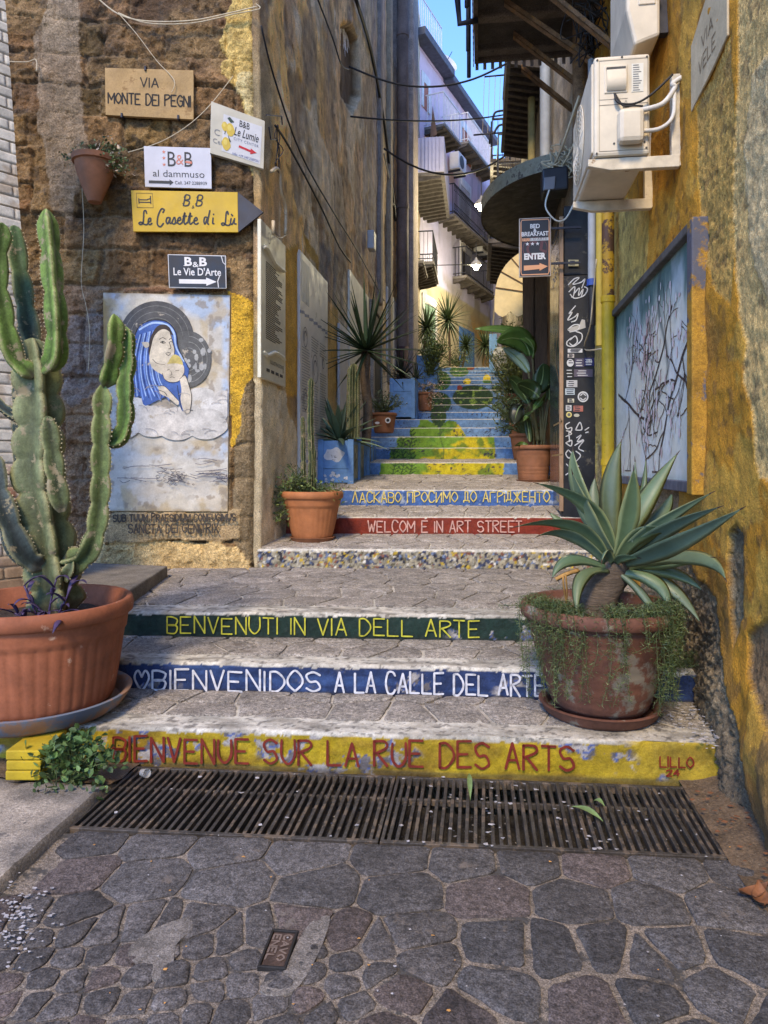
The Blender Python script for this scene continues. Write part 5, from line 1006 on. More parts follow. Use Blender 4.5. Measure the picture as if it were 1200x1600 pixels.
# ================================================================== PLAQUES AND BOARDS ALONG THE ALLEY WALL
KL = .035
def wallboard(px0, px1, ytop0, ytop1, ybot, label, m, name='marble_plaque', cat='plaque', th=.04):
    a0, b0 = LW.uv(px0, ytop0); a1, b1 = LW.uv(px1, ytop1); bb_ = LW.uv(px0, ybot)[1]; bt = (b0 + b1) / 2
    t = thing(name, LW.pt((a0 + a1) / 2, bb_, KL), label, cat); G = MB(); G.slab(LW, a0, a1, bb_, bt, 0, KL); G.build('board', m, t, bev=.006); return t, a0, a1, bb_, bt
M_marble = mat('marble', (.64, .60, .45), .5, .12, 4, .1, 40, .002, fine=.05, spot=(.33, .30, .2), spots=(5, .64))
t, a0, a1, b0, b1 = wallboard(402, 441, 347, 380, 590, 'tall marble plaque engraved with a long poem, nearest the building corner', M_marble)
w, h = a1 - a0, b1 - b0; G = MB()
for (z, f) in ((b0 + h * .80, 1), (b0 + h * .20, -1)):
    G = MB(); G.tube(crv([LW.pt(a0 + w * q, z + f * h * r, KL + .006) for q, r in ((.08, .03), (.2, .045), (.5, .0), (.75, .0), (.95, .012))], 5), [.012] * 2 + [.020] * 17 + [.012] * 2, 8); G.build('scroll_roll', M_marble, t, smooth=True)
G = MB(); random.seed(21)
for i in range(38):
    z = b0 + h * (.755 - i * .0132); L = random.uniform(.35, .68); x = a0 + w * .18; xe = x + w * L
    while x < xe: q = random.uniform(.02, .07); G.slab(LW, x, min(x + q, xe), z, z + .0085, KL, KL + .0025); x += q + .012
printed(G, LW, 'ILLUSTRAZIONE', a0 + w * .62, b0 + h * .115, .035, w * .55, KL + .003, 0, 0, 'CENTER'); 
for q in range(4): G.slab(LW, a0 + w * (.2 + .18 * q), a0 + w * (.32 + .18 * q), b0 + h * .055, b0 + h * .075, KL, KL + .0025)
ribbon(G, LW, [(a0 + w * .3 + .04 * math.cos(q), b0 + h * .93 + .05 * math.sin(q)) for q in np.linspace(0, 6.28, 16)], .005, KL + .003); G.build('engraving', mat('engraved_grey', (.07, .07, .065), .8, .2), t)
t, a0, a1, b0, b1 = wallboard(464, 508, 397, 436, 775, 'big pale information board with map, seals and small print beside the poem plaque', mat('board_white', (.62, .60, .55), .5, .12, 3, .1, spot=(.36, .35, .30), spots=(4, .62)), 'information_board', 'board')
w, h = a1 - a0, b1 - b0; G = MB(); gk = (.22, .24, .26)
for col in range(3):
    for i in range(44):
        if (col, i // 6) in ((0, 0), (1, 1), (1, 2), (2, 1), (0, 5)): continue
        z = b0 + h * (.68 - i * .0115); x = a0 + w * (.06 + col * .31); G.slab(LW, x, x + w * random.uniform(.2, .27), z, z + .008, KL, KL + .002, gk)
for (u_, v_, r) in ((.16, .66, .09), (.5, .55, .14), (.16, .40, .10), (.8, .60, .06)): ribbon(G, LW, [(a0 + w * u_ + r * math.cos(q), b0 + h * v_ + r * 1.2 * math.sin(q)) for q in np.linspace(0, 6.28, 22)], .012, KL + .003, (.1, .1, .12)); ribbon(G, LW, [(a0 + w * u_ + r * .6 * math.cos(q), b0 + h * v_ + r * .7 * math.sin(q)) for q in np.linspace(.5, 4, 12)], .02, KL + .003, (.14, .14, .16))
for i in range(20): x = a0 + w * i / 20; G.slab(LW, x, x + w * .035, b0 + h * .745 + .01 * (i % 3), b0 + h * .757 + .01 * (i % 3), KL, KL + .002, (.1, .14, .25)); G.slab(LW, x, x + w * .035, b0 + h * .135 + .012 * (i % 4), b0 + h * .147 + .012 * (i % 4), KL, KL + .002, (.08, .14, .35))
for i in range(18): x0, z0 = random.uniform(.3, .9), random.uniform(.15, .38); ribbon(G, LW, [(a0 + w * x0, b0 + h * z0), (a0 + w * (x0 + random.uniform(-.25, .1)), b0 + h * (z0 + .1))], .006, KL + .003, (.3, .32, .36))
for i in range(5): G.slab(LW, a0 + w * (.05 + .05 * i), a0 + w * (.09 + .05 * i), b0 + h * .80, b0 + h * .97, KL, KL + .002, (.34, .36, .36))
G.build('print', M_prn, t)
wallboard(543, 573, 415, 470, 575, 'plain pale panel fixed to the alley wall behind the yucca', mat('panel_pale', (.64, .62, .52), .6, .2, 3, .1), 'wall_panel', 'panel', .05)
wallboard(603, 620, 447, 480, 562, 'bluish white panel on the alley wall farther up the stairs', mat('panel_blue', (.50, .52, .56), .5, .2, 3, .1), 'wall_panel', 'panel')
wallboard(527, 541, 503, 520, 640, 'small white board half hidden by the yucca leaves', mat('panel_white', (.52, .52, .52), .6, .2, 3, .1), 'wall_panel', 'panel')
# ---- pipes, meters and cables on the alley wall
pp = thing('drainpipe', (-1.80, 16.4, 2.6), 'fat brown drainpipe stained dark red at its end, on the alley wall', 'pipe')
G = MB(); G.tube([(-1.78, 16.4, z) for z in (4.2, 8, 12, 18)], .135, 14); G.tube([(-1.78, 16.4, z) for z in (7.4, 7.5)], .15, 14); G.tube([(-1.78, 16.4, z) for z in (11.4, 11.5)], .15, 14); G.build('pipe', mat('brown_pipe', (.13, .095, .08), .8, .45, 2, .4, 30, fine=.2), pp, smooth=True, auto=40)
G = MB(); G.tube([(-1.78, 16.4, 4.2), (-1.8, 16.38, 3.3), (-1.84, 16.2, 2.7)], [.137, .12, .05], 14); G.build('stained_end', mat('red_stain', (.075, .03, .025), .8, .5, 5, .4, 30), pp, smooth=True)
def cable(name, pts, r, m, label, parent=None, k=6):
    G = MB(); G.tube(pts, r, k); o = G.build(name, m, parent, smooth=True)
    if label: tag(o, label, 'cable')
    return o
M_cab = mat('black_cable', (.018, .018, .02), .6, .2, 10, 0); M_cabw = mat('cream_cable', (.52, .44, .30), .7, .2, 20, 0)
P_ = lambda px, py, k=.05: LW.off(k).hit(px, py)
cable('cable', crv([P_(408, 40), P_(428, 120), P_(470, 240), P_(520, 330), P_(560, 395), P_(600, 470)], 4), .009, M_cab, 'thin black cable running down the alley wall from the corner')
cable('cable', crv([P_(430, 196, .08), P_(452, 230), P_(500, 320), P_(530, 385), P_(548, 410)], 4), .011, M_cab, 'black cable sloping down the alley wall above the plaques')
cable('cable', crv([P_(495, -5), P_(520, 60), P_(533, 100), P_(545, 108)], 4), .010, M_cab, 'black cable dropping from above to the wall bracket')
cable('cable', crv([P_(555, -5), P_(580, 80), P_(600, 190), P_(612, 290), P_(618, 345)], 4), .03, M_cab, 'thick dark cable bundle running down beside the fat drainpipe')
cable('cable', crv([P_(600, 240), P_(612, 300), P_(615, 320), P_(640, 345), P_(652, 385)], 4), .016, mat('grey_cable', (.3, .29, .27), .7, .2), 'pale grey cable looping below the wall box')
cable('cable', crv([P_(545, 104), *[P_(545, 104).lerp(at(800, 95, 11), q) - Vector((0, 0, .35 * q * (1 - q) * 4)) for q in (.25, .5, .75)], at(800, 95, 11)], 5), .016, M_cab, 'topmost black cable strung across the alley')
cable('cable', sag(P_(548, 182), at(810, 175, 14.5), .12), .014, M_cab, 'middle black cable strung across the alley')
cable('cable', sag(P_(600, 232), at(800, 235, 16.5), .55), .022, M_cab, 'lowest sagging double cable strung across the alley')
cable('cable', [at(655, 415, 19), at(745, 413, 22), at(800, 405, 20)], .012, M_cab, 'thin cable carrying the lower street lamp'); 
G = MB(); q = P_(575, 380); G.obox(q + Vector((0, -.1, -.12)), (.12, 0, 0), (0, .25, 0), (0, 0, .32)); tag(G.build('meter_box', mat('grey_plastic', (.36, .38, .40), .5, .1), bev=.02), 'small grey meter box on the alley wall', 'meter box')
pp = thing('conduit', P_(436, 270), 'cream conduit pipe with a clamp and loose wires at the corner of the alley wall', 'conduit'); q = lambda x, y_: P_(x, y_, .07)
M_pvc = mat('cream_pvc', (.52, .43, .29), .5, .15, 10, .1); G = MB(); G.tube(crv([q(424, 268), q(432, 263), q(437, 272), q(439, 300), q(446, 325), q(446, 366)], 4), .017, 8); G.build('pipe', M_pvc, pp, smooth=True); G = MB(); G.tube([q(427, 345), q(427, 366)], .017, 8); G.tube(crv([q(427, 366), q(438, 372), q(448, 366)], 4), .006, 6); G.build('stub', M_pvc, pp, smooth=True)
G = MB(); random.seed(8)
for _ in range(4): G.tube(crv([q(434, 195), q(431 + random.uniform(-4, 6), 215), q(438 + random.uniform(-6, 5), 235), q(434 + random.uniform(-6, 8), 255), q(437, 272)], 4), .005, 5)
G.tube([q(416, 180), q(440, 182), q(441, 195)], .007, 5); G.tube([q(420, 198), q(423, 218), q(431, 218)], .006, 5); G.build('wires', M_blackiron, pp)
fc = lambda px, py, k=.06: FAC.off(k).hit(px, py)
cable('cable', crv([fc(150, -5), fc(185, 22), fc(230, 33), fc(300, 32), fc(360, 20), fc(402, 10)], 5), .006, M_cabw, 'upper pale cable looped across the top of the stone facade')
cable('cable', crv([fc(185, 20), fc(230, 36), fc(300, 36), fc(365, 22), fc(405, 14), fc(400, 6)], 5), .005, M_cabw, 'second pale cable twisted beside the looped one near the facade top')
cable('cable', crv([fc(188, 24), fc(215, 55), fc(245, 95), fc(272, 125, .1), fc(268, 145, .1)], 5), .003, M_cabw, 'thin string hanging down over the carved street plaque')
cable('cable', crv([fc(364, 119), fc(330, 162), fc(295, 195, .1), fc(250, 222), fc(200, 238)], 5), .004, M_cabw, 'thin cord running from the facade corner to the hanging flower pot')
cable('cable', crv([fc(128, 290), fc(131, 360), fc(127, 440), fc(135, 480), fc(140, 520), fc(138, 580)], 5), .003, M_cabw, 'thin wire hanging below the wall flower pot')
cable('cable', crv([fc(-5, 95), fc(40, 97), fc(56, 93), fc(57, 112)], 4), .005, M_cabw, 'short white cord tied at the upper left of the facade')
# ---- pipes on the right-hand wall
R_ = lambda px, py, k=.08: RW.off(k).hit(px, py)
pp = thing('drainpipe', R_(950, 790), 'bright yellow painted drainpipe with rust at its top, beside the painting', 'pipe')
b_ = R_(950, 640, .09); z1 = R_(950, 318, .09).z; zr_ = R_(950, 470, .09).z; M_yp = mat('yellow_pipe', (.58, .36, .015), .55, .2, 6, .2, 40, spot=(.10, .05, .025), spots=(26, .66)); G = MB(); G.tube([(b_.x, b_.y, z) for z in (R_(950, 800).z, zr_)], .052, 16); G.build('pipe', M_yp, pp, smooth=True, auto=40)
G = MB(); G.tube([(b_.x, b_.y, z) for z in (zr_, z1 + .4)], .052, 16); G.build('rusty_pipe', mat('rusty_yellow_pipe', (.46, .27, .02), .6, .35, 6, .3, 40, spot=(.09, .045, .025), spots=(7, .52)), pp, smooth=True, auto=40)
for yy in (468, 722):
    G = MB(); zc = R_(950, yy, .09).z; G.tube([(b_.x, b_.y, zc - .025), (b_.x, b_.y, zc + .025)], .060, 16); G.build('collar', M_yp, pp, smooth=True, auto=40)
G = MB(); b_ = R_(938, 500, .05); G.tube([(b_.x, b_.y, z) for z in (R_(938, 535).z, R_(938, 322).z + .5)], .04, 12); tag(G.build('drainpipe', mat('ochre_pipe', (.50, .36, .06), .6, .2, 6, .2), smooth=True, auto=40), 'shorter yellow pipe just left of the bright yellow drainpipe', 'pipe')
G = MB(); b_ = R_(925, 450, .10); G.tube([(b_.x, b_.y, z) for z in (R_(925, 448).z, R_(925, 300).z + 1.2)], .038, 12); gp = G.build('drainpipe', mat('greyblue_pipe', (.30, .33, .37), .6, .2, 6, .2), smooth=True, auto=40); tag(gp, 'grey blue pipe with a blue coupling beside the black pillar', 'pipe')
G = MB(); G.tube([(b_.x, b_.y, R_(925, 452).z), (b_.x, b_.y, R_(925, 442).z)], .05, 12); G.build('coupling', mat('blue_coupling', (.03, .07, .3), .5, .1), gp, smooth=True, auto=40)
G = MB(); G.tube([(b_.x, b_.y, R_(925, 512).z), (b_.x, b_.y, R_(925, 452).z)], .034, 12); G.build('hose', M_black, gp, smooth=True, auto=40)
cable('cable', crv([R_(932, 405, .13), R_(926, 470, .13), R_(922, 510, .13), R_(913, 545, .1), R_(940, 545, .1)], 5), .007, M_cabw, 'pale cable dropping past the grey blue pipe')
for (x, y_, z0, z1, r, m, lab) in ((.86, 12.6, 2.2, 5.6, .06, mat('patina_pipe', (.25, .25, .2), .8, .4, 5, .4, spot=(.4, .38, .3), spots=(9, .58)), 'patchy grey standpipe beside the shop door'), (.84, 11.9, 2.0, 7.5, .06, mat('olive_pipe', (.27, .22, .09), .8, .3, 5, .3), 'olive painted standpipe nearer the banana plant'),
                                    (.88, 9.9, 4.8, 12, .07, MATS['greyblue_pipe'], 'tall grey blue downpipe above the canopy'), (.85, 13.6, 7.8, 12.5, .08, mat('lilac_pipe', (.34, .34, .42), .6, .2), 'lilac grey downpipe beside the upper balconies'), (1.0, 7.35, 4.4, 9, .075, M_rustbar, 'rust brown pipe rising above the black pillar')):
    G = MB(); G.tube([(x, y_, z0), (x, y_, z1)], r, 12); tag(G.build('drainpipe', m, smooth=True, auto=40), lab, 'pipe')
for i, (p, q, r, lab) in enumerate((((846, 305), (905, 150), .012, 'upper of two pale ropes slanting over the canopy'), ((850, 308), (925, 165), .010, 'lower of two pale ropes slanting over the canopy'))): cable('rope', [at(*p, 7.6), at(p[0] * .5 + q[0] * .5 + 2, p[1] * .5 + q[1] * .5 + 4, 7.2), at(*q, 6.75)], r, M_cabw, lab)
random.seed(15)
for i in range(4):
    P = [at(1030 + i * 9, -20, 4.3 + i * .05), at(1000 + i * 7, 45, 4.5), at(975 + i * 6, 95, 4.9), at(945 + i * 4, 150, 5.8), at(915 + i * 3, 200, 7.1)]
    cable('cable', crv([Vector((min(p.x, XR - .03 - .022 * i), p.y, p.z)) for p in P], 5), .014, M_cab, ('topmost', 'second', 'third', 'lowest')[i] + ' black cable bundled along the ochre wall behind the air conditioner')
G = MB()
for i in range(16):
    c0 = at(random.uniform(895, 955), random.uniform(15, 75), 6.4); G.tube(crv([c0 + Vector((random.uniform(-.15, .15), random.uniform(-.1, .1), random.uniform(-.25, .25))) for _ in range(5)], 5), .006, 5)
tag(G.build('wire_tangle', M_cab, smooth=True), 'tangled thin wires hanging under the overhead balcony', 'wires', kind='stuff')
G = MB()
for i in range(12):
    c0 = at(random.uniform(862, 890), random.uniform(235, 262), 7.35); G.tube(crv([c0 + Vector((random.uniform(-.12, .12), random.uniform(-.05, .05), random.uniform(-.14, .14))) for _ in range(5)], 5), .008, 5)
tag(G.build('wire_tangle', M_cabw, smooth=True), 'loose pale wires coiled above the floodlight', 'wires', kind='stuff')
# ---- air conditioners
M_ac = mat('ac_white', (.60, .53, .41), .45, .16, 5, .05, spot=(.33, .26, .16), spots=(7, .68)); M_acd = mat('ac_dark', (.05, .05, .05), .6, .2, 10, 0)
def grille(G, c, n_, u_, r):                             # round fan guard rings
    for rr in np.linspace(r * .15, r, 8): G.tube([c + u_ * (rr * math.cos(q)) + UP * (rr * math.sin(q)) for q in np.linspace(0, 6.2832, 28)], .004, 4)
    for q in np.linspace(0, 6.28, 13): G.tube([c, c + u_ * (r * math.cos(q)) + UP * (r * math.sin(q))], .004, 4)
pa = onx(1016, 240, XR - .17); y0 = pa.y; z0, z1 = pa.z, pa.z + (158 * (pa - EYE).dot(FW) / F); x1 = pa.x; x0 = ony(928, 250, y0).x; y1 = y0 + .86
ac = thing('air_conditioner', (x1, y0 + .4, z0), 'big cream outdoor air conditioner on wall brackets above the blossom painting', 'air conditioner')
G = MB(); G.box((x0, y0, z0), (x1, y1, z1)); G.build('casing', M_ac, ac, bev=.018)
G = MB(); G.box((x0 - .012, y0 + .02, z0 + .03), (x0 + .002, y1 - .02, z1 - .03)); G.build('front_panel', M_ac, ac, bev=.01)
G = MB(); c0 = Vector((x0 - .02, y0 + .52, (z0 + z1) / 2)); grille(G, c0, Vector((-1, 0, 0)), Vector((0, 1, 0)), .24); G.build('fan_guard', M_ac, ac, smooth=True)
G = MB(); G.lathe((0, 0, 0), [(0, 0), (.24, 0)], 28); o = G.build('fan_opening', M_acd, ac); o.rotation_euler = (0, R(-90), 0); o.location = c0 + Vector((.007, 0, 0)) - WL[ac]
w, h = x1 - x0, z1 - z0; X_ = lambda u_, v_: (x0 + w * u_, z0 + h * v_)
G = MB(); a, b = X_(.18, .62), X_(.60, .90); G.box((a[0], y0 - .006, a[1]), (b[0], y0 + .004, b[1])); G.build('recess_plate', M_ac, ac, bev=.006)
G = MB(); a, b = X_(.22, .64), X_(.56, .86); n = 10; G.grid(np.array([[[a[0] + (b[0] - a[0]) * i / n, y0 - .012 - .03 * math.sin(math.pi * j / n) ** .7 * (1 - .6 * j / n), a[1] + (b[1] - a[1]) * j / n] for j in range(n + 1)] for i in range(n + 1)])); G.build('handle_cup', M_ac, ac, smooth=True)
G = MB(); G.box((X_(.22, 0)[0], y0 - .016, X_(0, .845)[1]), (X_(.56, 0)[0], y0 - .004, X_(0, .87)[1])); G.build('handle_slot', M_acd, ac)
G = MB()
for (u0, v0, u1, v1) in ((.09, .045, .10, .955), (.955, .045, .965, .955), (.10, .045, .955, .052), (.10, .948, .955, .955), (.10, .505, .955, .511), (.10, .560, .60, .564)):
    a, b = X_(u0, v0), X_(u1, v1); G.box((a[0], y0 - .002, a[1]), (b[0], y0 + .002, b[1]))
G.build('seam', mat('ac_shadow_line', (.30, .26, .20), .6, .2), ac)
for (u0, v0) in ((.06, .96), (.5, .975), (.94, .96), (.05, .03), (.93, .06), (.36, .12), (.90, .12)):
    G = MB(); a = X_(u0, v0); G.tube([(a[0], y0 - .004, a[1]), (a[0], y0 + .002, a[1])], .006, 8); G.build('screw', M_acd, ac)
G = MB(); a, b = X_(.40, .08), X_(.86, .42); G.box((a[0], y0 - .075, a[1]), (b[0], y0 - .001, b[1])); G.build('valve_cover', M_ac, ac, bev=.028)
G = MB(); a, b = X_(.67, .62), X_(.88, .90); G.box((a[0], y0 - .003, a[1]), (b[0], y0, b[1]), (.62, .60, .52))
for i in range(12): zz = a[1] + (b[1] - a[1]) * (i + .6) / 12.5; G.box((a[0] + .008, y0 - .005, zz), (b[0] - random.uniform(.01, .03), y0 - .003, zz + .004), (.2, .2, .2))
tri = [X_(.52, .47), X_(.62, .47), X_(.57, .545)]; ribbon(G, RIS(y0), [(p[0], p[1]) for p in tri + tri[:1]], .004, .002, (.05, .05, .05)); G.build('rating_label', M_prn, ac)
M_brk = mat('bracket_white', (.55, .48, .36), .6, .3, 9, .2, 40, spot=(.25, .15, .07), spots=(8, .64))
for yy in (y0 + .02, y1 - .16):
    G = MB(); G.prism([(x0 - .03, yy, z0 - .005), (XR, yy, z0 - .005), (XR, yy, z0 - .075), (x0 + .10, yy, z0 - .075), (x0 - .03, yy, z0 - .045)], (0, .045, 0)); G.box((XR - .045, yy + .004, z0 - .068), (XR + .01, yy + .052, z1 - .12)); G.build('bracket', M_brk, ac, bev=.004)
G = MB(); hz = z1 - .15; G.tube(crv([(x1 - .06, y0 - .03, z0 + .24), (x1 + .06, y0 - .03, z0 + .27), (x1 + .13, y0 - .02, z0 + .36), (x1 + .12, y0 - .02, hz - .05), (XR + .02, y0, hz)]), .0145, 10); G.tube(crv([(x1 - .06, y0 - .03, z0 + .12), (x1 + .05, y0 - .03, z0 + .13), (x1 + .12, y0 - .03, z0 + .2), (x1 + .13, y0 - .01, z0 + .38)]), .012, 10); G.build('insulated_pipe', mat('white_wrap', (.56, .53, .47), .7, .2, 20, .3), ac, smooth=True)
G = MB(); G.tube(crv([(x0 + w * .36, y0 - .02, z0 + h * .6), (x0 + w * .42, y0 - .03, z0 + h * .5), (x0 + w * .7, y0 - .03, z0 + h * .48), (x1, y0 - .03, z0 + h * .56), (x1 + .12, y0 - .02, z0 + h * .75)]), .007, 6); G.tube(crv([(x0 + w * .36, y0 - .02, z0 + h * .6), (x0 + w * .5, y0 - .03, z0 + h * .47), (x0 + w * .7, y0 - .03, z0 + h * .46), (x0 + w * .85, y0 - .03, z0 + h * .45)]), .006, 6); G.build('cable', M_cab, ac, smooth=True)
p2 = onx(1032, 62, XR - .06); a2 = thing('wall_unit', p2, 'smaller white casing hung high on the ochre wall above the air conditioner', 'wall unit'); G = MB(); x1 = p2.x; x0 = ony(984, 60, p2.y).x
G.prism([(x0 + .03, p2.y, p2.z - .02), (x1, p2.y, p2.z + .03), (x1, p2.y, p2.z + .7), (x0 - .02, p2.y, p2.z + .7), (x0 - .02, p2.y, p2.z + .2)], (0, .55, 0)); G.build('casing', M_ac, a2, bev=.02); G = MB(); G.box((x0 + .05, p2.y - .008, p2.z + .22), (x1 - .03, p2.y + .002, p2.z + .62)); G.build('side_panel', M_ac, a2, bev=.006); G = MB(); G.box((x1, p2.y + .1, p2.z + .1), (XR + .02, p2.y + .16, p2.z + .5)); G.build('bracket', M_blackiron, a2)
def small_ac(pl, px, py, sc, label, dep=.35):
    a, b = pl.uv(px, py); t = thing('air_conditioner', pl.pt(a, b, 0), label, 'air conditioner'); G = MB(); G.slab(pl, a - .4 * sc, a + .4 * sc, b, b + .58 * sc, .1, .1 + dep); G.build('casing', mat('ac_far', (.56, .56, .58), .5, .1), t, bev=.02)
    G = MB(); c_ = pl.pt(a - .1, b + .29 * sc, .1 + dep + .012); G.tube([c_ - pl.n * .008, c_], .22 * sc, 20); G.build('fan_opening', M_acd, t)
    for q in (-.3, .26): G = MB(); G.slab(pl, a + q * sc, a + (q + .06) * sc, b - .06, b - .002, 0, .1 + dep); G.build('bracket', M_blackiron, t)
    return t
# ================================================================== FAR HOUSES
FB = Plane((-1.87, 22.3, 0), (.303, .953, 0), (.953, -.303, 0)); FB.u = Vector((.303, .953, 0)).normalized(); FB.n = Vector((.953, -.303, 0)).normalized()
zr1 = FB.uv(676, 113)[1]; zr2 = FB.uv(730, 180)[1]; aA = FB.uv(692, 150)[0]; aE = FB.uv(765, 205)[0]
M_lil = mat('lilac_plaster', rough=.9, var=.12, vs=2, bump=.3, bs=40, attr=True, fine=.06)
fa = thing('pink_house', FB.pt(3, 4.4), 'tall pink and lilac plastered house with balconies closing the top of the alley', 'house')
aa = np.arange(-.6, aE, .07); bb = np.arange(4.0, zr2, .07); Am, Bm = np.meshgrid(aa, bb, indexing='ij'); n1 = fbm(Am * 1.2, Bm * .9, 3, 5); n2 = fbm(Am * .8 + 4, Bm * .8, 8)
C = np.ones(Am.shape + (3,)) * np.array((.50, .48, .68)); C = mixc(C, (.60, .45, .52), sm(10.6, 10.7, Bm)); C = mixc(C, (.46, .40, .27), sm(7.5, 7.4, Bm)); C = mixc(C, (.30, .26, .20), sm(.5, .6, n1) * sm(8.2, 7.6, Bm) * .7); C = mixc(C, (.58, .57, .52), sm(.5, .58, n2) * sm(8, 7, Bm) * .8); C = mixc(C, (.5, .28, .05), sm(.55, .6, fbm(Am * 1.3 + 9, Bm * 1.1, 4)) * sm(7.5, 6.5, Bm) * sm(2.5, 4, Am) * .8); C = mixc(C, (.2, .19, .2), sm(.6, .7, fbm(Am * 2, Bm * .5, 14)) * .3)
G = MB(); G.grid(np.stack([FB.o.x + Am * FB.u.x + FB.n.x * n1 * .03, FB.o.y + Am * FB.u.y + FB.n.y * n1 * .03, Bm], -1), C); G.build('wall', M_lil, fa, smooth=True)
G = MB(); G.obox(FB.pt(-.6, 4, -4), FB.u * (aE + .6), UP * (zr2 - 4), FB.n * 3.9); G.build('body', M_lil, fa); M_roof = mat('roof_edge', (.07, .075, .10), .7, .3, 6, .2)
G = MB(); G.slab(FB, aA, aE + .1, zr2, zr2 + .22, -4, .38); G.build('roof', M_roof, fa, bev=.02); G = MB(); G.slab(FB, -.6, aA, zr2, zr1 + .25, -4, .02, (.60, .45, .52)); G.build('upper_storey', M_lil, fa); G = MB(); G.slab(FB, -.6, aA + .05, zr1 + .25, zr1 + .5, -4, .42); G.build('roof', M_roof, fa, bev=.02)
zt_ = FB.uv(690, 115)[1]; G = MB(); G.slab(FB, aA - .35, aA, zr1 + .5, zt_ + .2, -1.2, .0, (.42, .38, .38)); G.build('chimney', M_lil, fa)
railing(FB, -.4, aA - .35, zr1 + .5, .1, 1.25, fa, M_wiron, .16, False)
G = MB(); c0 = FB.pt(*FB.uv(694, 103), .0); G.lathe((0, 0, 0), [(0, 0), (.2, .03), (.42, .14)], 24); o = G.build('satellite_dish', mat('dish_grey', (.45, .45, .47), .5, .1), loc=(0, 0, 0), smooth=True); o.location = c0; o.rotation_euler = (R(65), 0, R(35)); tag(o, 'round satellite dish on the roof terrace of the pink house', 'satellite dish'); G = MB(); G.tube([(0, 0, 0), (.0, -.0, .55)], .012, 6); G.tube([(0, 0, -.02), (0, -.5, -.1)], .02, 6); G.build('feed_arm', M_blackiron, o)
M_shut = mat('red_shutter', (.36, .13, .09), .7, .2, 8, .2); M_gsh = mat('grey_shutter', (.42, .42, .48), .7, .2, 8, .2); M_wtrim = mat('white_trim', (.58, .57, .58), .8, .15, 6, .1)
def window(x0, y0, x1, y1, m, trim=M_wtrim, name='window'):
    xs = sorted((x0, x1)); a0, _ = FB.uv(x0, y1); a1, b0 = FB.uv(x1, y1); b1 = FB.uv((x0 + x1) / 2, y0)[1]; b0 = FB.uv((x0 + x1) / 2, y1)[1]; G = MB(); n = int((b1 - b0) / .09)
    for i in range(n): z = b0 + (b1 - b0) * i / n; G.obox(FB.pt(a0, z, .02), FB.u * (a1 - a0), UP * ((b1 - b0) / n * .8) + FB.n * .02, FB.n * .02)
    o = G.build(name, m, fa)
    if trim:
        G = MB(); G.slab(FB, a0 - .16, a0, b0, b1 + .3, .0, .06); G.slab(FB, a1, a1 + .16, b0, b1 + .3, 0, .06); G.slab(FB, a0, a1, b1, b1 + .3, 0, .07); G.build('frame', trim, o)
    return o
window(660, 133, 667, 172, M_shut); window(720, 208, 734, 254, M_shut); window(718, 296, 732, 345, M_gsh); window(720, 396, 733, 448, mat('dark_shutter', (.05, .05, .06), .7, .2)); window(661, 478, 678, 555, mat('green_shutter', (.22, .34, .27), .7, .3)); window(719, 528, 737, 578, mat('blue_shutter', (.16, .33, .58), .6, .25, 8, .2), mat('blue_trim', (.06, .16, .42), .7, .2), 'door')
def fbal(x0, x1, ytop, ybot, dep, n, m, orn=False, h=None):
    a0, b = FB.uv(x0, ybot); a1, b2 = FB.uv(x1, ybot); bm_ = FB.uv((x0 + x1) / 2, ybot)[1]; return balcony(fa, FB, min(a0, a1), max(a0, a1), bm_, dep, n, m, 1.0, orn, step=.13)
fbal(662, 690, 0, 215, .7, 5, M_wiron); fbal(709, 752, 0, 250, .55, 6, M_wiron); fbal(684, 754, 0, 368, .6, 12, M_blackiron, True); fbal(706, 752, 0, 448, .55, 5, M_blackiron)
small_ac(FB, 704, 272, 1.0, 'air conditioner under the highest balcony of the pink house'); small_ac(FB, 741, 398, 1.0, 'air conditioner beside the dark door of the pink house')
# neighbour hidden behind the corner building, with its stacked balconies
na = thing('neighbour_house', (-3, 20, 3), 'narrow house between the corner building and the pink house with stacked balconies', 'house')
y = np.arange(18.0, 22.6, .08); z = np.arange(3, 15.6, .1); Am, Bm = np.meshgrid(y, z, indexing='ij'); C = np.ones(Am.shape + (3,)) * np.array((.36, .30, .22)) * (.6 + .8 * fbm(Am * 2, Bm * 2, 3))[..., None]; G = MB(); G.grid(np.stack([-1.9 + .05 * fbm(Am * 3, Bm * 3, 4), Am, Bm], -1), C, flip=True); G.box((-5, 18, 3), (-1.95, 22.6, 15.6), (.3, .26, .22)); G.build('wall', M_plast, na)
L1 = Plane((-1.9, 0, 0), (0, 1, 0), (1, 0, 0)); z1 = 1.48 + (725 - 268) * 19.4 / F
o = balcony(na, L1, 19.45, 22.9, z1, .93, 12); G = MB(); G.slab(L1, 19.42, 19.46, z1, z1 + .95, 0, .93)
for i in range(9): G.slab(L1, 19.40, 19.42, z1, z1 + .95, .1 * i + .01, .1 * i + .025)
G.slab(L1, 19.46, 22.9, z1, z1 + .95, .90, .93); G.build('panel', mat('lilac_sheet', (.46, .45, .60), .5, .12, 4, .1), o)
o = balcony(na, L1, 20.0, 22.3, 7.2, .62, 8, M_blackiron, .85, True); o = balcony(na, L1, 19.0, 20.6, 6.95, .40, 6)
G = MB(); G.prism([at(683, 210, 19.8), at(676, 165, 20.1), at(672, 215, 19.9)], (0, .25, 0)); tag(G.build('folded_parasol', mat('brown_cloth', (.20, .12, .08), .9, .3)), 'folded brown parasol standing on the white panelled balcony', 'parasol')
G = MB(); G.box((.3, 30.2, 4), (3, 33, 11.5), (.30, .27, .30)); tag(G.build('end_house', M_lil), 'grey lilac house glimpsed at the far right end of the lane', 'house')
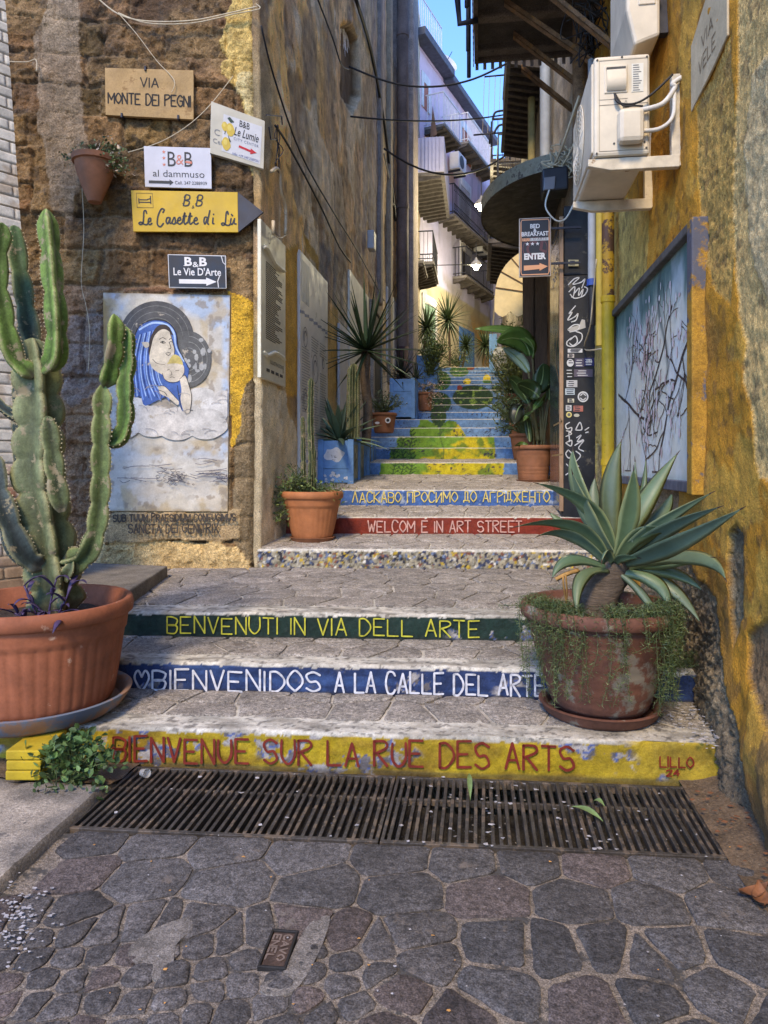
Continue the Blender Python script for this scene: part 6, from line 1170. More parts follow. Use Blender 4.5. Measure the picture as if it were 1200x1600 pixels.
G = MB(); G.box((-14, 33, 4), (.3, 40, 10), (.33, .3, .31)); tag(G.build('far_house', M_lil), 'plain house behind the pink house', 'house')
# ---- lit street lamps on their cables
def lamp(p, w, label):
    t = thing('street_lamp', p, label, 'street lamp', 'lit street lamps hanging over the alley'); G = MB(); G.lathe(p, [(.02, .30), (.05, .22), (.16, .12), (.17, .05), (.15, .05), (.04, .16)], 20); G.build('shade', mat('lamp_grey', (.3, .3, .32), .5, .1), t, smooth=True, auto=40)
    G = MB(); G.lathe(p, [(0, -.10), (.06, -.08), (.09, -.02), (.085, .05), (0, .06)], 20); G.build('bulb', mat('lit_bulb', (1, .9, .7), .5, 0, 1, 0, emit=(1, .88, .6, 22)), t, smooth=True)
    G = MB(); G.tube([p + Vector((0, 0, .3)), p + Vector((0, 0, .75))], .012, 6); G.build('rod', M_blackiron, t)
    l = bpy.data.lights.new('lamp_light', 'POINT'); l.energy = w; l.color = (1, .88, .58); l.shadow_soft_size = .12; lo = bpy.data.objects.new('lamp_light', l); COL.objects.link(lo); lo.parent = t; lo.location = (0, 0, -.22)
lamp(at(752, 324, 18.2), 110, 'brighter, higher lit street lamp beside the edge of the canopy'); lamp(at(744, 417, 22.5), 85, 'smaller, lower lit street lamp in front of the pink house')
# clothes line frame high on the right
G = MB()
for (p, q) in (((757, 120), (790, 117)), ((740, 211), (800, 206)), ((765, 206), (765, 225)), ((768, 190), (768, 230)), ((770, 187), (800, 185)), ((797, 170), (797, 250))): G.tube([at(*p, 15.5), at(*q, 15.5)], .02, 6)
G.tube(crv([at(770, 187, 15.5), at(775, 175, 15.5), at(797, 172, 15.5)]), .025, 6); G.tube(crv([at(772, 208, 15.5), at(780, 196, 15.5), at(797, 194, 15.5)]), .025, 6)
fr = tag(G.build('clothes_airer', M_blackiron, smooth=True), 'dark iron clothes line frame on an upper balcony against the sky', 'clothes airer'); G = MB()
for x in (757, 765, 774, 782): G.tube([at(x, 120, 15.5), at(x - 3, 208, 15.5)], .005, 4)
G.build('line', M_cabw, fr)
# ================================================================== POTS AND PLANTS
M_terra = mat('terracotta', (.26, .085, .038), .75, .28, 6, .35, 45, .003, fine=.10, spot=(.48, .30, .20), spots=(5, .66))
M_terra2 = mat('old_terracotta', (.13, .055, .035), .8, .3, 5, .4, 40, .004, fine=.12, spot=(.20, .17, .13), spots=(4, .57))
M_terra3 = mat('pale_terracotta', (.37, .14, .052), .75, .2, 8, .2, 45, .002, fine=.06)
M_terra4 = mat('brown_pot', (.25, .105, .05), .75, .25, 8, .3, 40, .003)
M_soil = mat('soil', (.05, .035, .025), .97, .4, 14, 1, 60, .02, fine=.4, spot=(.3, .27, .22), spots=(40, .66))
def soil(c, r, z, parent):
    G = MB(); c = Vector(c); vs = []; n = 28
    for i in range(9):
        for j in range(n): w = 6.2832 * j / n; q = r * i / 8; vs.append((c.x + q * math.cos(w), c.y + q * math.sin(w), z + .012 * random.uniform(-1, 1) + .02 * (1 - i / 8)))
    G.add(vs, [(i * n + j, i * n + (j + 1) % n, (i + 1) * n + (j + 1) % n, (i + 1) * n + j) for i in range(8) for j in range(n)]); return G.build('soil', M_soil, parent, smooth=True)
def pot(name, c, r, h, rb, m, label, rim=.05, lip=.02, ribs=0, saucer=None, bands=(), band2=False, grp=None, msauc=None, k=64):
    c = Vector(c); t = thing(name, c, label, 'plant pot', grp); ro = r - lip; q = lambda z: rb + (ro - rb) * (z / (h - rim)) ** .8
    zz = [0, .01] + [h * x for x in (.06, .12, .2, .3, .42, .52, .62, .7, .76)] ; prof = [(0, .004), (rb * .97, 0), (rb, .012)]
    for i in range(1, 30):
        z = (h - rim) * i / 29; rr = q(z); 
        for b in bands:
            if abs(z / h - b) < .012: rr -= .004
        if band2 and z > h * .70 - rim * .2: rr += .012
        prof.append((rr, z))
    prof += [(ro + lip * .6, h - rim + .001), (r, h - rim + .012), (r + .004, h - rim * .45), (r - .004, h - .006), (r - .014, h), (r - .032, h - .004), (ro - .03, h - rim), (q(h * .6) - .03, h * .6)]
    zt = h * .68; wob = None
    if ribs: wob = lambda rr, z, w: 1 + (.011 * (abs(math.sin(w * ribs / 2)) ** .6) if .03 * h < z < zt and rr > rb * .9 else 0)
    G = MB(); G.lathe(c, prof, max(k, ribs * 6 if ribs else k), None, wob); G.build('pot', m, t, smooth=True, auto=50)
    soil(c, ro - .025, c.z + h - rim - .02, t)
    if saucer:
        G = MB(); rs, hs = saucer; G.lathe(c + Vector((0, 0, -hs)), [(0, 0), (rs * .86, 0), (rs * .93, hs * .3), (rs - .008, hs), (rs + .004, hs + .012), (rs - .012, hs + .014), (rs * .9, hs * .4), (0, hs * .35)], k); G.build('saucer', msauc or m, t, smooth=True, auto=50)
    return t
def leafstrip(G, pts, side, wf, fold=.25, th=.004, col=None, wav=0, droop=0):     # thick leaf along pts, channelled, with a width function
    n = len(pts); vs = []
    for i, p in enumerate(pts):
        t = i / (n - 1); tan = (pts[min(i + 1, n - 1)] - pts[max(i - 1, 0)]).normalized(); s_ = (side - tan * side.dot(tan)).normalized(); nn = s_.cross(tan).normalized(); w = wf(t); th_ = th * max(.15, 1 - t)
        up = fold * w * (1 + wav * math.sin(9 * t))
        vs += [p - s_ * w + nn * up, p - s_ * w * .5 + nn * up * .25, p, p + s_ * w * .5 + nn * up * .25, p + s_ * w + nn * up, p + s_ * w * .5 + nn * (up * .25 - th_), p - nn * th_ * 1.2, p - s_ * w * .5 + nn * (up * .25 - th_)]
    f = [(i * 8 + j, i * 8 + (j + 1) % 8, (i + 1) * 8 + (j + 1) % 8, (i + 1) * 8 + j) for i in range(n - 1) for j in range(8)]
    f += [tuple(range(8))[::-1], tuple(range((n - 1) * 8, n * 8))]; G.add(vs, f, col)
agave_w = lambda W_: (lambda t: W_ * (.55 + .45 * min(1, t / .45)) * (1 if t < .45 else max(.02, (1 - ((t - .45) / .55) ** 1.7))))
M_agave = mat('agave_leaf', rough=.45, var=.22, vs=4, bump=.12, bs=30, bd=.003, attr=True, fine=.05, spec=.4, stretch=(1, 1, 1), spot=(.30, .31, .22), spots=(16, .7))
M_cactus = mat('cactus_skin', rough=.65, var=.38, vs=9, bump=.6, bs=30, bd=.006, attr=True, fine=.18, grit=.15, spot=(.23, .19, .11), spots=(10, .585), spec=.25)
M_spine = mat('spine', (.42, .34, .19), .8, .2, 30, 0)
M_leaf = mat('green_leaf', rough=.5, var=.3, vs=6, bump=.15, bs=20, bd=.003, attr=True, spec=.35)
M_bark = mat('bark', (.12, .085, .055), .95, .4, 12, .8, 40, .01, fine=.3)
# ---- big cactus pot on the left
pc = onz(58, 1112, .22); pc = at(58, 1108, 3.72); pc.z = .245
t = pot('plant_pot', pc, .475, .53, .37, M_terra, 'huge terracotta pot of the tall cactus at the left edge', .085, .035, 44, None, (), True, k=128)
G = MB(); rs = .455; G.lathe(pc + Vector((0, 0, -.055)), [(0, 0), (rs * .84, 0), (rs * .93, .025), (rs + .01, .085), (rs + .016, .1), (rs + .002, .104), (rs - .02, .09), (rs * .9, .035), (0, .03)], 96); G.build('saucer', mat('saucer_weathered', (.27, .15, .09), .75, .3, 4, .3, 40, spot=(.13, .15, .19), spots=(2.2, .5)), t, smooth=True, auto=50)
cx = lambda px, py, dd=0: at(px, py, 3.72 + dd)
M_cg_ = [(.10, .125, .035), (.085, .115, .035), (.14, .16, .05)]
def cactus_arm(G, SP, pts, rad, ribs, seg, base, tipcol=None, rot=0, taper=.12):
    path = crv([Vector(p) for p in pts], 12); L = [0]
    for i in range(1, len(path)): L.append(L[-1] + (path[i] - path[i - 1]).length)
    n0 = int(L[-1] / .011) + 2; out = []; j = 0
    for k in range(n0):
        s_ = L[-1] * k / (n0 - 1)
        while j < len(L) - 2 and L[j + 1] < s_: j += 1
        out.append(path[j].lerp(path[j + 1], (s_ - L[j]) / max(1e-6, L[j + 1] - L[j])))
    k8 = 8; K = ribs * k8; vs = []; cs = []; ref = None; ph = random.uniform(0, 1)
    for i, p in enumerate(out):
        t_ = i / (n0 - 1); s_ = t_ * L[-1]; tan = (out[min(i + 1, n0 - 1)] - out[max(i - 1, 0)]).normalized()
        if ref is None: ref = Vector((math.cos(rot), math.sin(rot), .01))
        a = (ref - tan * ref.dot(tan)).normalized(); ref = a; b = tan.cross(a)
        lob = abs(math.sin(math.pi * (s_ / seg + ph))) ** .6; R0 = rad * (1 - taper * t_) * min(1, (.35 + s_ / (.9 * rad))) * min(1, .06 + math.sqrt(max(0, (L[-1] - s_) / (1.1 * rad))))
        for j_ in range(K):
            w = 6.2832 * j_ / K; c_ = (1 + math.cos(w * ribs)) / 2; rr = R0 * (.42 + .58 * c_ ** 2.3 * (.50 + .50 * lob)); cren = 1 + .012 * math.sin(s_ * 260) * c_ ** 2
            vs.append(p + (a * math.cos(w) + b * math.sin(w)) * rr * cren)
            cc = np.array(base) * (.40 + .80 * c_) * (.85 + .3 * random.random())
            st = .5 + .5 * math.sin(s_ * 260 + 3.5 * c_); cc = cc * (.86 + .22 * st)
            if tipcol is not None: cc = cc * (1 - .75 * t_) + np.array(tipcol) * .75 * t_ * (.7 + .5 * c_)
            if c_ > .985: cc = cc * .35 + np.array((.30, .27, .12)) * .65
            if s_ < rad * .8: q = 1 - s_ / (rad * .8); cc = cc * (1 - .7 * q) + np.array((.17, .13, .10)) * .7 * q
            cs.append(tuple(cc))
        if i % 2 == 0 and 2 < i < n0 - 2:
            for r_ in range(ribs):
                w = 6.2832 * r_ / ribs; rr = R0 * (.42 + .58 * (.50 + .50 * lob)); o_ = p + (a * math.cos(w) + b * math.sin(w)) * rr; d = (a * math.cos(w) + b * math.sin(w))
                for z_ in (-1, 1): e_ = (d + tan * .5 * z_ + (b * math.cos(w) - a * math.sin(w)) * random.uniform(-.7, .7)).normalized(); SP.add([o_ - tan * .0022, o_ + tan * .0022, o_ + e_ * .010], [(0, 1, 2)])
    G.add(vs, [(i * K + j_, i * K + (j_ + 1) % K, (i + 1) * K + (j_ + 1) % K, (i + 1) * K + j_) for i in range(n0 - 1) for j_ in range(K)] + [tuple(range((n0 - 1) * K, n0 * K))], cs)
ct = thing('cactus', cx(92, 960), 'tall many-armed ribbed candelabra cactus growing in the huge terracotta pot', 'cactus'); random.seed(31); SP = MB()
lg = (.155, .22, .05); og = (.090, .105, .048); dg = (.030, .045, .038)
def arm(pts, rad, ribs, seg, base, tip=None, rot=0, name='arm', taper=.12):
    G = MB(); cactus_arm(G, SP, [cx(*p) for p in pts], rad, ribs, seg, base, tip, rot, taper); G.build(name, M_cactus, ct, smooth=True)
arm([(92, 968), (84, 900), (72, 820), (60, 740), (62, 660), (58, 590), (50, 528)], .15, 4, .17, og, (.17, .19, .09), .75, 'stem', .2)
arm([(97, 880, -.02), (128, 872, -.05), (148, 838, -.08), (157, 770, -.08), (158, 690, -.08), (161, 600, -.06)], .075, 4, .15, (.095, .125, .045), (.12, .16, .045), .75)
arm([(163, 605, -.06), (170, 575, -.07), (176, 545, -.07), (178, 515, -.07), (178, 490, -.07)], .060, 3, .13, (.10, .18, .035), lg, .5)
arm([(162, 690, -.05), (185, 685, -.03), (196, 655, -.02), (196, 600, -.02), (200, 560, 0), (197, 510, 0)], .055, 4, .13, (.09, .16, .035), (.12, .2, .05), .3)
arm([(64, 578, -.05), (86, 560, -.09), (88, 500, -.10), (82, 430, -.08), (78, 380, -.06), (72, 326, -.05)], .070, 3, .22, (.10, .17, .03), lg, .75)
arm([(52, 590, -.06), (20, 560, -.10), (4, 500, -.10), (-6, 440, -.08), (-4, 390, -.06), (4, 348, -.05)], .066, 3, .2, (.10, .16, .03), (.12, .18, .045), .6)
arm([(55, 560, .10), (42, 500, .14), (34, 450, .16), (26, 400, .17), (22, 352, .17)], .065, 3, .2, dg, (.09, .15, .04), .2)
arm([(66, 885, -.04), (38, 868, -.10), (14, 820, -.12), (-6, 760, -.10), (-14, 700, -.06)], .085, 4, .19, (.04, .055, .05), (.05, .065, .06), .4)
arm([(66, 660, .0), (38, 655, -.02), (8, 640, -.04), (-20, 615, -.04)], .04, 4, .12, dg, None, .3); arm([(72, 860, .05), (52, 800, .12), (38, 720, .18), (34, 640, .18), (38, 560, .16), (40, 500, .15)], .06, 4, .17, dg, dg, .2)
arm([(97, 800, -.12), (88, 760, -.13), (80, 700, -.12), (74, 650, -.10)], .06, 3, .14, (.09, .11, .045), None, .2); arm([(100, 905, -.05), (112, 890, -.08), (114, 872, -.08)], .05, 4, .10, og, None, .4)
SP.build('spines', M_spine, ct)
# purple trailing plant at its foot
pt_ = thing('purple_plant', cx(60, 965), 'small purple trailing plant with pointed leaves at the foot of the cactus', 'plant'); M_purp = mat('purple_leaf', (.055, .035, .085), .5, .35, 12, .15, 20); G = MB(); ST = MB(); random.seed(2)
for (b_, m_, e_) in (((75, 968), (78, 940), (88, 905)), ((60, 968), (52, 948), (38, 915)), ((86, 968), (98, 950), (112, 915)), ((45, 972), (40, 965), (22, 958)), ((70, 972), (75, 958), (60, 952))):
    P = bez(cx(*b_, -.12), cx(*m_, -.16), cx(*e_, -.15)); ST.tube(P, .005, 6)
    for k in range(2, 11, 2):
        a = P[k]; d = Vector((random.uniform(-1, 1), random.uniform(-1, .3), random.uniform(-.2, .6))).normalized(); L = random.uniform(.08, .14); side = d.cross(UP).normalized(); leafstrip(G, bez(a, a + d * L * .6 + UP * .03, a + d * L - UP * .015, 7), side, lambda t_: .014 * math.sin(math.pi * min(.98, t_ * .85 + .13)), .4, .002)
P = bez(cx(96, 970, -.28), cx(92, 962, -.42), cx(82, 990, -.50), 9); leafstrip(G, P, Vector((1, 0, 0)), lambda t_: .018 * math.sin(math.pi * min(.98, t_ * .8 + .18)), .4, .003)
ST.build('stem', M_purp, pt_, smooth=True); G.build('leaves', M_purp, pt_, smooth=True)
# yellow painted bricks under the pot, and weeds
M_yb = mat('yellow_brick', (.40, .28, .012), .8, .25, 9, .5, 50, .004, spot=(.2, .17, .1), spots=(14, .64))
for i, (px, py, lab) in enumerate(((36, 1222, 'lowest yellow painted brick of the small pile under the cactus pot'), (36, 1203, 'second yellow painted brick up in the pile under the cactus pot'), (36, 1184, 'topmost yellow painted brick of the pile under the cactus pot'))):
    z = .056 + i * .046; c = onz(37, 1222, .055); G = MB(); G.obox(Vector((c.x - .085 + random.uniform(-.006, .006), c.y, z)), (.155, .02, 0), (-.03, .26, 0), (0, 0, .043)); o = G.build('brick', M_yb, bev=.006); tag(o, lab, 'brick', 'yellow bricks under the cactus pot')
def leafy(name, pts, n, size, spread, label, cols, cat='plant', stems=True, root=None, aspect=.55, grp=None, up=.5, m=None, seed=0, mk=3):
    rn = random.Random(seed); base = Vector(root) if root is not None else min(pts, key=lambda p: p.z); t = thing(name, base, label, cat, grp); G = MB(); ST = MB()
    for i in range(n):
        p = Vector(rn.choice(pts)) + Vector((rn.gauss(0, spread), rn.gauss(0, spread), rn.gauss(0, spread * .8))); d = Vector((rn.gauss(0, 1), rn.gauss(0, 1), rn.gauss(up, .7))).normalized(); L = size * rn.uniform(.5, 1.25); s_ = d.cross(Vector((rn.gauss(0, 1), rn.gauss(0, 1), rn.gauss(0, 1)))).normalized(); nn = d.cross(s_); w = L * aspect * .5
        c = np.array(rn.choice(cols)) * rn.uniform(.6, 1.3); G.add([p, p + d * L * .35 - s_ * w + nn * w * .3, p + d * L * .75 - s_ * w * .7 + nn * w * .2, p + d * L, p + d * L * .75 + s_ * w * .7 + nn * w * .2, p + d * L * .35 + s_ * w + nn * w * .3, p + d * L * .5], [(0, 6, 1), (1, 6, 2), (2, 6, 3), (3, 6, 4), (4, 6, 5), (5, 6, 0)], tuple(c))
        if stems and i % 5 == 0: ST.tube(bez(base + Vector((rn.gauss(0, spread * .4), rn.gauss(0, spread * .4), 0)), base.lerp(p, .5) + Vector((0, 0, .05)), p, 5), size * .05, 4)
    G.build('foliage', m or M_leaf, t)
    if ST.v: ST.build('stem', mat('green_stem', (.07, .09, .03), .8, .3), t)
    return t
wd_pts = []
for px in range(52, 180, 8):
    for py in range(1150, 1225, 9):
        if abs(px - 116) / 68 + abs(py - 1185) / 48 < 1.0 + .2 * math.sin(px): wd_pts.append(at(px, py, 3.22))
leafy('weed', wd_pts, 420, .042, .025, 'clump of green mint-like weed sprouting beside the yellow bricks', [(.07, .12, .035), (.10, .17, .05), (.045, .08, .025)], 'weed', True, at(110, 1222, 3.22), .75, seed=3)
leafy('weed', [at(x, y_, 3.12) for x, y_ in ((75, 1225), (90, 1218), (70, 1238), (150, 1245), (100, 1250))], 50, .035, .03, 'sparse low weed straggling over the pavement edge', [(.07, .11, .035), (.05, .08, .03)], 'weed', True, at(90, 1250, 3.15), .7, seed=5)
# ---- agave pot on the right
ap = at(937, 1128, 3.70); ap.z = .225
t = pot('plant_pot', ap, .405, .535, .232, M_terra2, 'wide weathered terracotta pot of the big agave on the first step', .075, .03, 0, None, (.16, .30, .44, .58, .7), False, k=96)
G = MB(); rs = .30; G.lathe(ap + Vector((0, 0, -.04)), [(0, 0), (rs * .88, 0), (rs * .96, .02), (rs, .05), (rs + .012, .062), (rs, .068), (rs - .02, .06), (rs * .88, .02), (0, .02)], 72); G.build('saucer', M_terra2, t, smooth=True, auto=50)
ag = thing('agave', ap + Vector((0, 0, .45)), 'large grey green agave rosette on a short leaning trunk in the wide pot', 'agave'); ax = lambda px, py, dd=0: at(px, py, 3.66 + dd)
G = MB(); P = crv([ax(930, 985), ax(932, 955), ax(940, 925), ax(958, 895), ax(962, 870)], 6)
G.tube(P, [.10 * (1 - .2 * i / len(P)) * (1 + .05 * (i % 2)) for i in range(len(P))], 14); G.build('trunk', mat('agave_trunk', (.10, .075, .055), .95, .4, 10, .9, 30, .01, fine=.3, stretch=(.6, .6, 4)), ag, smooth=True)
LV = [((958, 872, .02), (930, 790), (838, 755, -.15), .055, -.25), ((950, 880, -.02), (905, 815), (806, 823, -.30), .045, -.1), ((958, 870, .03), (905, 770), (895, 702, .05), .062, -.1), ((958, 868, .0), (915, 800), (894, 738, -.12), .05, -.15), ((962, 868, .06), (950, 770), (971, 688, .12), .075, .0), ((965, 868, .1), (990, 800), (992, 718, .22), .03, .2), ((965, 868, .12), (1000, 800), (1009, 716, .25), .035, .2),
      ((965, 870, .04), (1000, 790), (1059, 708, .08), .075, .15), ((965, 872, -.02), (985, 800), (990, 732, -.16), .065, .05), ((968, 876, .0), (1010, 830), (1112, 770, .0), .05, .3), ((968, 878, .04), (1030, 830), (1125, 792, .14), .052, .3), ((970, 880, -.04), (1040, 858), (1160, 794, -.14), .062, .35), ((966, 876, -.06), (1000, 828), (1057, 830, -.30), .055, .3), ((968, 884, .05), (1040, 876), (1114, 871, .16), .05, .3), ((970, 888, -.02), (1085, 862), (1134, 906, -.06), .052, .35), ((968, 890, .0), (1045, 888), (1099, 924, -.10), .045, .3),
      ((966, 894, -.03), (1040, 905), (1095, 974, -.16), .058, .25), ((962, 894, -.05), (1030, 905), (1046, 958, -.25), .05, .2), ((960, 892, -.06), (1010, 930), (1038, 995, -.22), .03, .1), ((950, 892, -.06), (905, 895), (902, 965, -.26), .045, -.1), ((950, 888, -.04), (890, 868), (862, 905, -.15), .045, -.3), ((948, 880, -.05), (890, 830), (840, 838, -.28), .04, -.2), ((955, 870, .08), (895, 830), (858, 800, .22), .05, -.1), ((962, 880, -.08), (972, 870), (1000, 872, -.22), .03, .1), ((958, 880, -.08), (945, 860), (940, 878, -.2), .035, 0), ((955, 868, .1), (930, 800), (930, 745, .22), .06, -.1), ((968, 868, .1), (1030, 810), (1050, 770, .24), .06, .2)]
random.seed(77)
for i, (b_, m_, e_, W_, rl) in enumerate(LV):
    B, M_, E = ax(*b_), None, ax(*e_); md = (b_[2] + e_[2]) / 2; M_ = ax(m_[0], m_[1], md); M_ = M_ * 2 - (B + E) * .5 if False else M_
    if E.x > 1.05: E = at(e_[0], e_[1], 1.05 / ray(e_[0], e_[1]).x); M_ = at(m_[0], m_[1], ((B - EYE).dot(FW) + (E - EYE).dot(FW)) / 2)
    P = bez(B, M_ * 1.0 + (M_ - (B + E) * .5) * .6, E, 18); hd = E - B; hd.z = 0; hd = hd.normalized() if hd.length > .02 else RT; side = Vector((-hd.y, hd.x, 0)); mid_ = P[9]; view = (EYE - mid_).normalized()
    tan = (P[10] - P[8]).normalized(); face = side.cross(tan); s2 = tan.cross(view).normalized()
    if s2.dot(side) < 0: s2 = -s2
    side = (side * .45 + s2 * .75).normalized()
    v_ = random.uniform(.8, 1.15); G = MB(); col = tuple(np.array((.090, .135, .075)) * v_ * np.array((random.uniform(.9, 1.1), 1, random.uniform(.85, 1.25))))
    leafstrip(G, P, side, agave_w(W_ * .80), .30, .009, col); n_ = len(P)
    G.c = [tuple(np.array(c_) * (1.0 if (k % 8) not in (0, 4) else 1.0) + (np.array((.16, .15, .06)) if (k % 8) in (0, 4) else 0)) for k, c_ in enumerate(G.c)]
    lo = G.build('leaf', M_agave, ag, smooth=True); G = MB(); tp_ = (P[-1] - P[-2]).normalized(); G.tube([P[-1] - tp_ * .012, P[-1] + tp_ * .02], [.004, .0008], 5); G.build('tip_spine', mat('thorn', (.05, .03, .02), .6, .2), lo)
G = MB()
for (p, q, r) in (((868, 905), (885, 895), (905, 890)), ((884, 898), (888, 925), (886, 950)), ((880, 900), (882, 930), (890, 955))): leafstrip(G, bez(ax(*p, -.18), ax(*q, -.16), ax(*r, -.12), 8), Vector((0, .6, .8)), lambda t_: .012, .5, .003)
G.build('dead_leaf', mat('dead_leaf', (.33, .19, .06), .8, .4, 20, .3), ag, smooth=True)
# feathery asparagus fern spilling over that pot
fn = thing('asparagus_fern', ap + Vector((0, 0, .5)), 'feathery green asparagus fern spilling over the rim of the agave pot', 'fern'); G = MB(); ST = MB(); rn = random.Random(6)
def frond(P, dens=.006, nl=.026):
    ST.tube(P, .0016, 4)
    for i in range(len(P) - 1):
        L = (P[i + 1] - P[i]).length
        for _ in range(max(1, int(L / dens * 2.2))):
            p = P[i].lerp(P[i + 1], rn.random()) + Vector((rn.gauss(0, .011), rn.gauss(0, .011), rn.gauss(0, .010))); d = Vector((rn.gauss(0, 1), rn.gauss(0, 1), rn.gauss(.2, .8))).normalized(); l = nl * rn.uniform(.5, 1.3); s_ = d.cross(Vector((rn.gauss(0, 1), rn.gauss(0, 1), .3))).normalized() * .0016
            c = np.array(rn.choice([(.05, .08, .025), (.08, .12, .038), (.12, .15, .05), (.035, .055, .02)])) * rn.uniform(.7, 1.2); G.add([p - s_, p + s_, p + d * l], [(0, 1, 2)], tuple(c))
for i in range(85):
    w = rn.choice((rn.gauss(4.0, .32), rn.gauss(5.25, .25), rn.uniform(3.0, 5.6))) if i < 68 else rn.uniform(0, 6.28)
    if i < 68 and 4.85 < w < 5.15 and rn.random() < .8: w += .5
    r0 = rn.uniform(.2, .34); a = ap + Vector((r0 * math.cos(w), r0 * math.sin(w), .47)); L = rn.uniform(.0, .42) if i < 68 else 0; out_ = rn.uniform(.385, .43)
    if i < 68: P = crv([a, ap + Vector((out_ * .97 * math.cos(w), out_ * .97 * math.sin(w), .55 + rn.uniform(0, .05))), ap + Vector((out_ * math.cos(w + .05), out_ * math.sin(w + .05), .47 - L * .4)), ap + Vector(((out_ - .05 * L) * math.cos(w + rn.uniform(-.15, .15)), (out_ - .05 * L) * math.sin(w + .1), .47 - L))], 6)
    else: P = crv([a, a + Vector((rn.gauss(0, .06), rn.gauss(0, .06), .07)), a + Vector((rn.gauss(0, .12), rn.gauss(0, .12), .05))], 6)
    frond(P)
ST.build('stem', mat('fern_stem', (.08, .09, .035), .8, .3), fn); G.build('foliage', M_leaf, fn)
fn = thing('wild_fern', (1.05, 4.1, .35), 'wild asparagus fern growing from the crumbling foot of the ochre wall', 'fern'); G = MB(); ST = MB()
for i in range(60): a = at(rn.uniform(1045, 1085), rn.uniform(1030, 1110), 3.95); frond(bez(a, a + Vector((rn.gauss(-.05, .06), rn.gauss(0, .06), .12)), a + Vector((rn.gauss(-.08, .12), rn.gauss(0, .12), rn.uniform(-.05, .2)))), .007)
ST.build('stem', MATS['fern_stem'], fn); G.build('foliage', M_leaf, fn)
# ---- ribbed pot on the mosaic step
rp = at(488, 838, 6.88); rp.z = .765
t = pot('plant_pot', rp, .298, .455, .185, M_terra3, 'ribbed bright terracotta pot on the mosaic step with thin cactus stems', .075, .03, 30, (.215, .035), (), True, msauc=M_terra4)
pl_ = thing('thin_cactus', rp + Vector((0, 0, .4)), 'two thin dark ribbed cactus stems in the ribbed pot', 'cactus'); SP = MB()
for pts, r in (([(485, 775), (487, 720), (485, 660), (486, 590)], .028), ([(474, 775), (474, 720), (473, 650)], .02), ([(490, 770), (490, 730), (491, 700)], .022)):
    G = MB(); cactus_arm(G, SP, [at(*p, 6.85) for p in pts], r * 1.4, 4, .09, (.05, .07, .03), None, .4, .3); G.build('stem', M_cactus, pl_, smooth=True)
SP.build('spines', M_spine, pl_)
leafy('trailing_plant', [at(x, y_, 6.8) for x, y_ in ((445, 765), (455, 755), (465, 760), (440, 790), (435, 775), (500, 765), (515, 768), (525, 765), (475, 755), (460, 740), (437, 810))] * 2, 900, .045, .055, 'straggly green plant overflowing the ribbed pot', [(.07, .11, .03), (.11, .16, .04), (.20, .24, .07), (.05, .07, .03)], root=rp + Vector((0, 0, .42)), aspect=.3, seed=11)
# ---- blue planter boxes with yucca, agave and column cactus
M_bw = mat('blue_boards', (.13, .265, .50), .7, .22, 7, .35, 40, .003, fine=.08, spot=(.52, .56, .6), spots=(11, .67)); M_pict = mat('box_picture', rough=.7, var=.2, attr=True, spot=(.1, .1, .1), spots=(14, .64))
def planter(y0, y1, x0, x1, z0, z1, label, cloud):
    t = thing('planter_box', ((x0 + x1) / 2, (y0 + y1) / 2, z0), label, 'planter box'); G = MB(); n = 3
    for i in range(n): z = z0 + .03 + (z1 - z0 - .03) * i / n; e = (z1 - z0 - .03) / n - .004; G.box((x0 + .03, y0 + .02, z), (x1 - .03, y0 + .045, z + e)); G.box((x0 + .03, y1 - .045, z), (x1 - .03, y1 - .02, z + e)); G.box((x0 + .005, y0 + .05, z), (x0 + .03, y1 - .05, z + e)); G.box((x1 - .045, y0 + .05, z), (x1 - .02, y1 - .05, z + e))
    G.build('boards', M_bw, t, bev=.003)
    for x in (x0, x1 - .07):
        for y_ in (y0, y1 - .05): G = MB(); G.box((x, y_, z0), (x + .07, y_ + .05, z1 + .01)); G.build('post', M_bw, t, bev=.003)
    G = MB(); G.box((x1 - .022, (y0 + y1) / 2 - .05, z0), (x1 + .004, (y0 + y1) / 2 + .05, z1 + .01)); G.build('post', M_bw, t, bev=.003)
    G = MB(); PL = RIS(y0 + .02); w, h = x1 - x0, z1 - z0
    if cloud:
        flat(G, PL, [(x0 + w * (.46 + .28 * math.cos(q) * (1 + .12 * math.sin(4 * q))), z0 + h * (.68 + .15 * math.sin(q) * (1 + .2 * math.cos(5 * q)))) for q in np.linspace(0, 6.1, 26)], .0015, (.58, .60, .64), True)
        for k in range(14): u_, v_ = random.uniform(.2, .85), random.uniform(.08, .28); flat(G, PL, [(x0 + w * u_ + .03 * random.uniform(.4, 1) * math.cos(q), z0 + h * v_ + .025 * random.uniform(.4, 1) * math.sin(q)) for q in np.linspace(0, 5.5, 7)], .0018 + k * .0001, (.55, .57, .6), True)
    SPL = Plane((x1 - .02, 0, 0), (0, 1, 0), (1, 0, 0))
    for (ya, yb) in ((y0 + .09, (y0 + y1) / 2 - .07), ((y0 + y1) / 2 + .07, y1 - .09)):
        G.slab(SPL, ya, yb, z0 + .08, z1 - .05, 0, .004, (.22, .25, .23)); 
        for k in range(9): a, b = random.uniform(ya + .04, yb - .04), random.uniform(z0 + .14, z1 - .11); flat(G, SPL, [(a + .04 * random.uniform(.3, 1) * math.cos(q), b + .05 * random.uniform(.3, 1) * math.sin(q)) for q in np.linspace(0, 5.5, 7)], .0055 + k * .0002, random.choice([(.4, .4, .36), (.1, .12, .12), (.15, .2, .3), (.35, .33, .25)]), True)
    G.build('picture', M_pict, t); G = MB(); G.box((x0 + .03, y0 + .045, z1 - .10), (x1 - .045, y1 - .045, z1 - .06)); G.build('soil', M_soil, t); return t
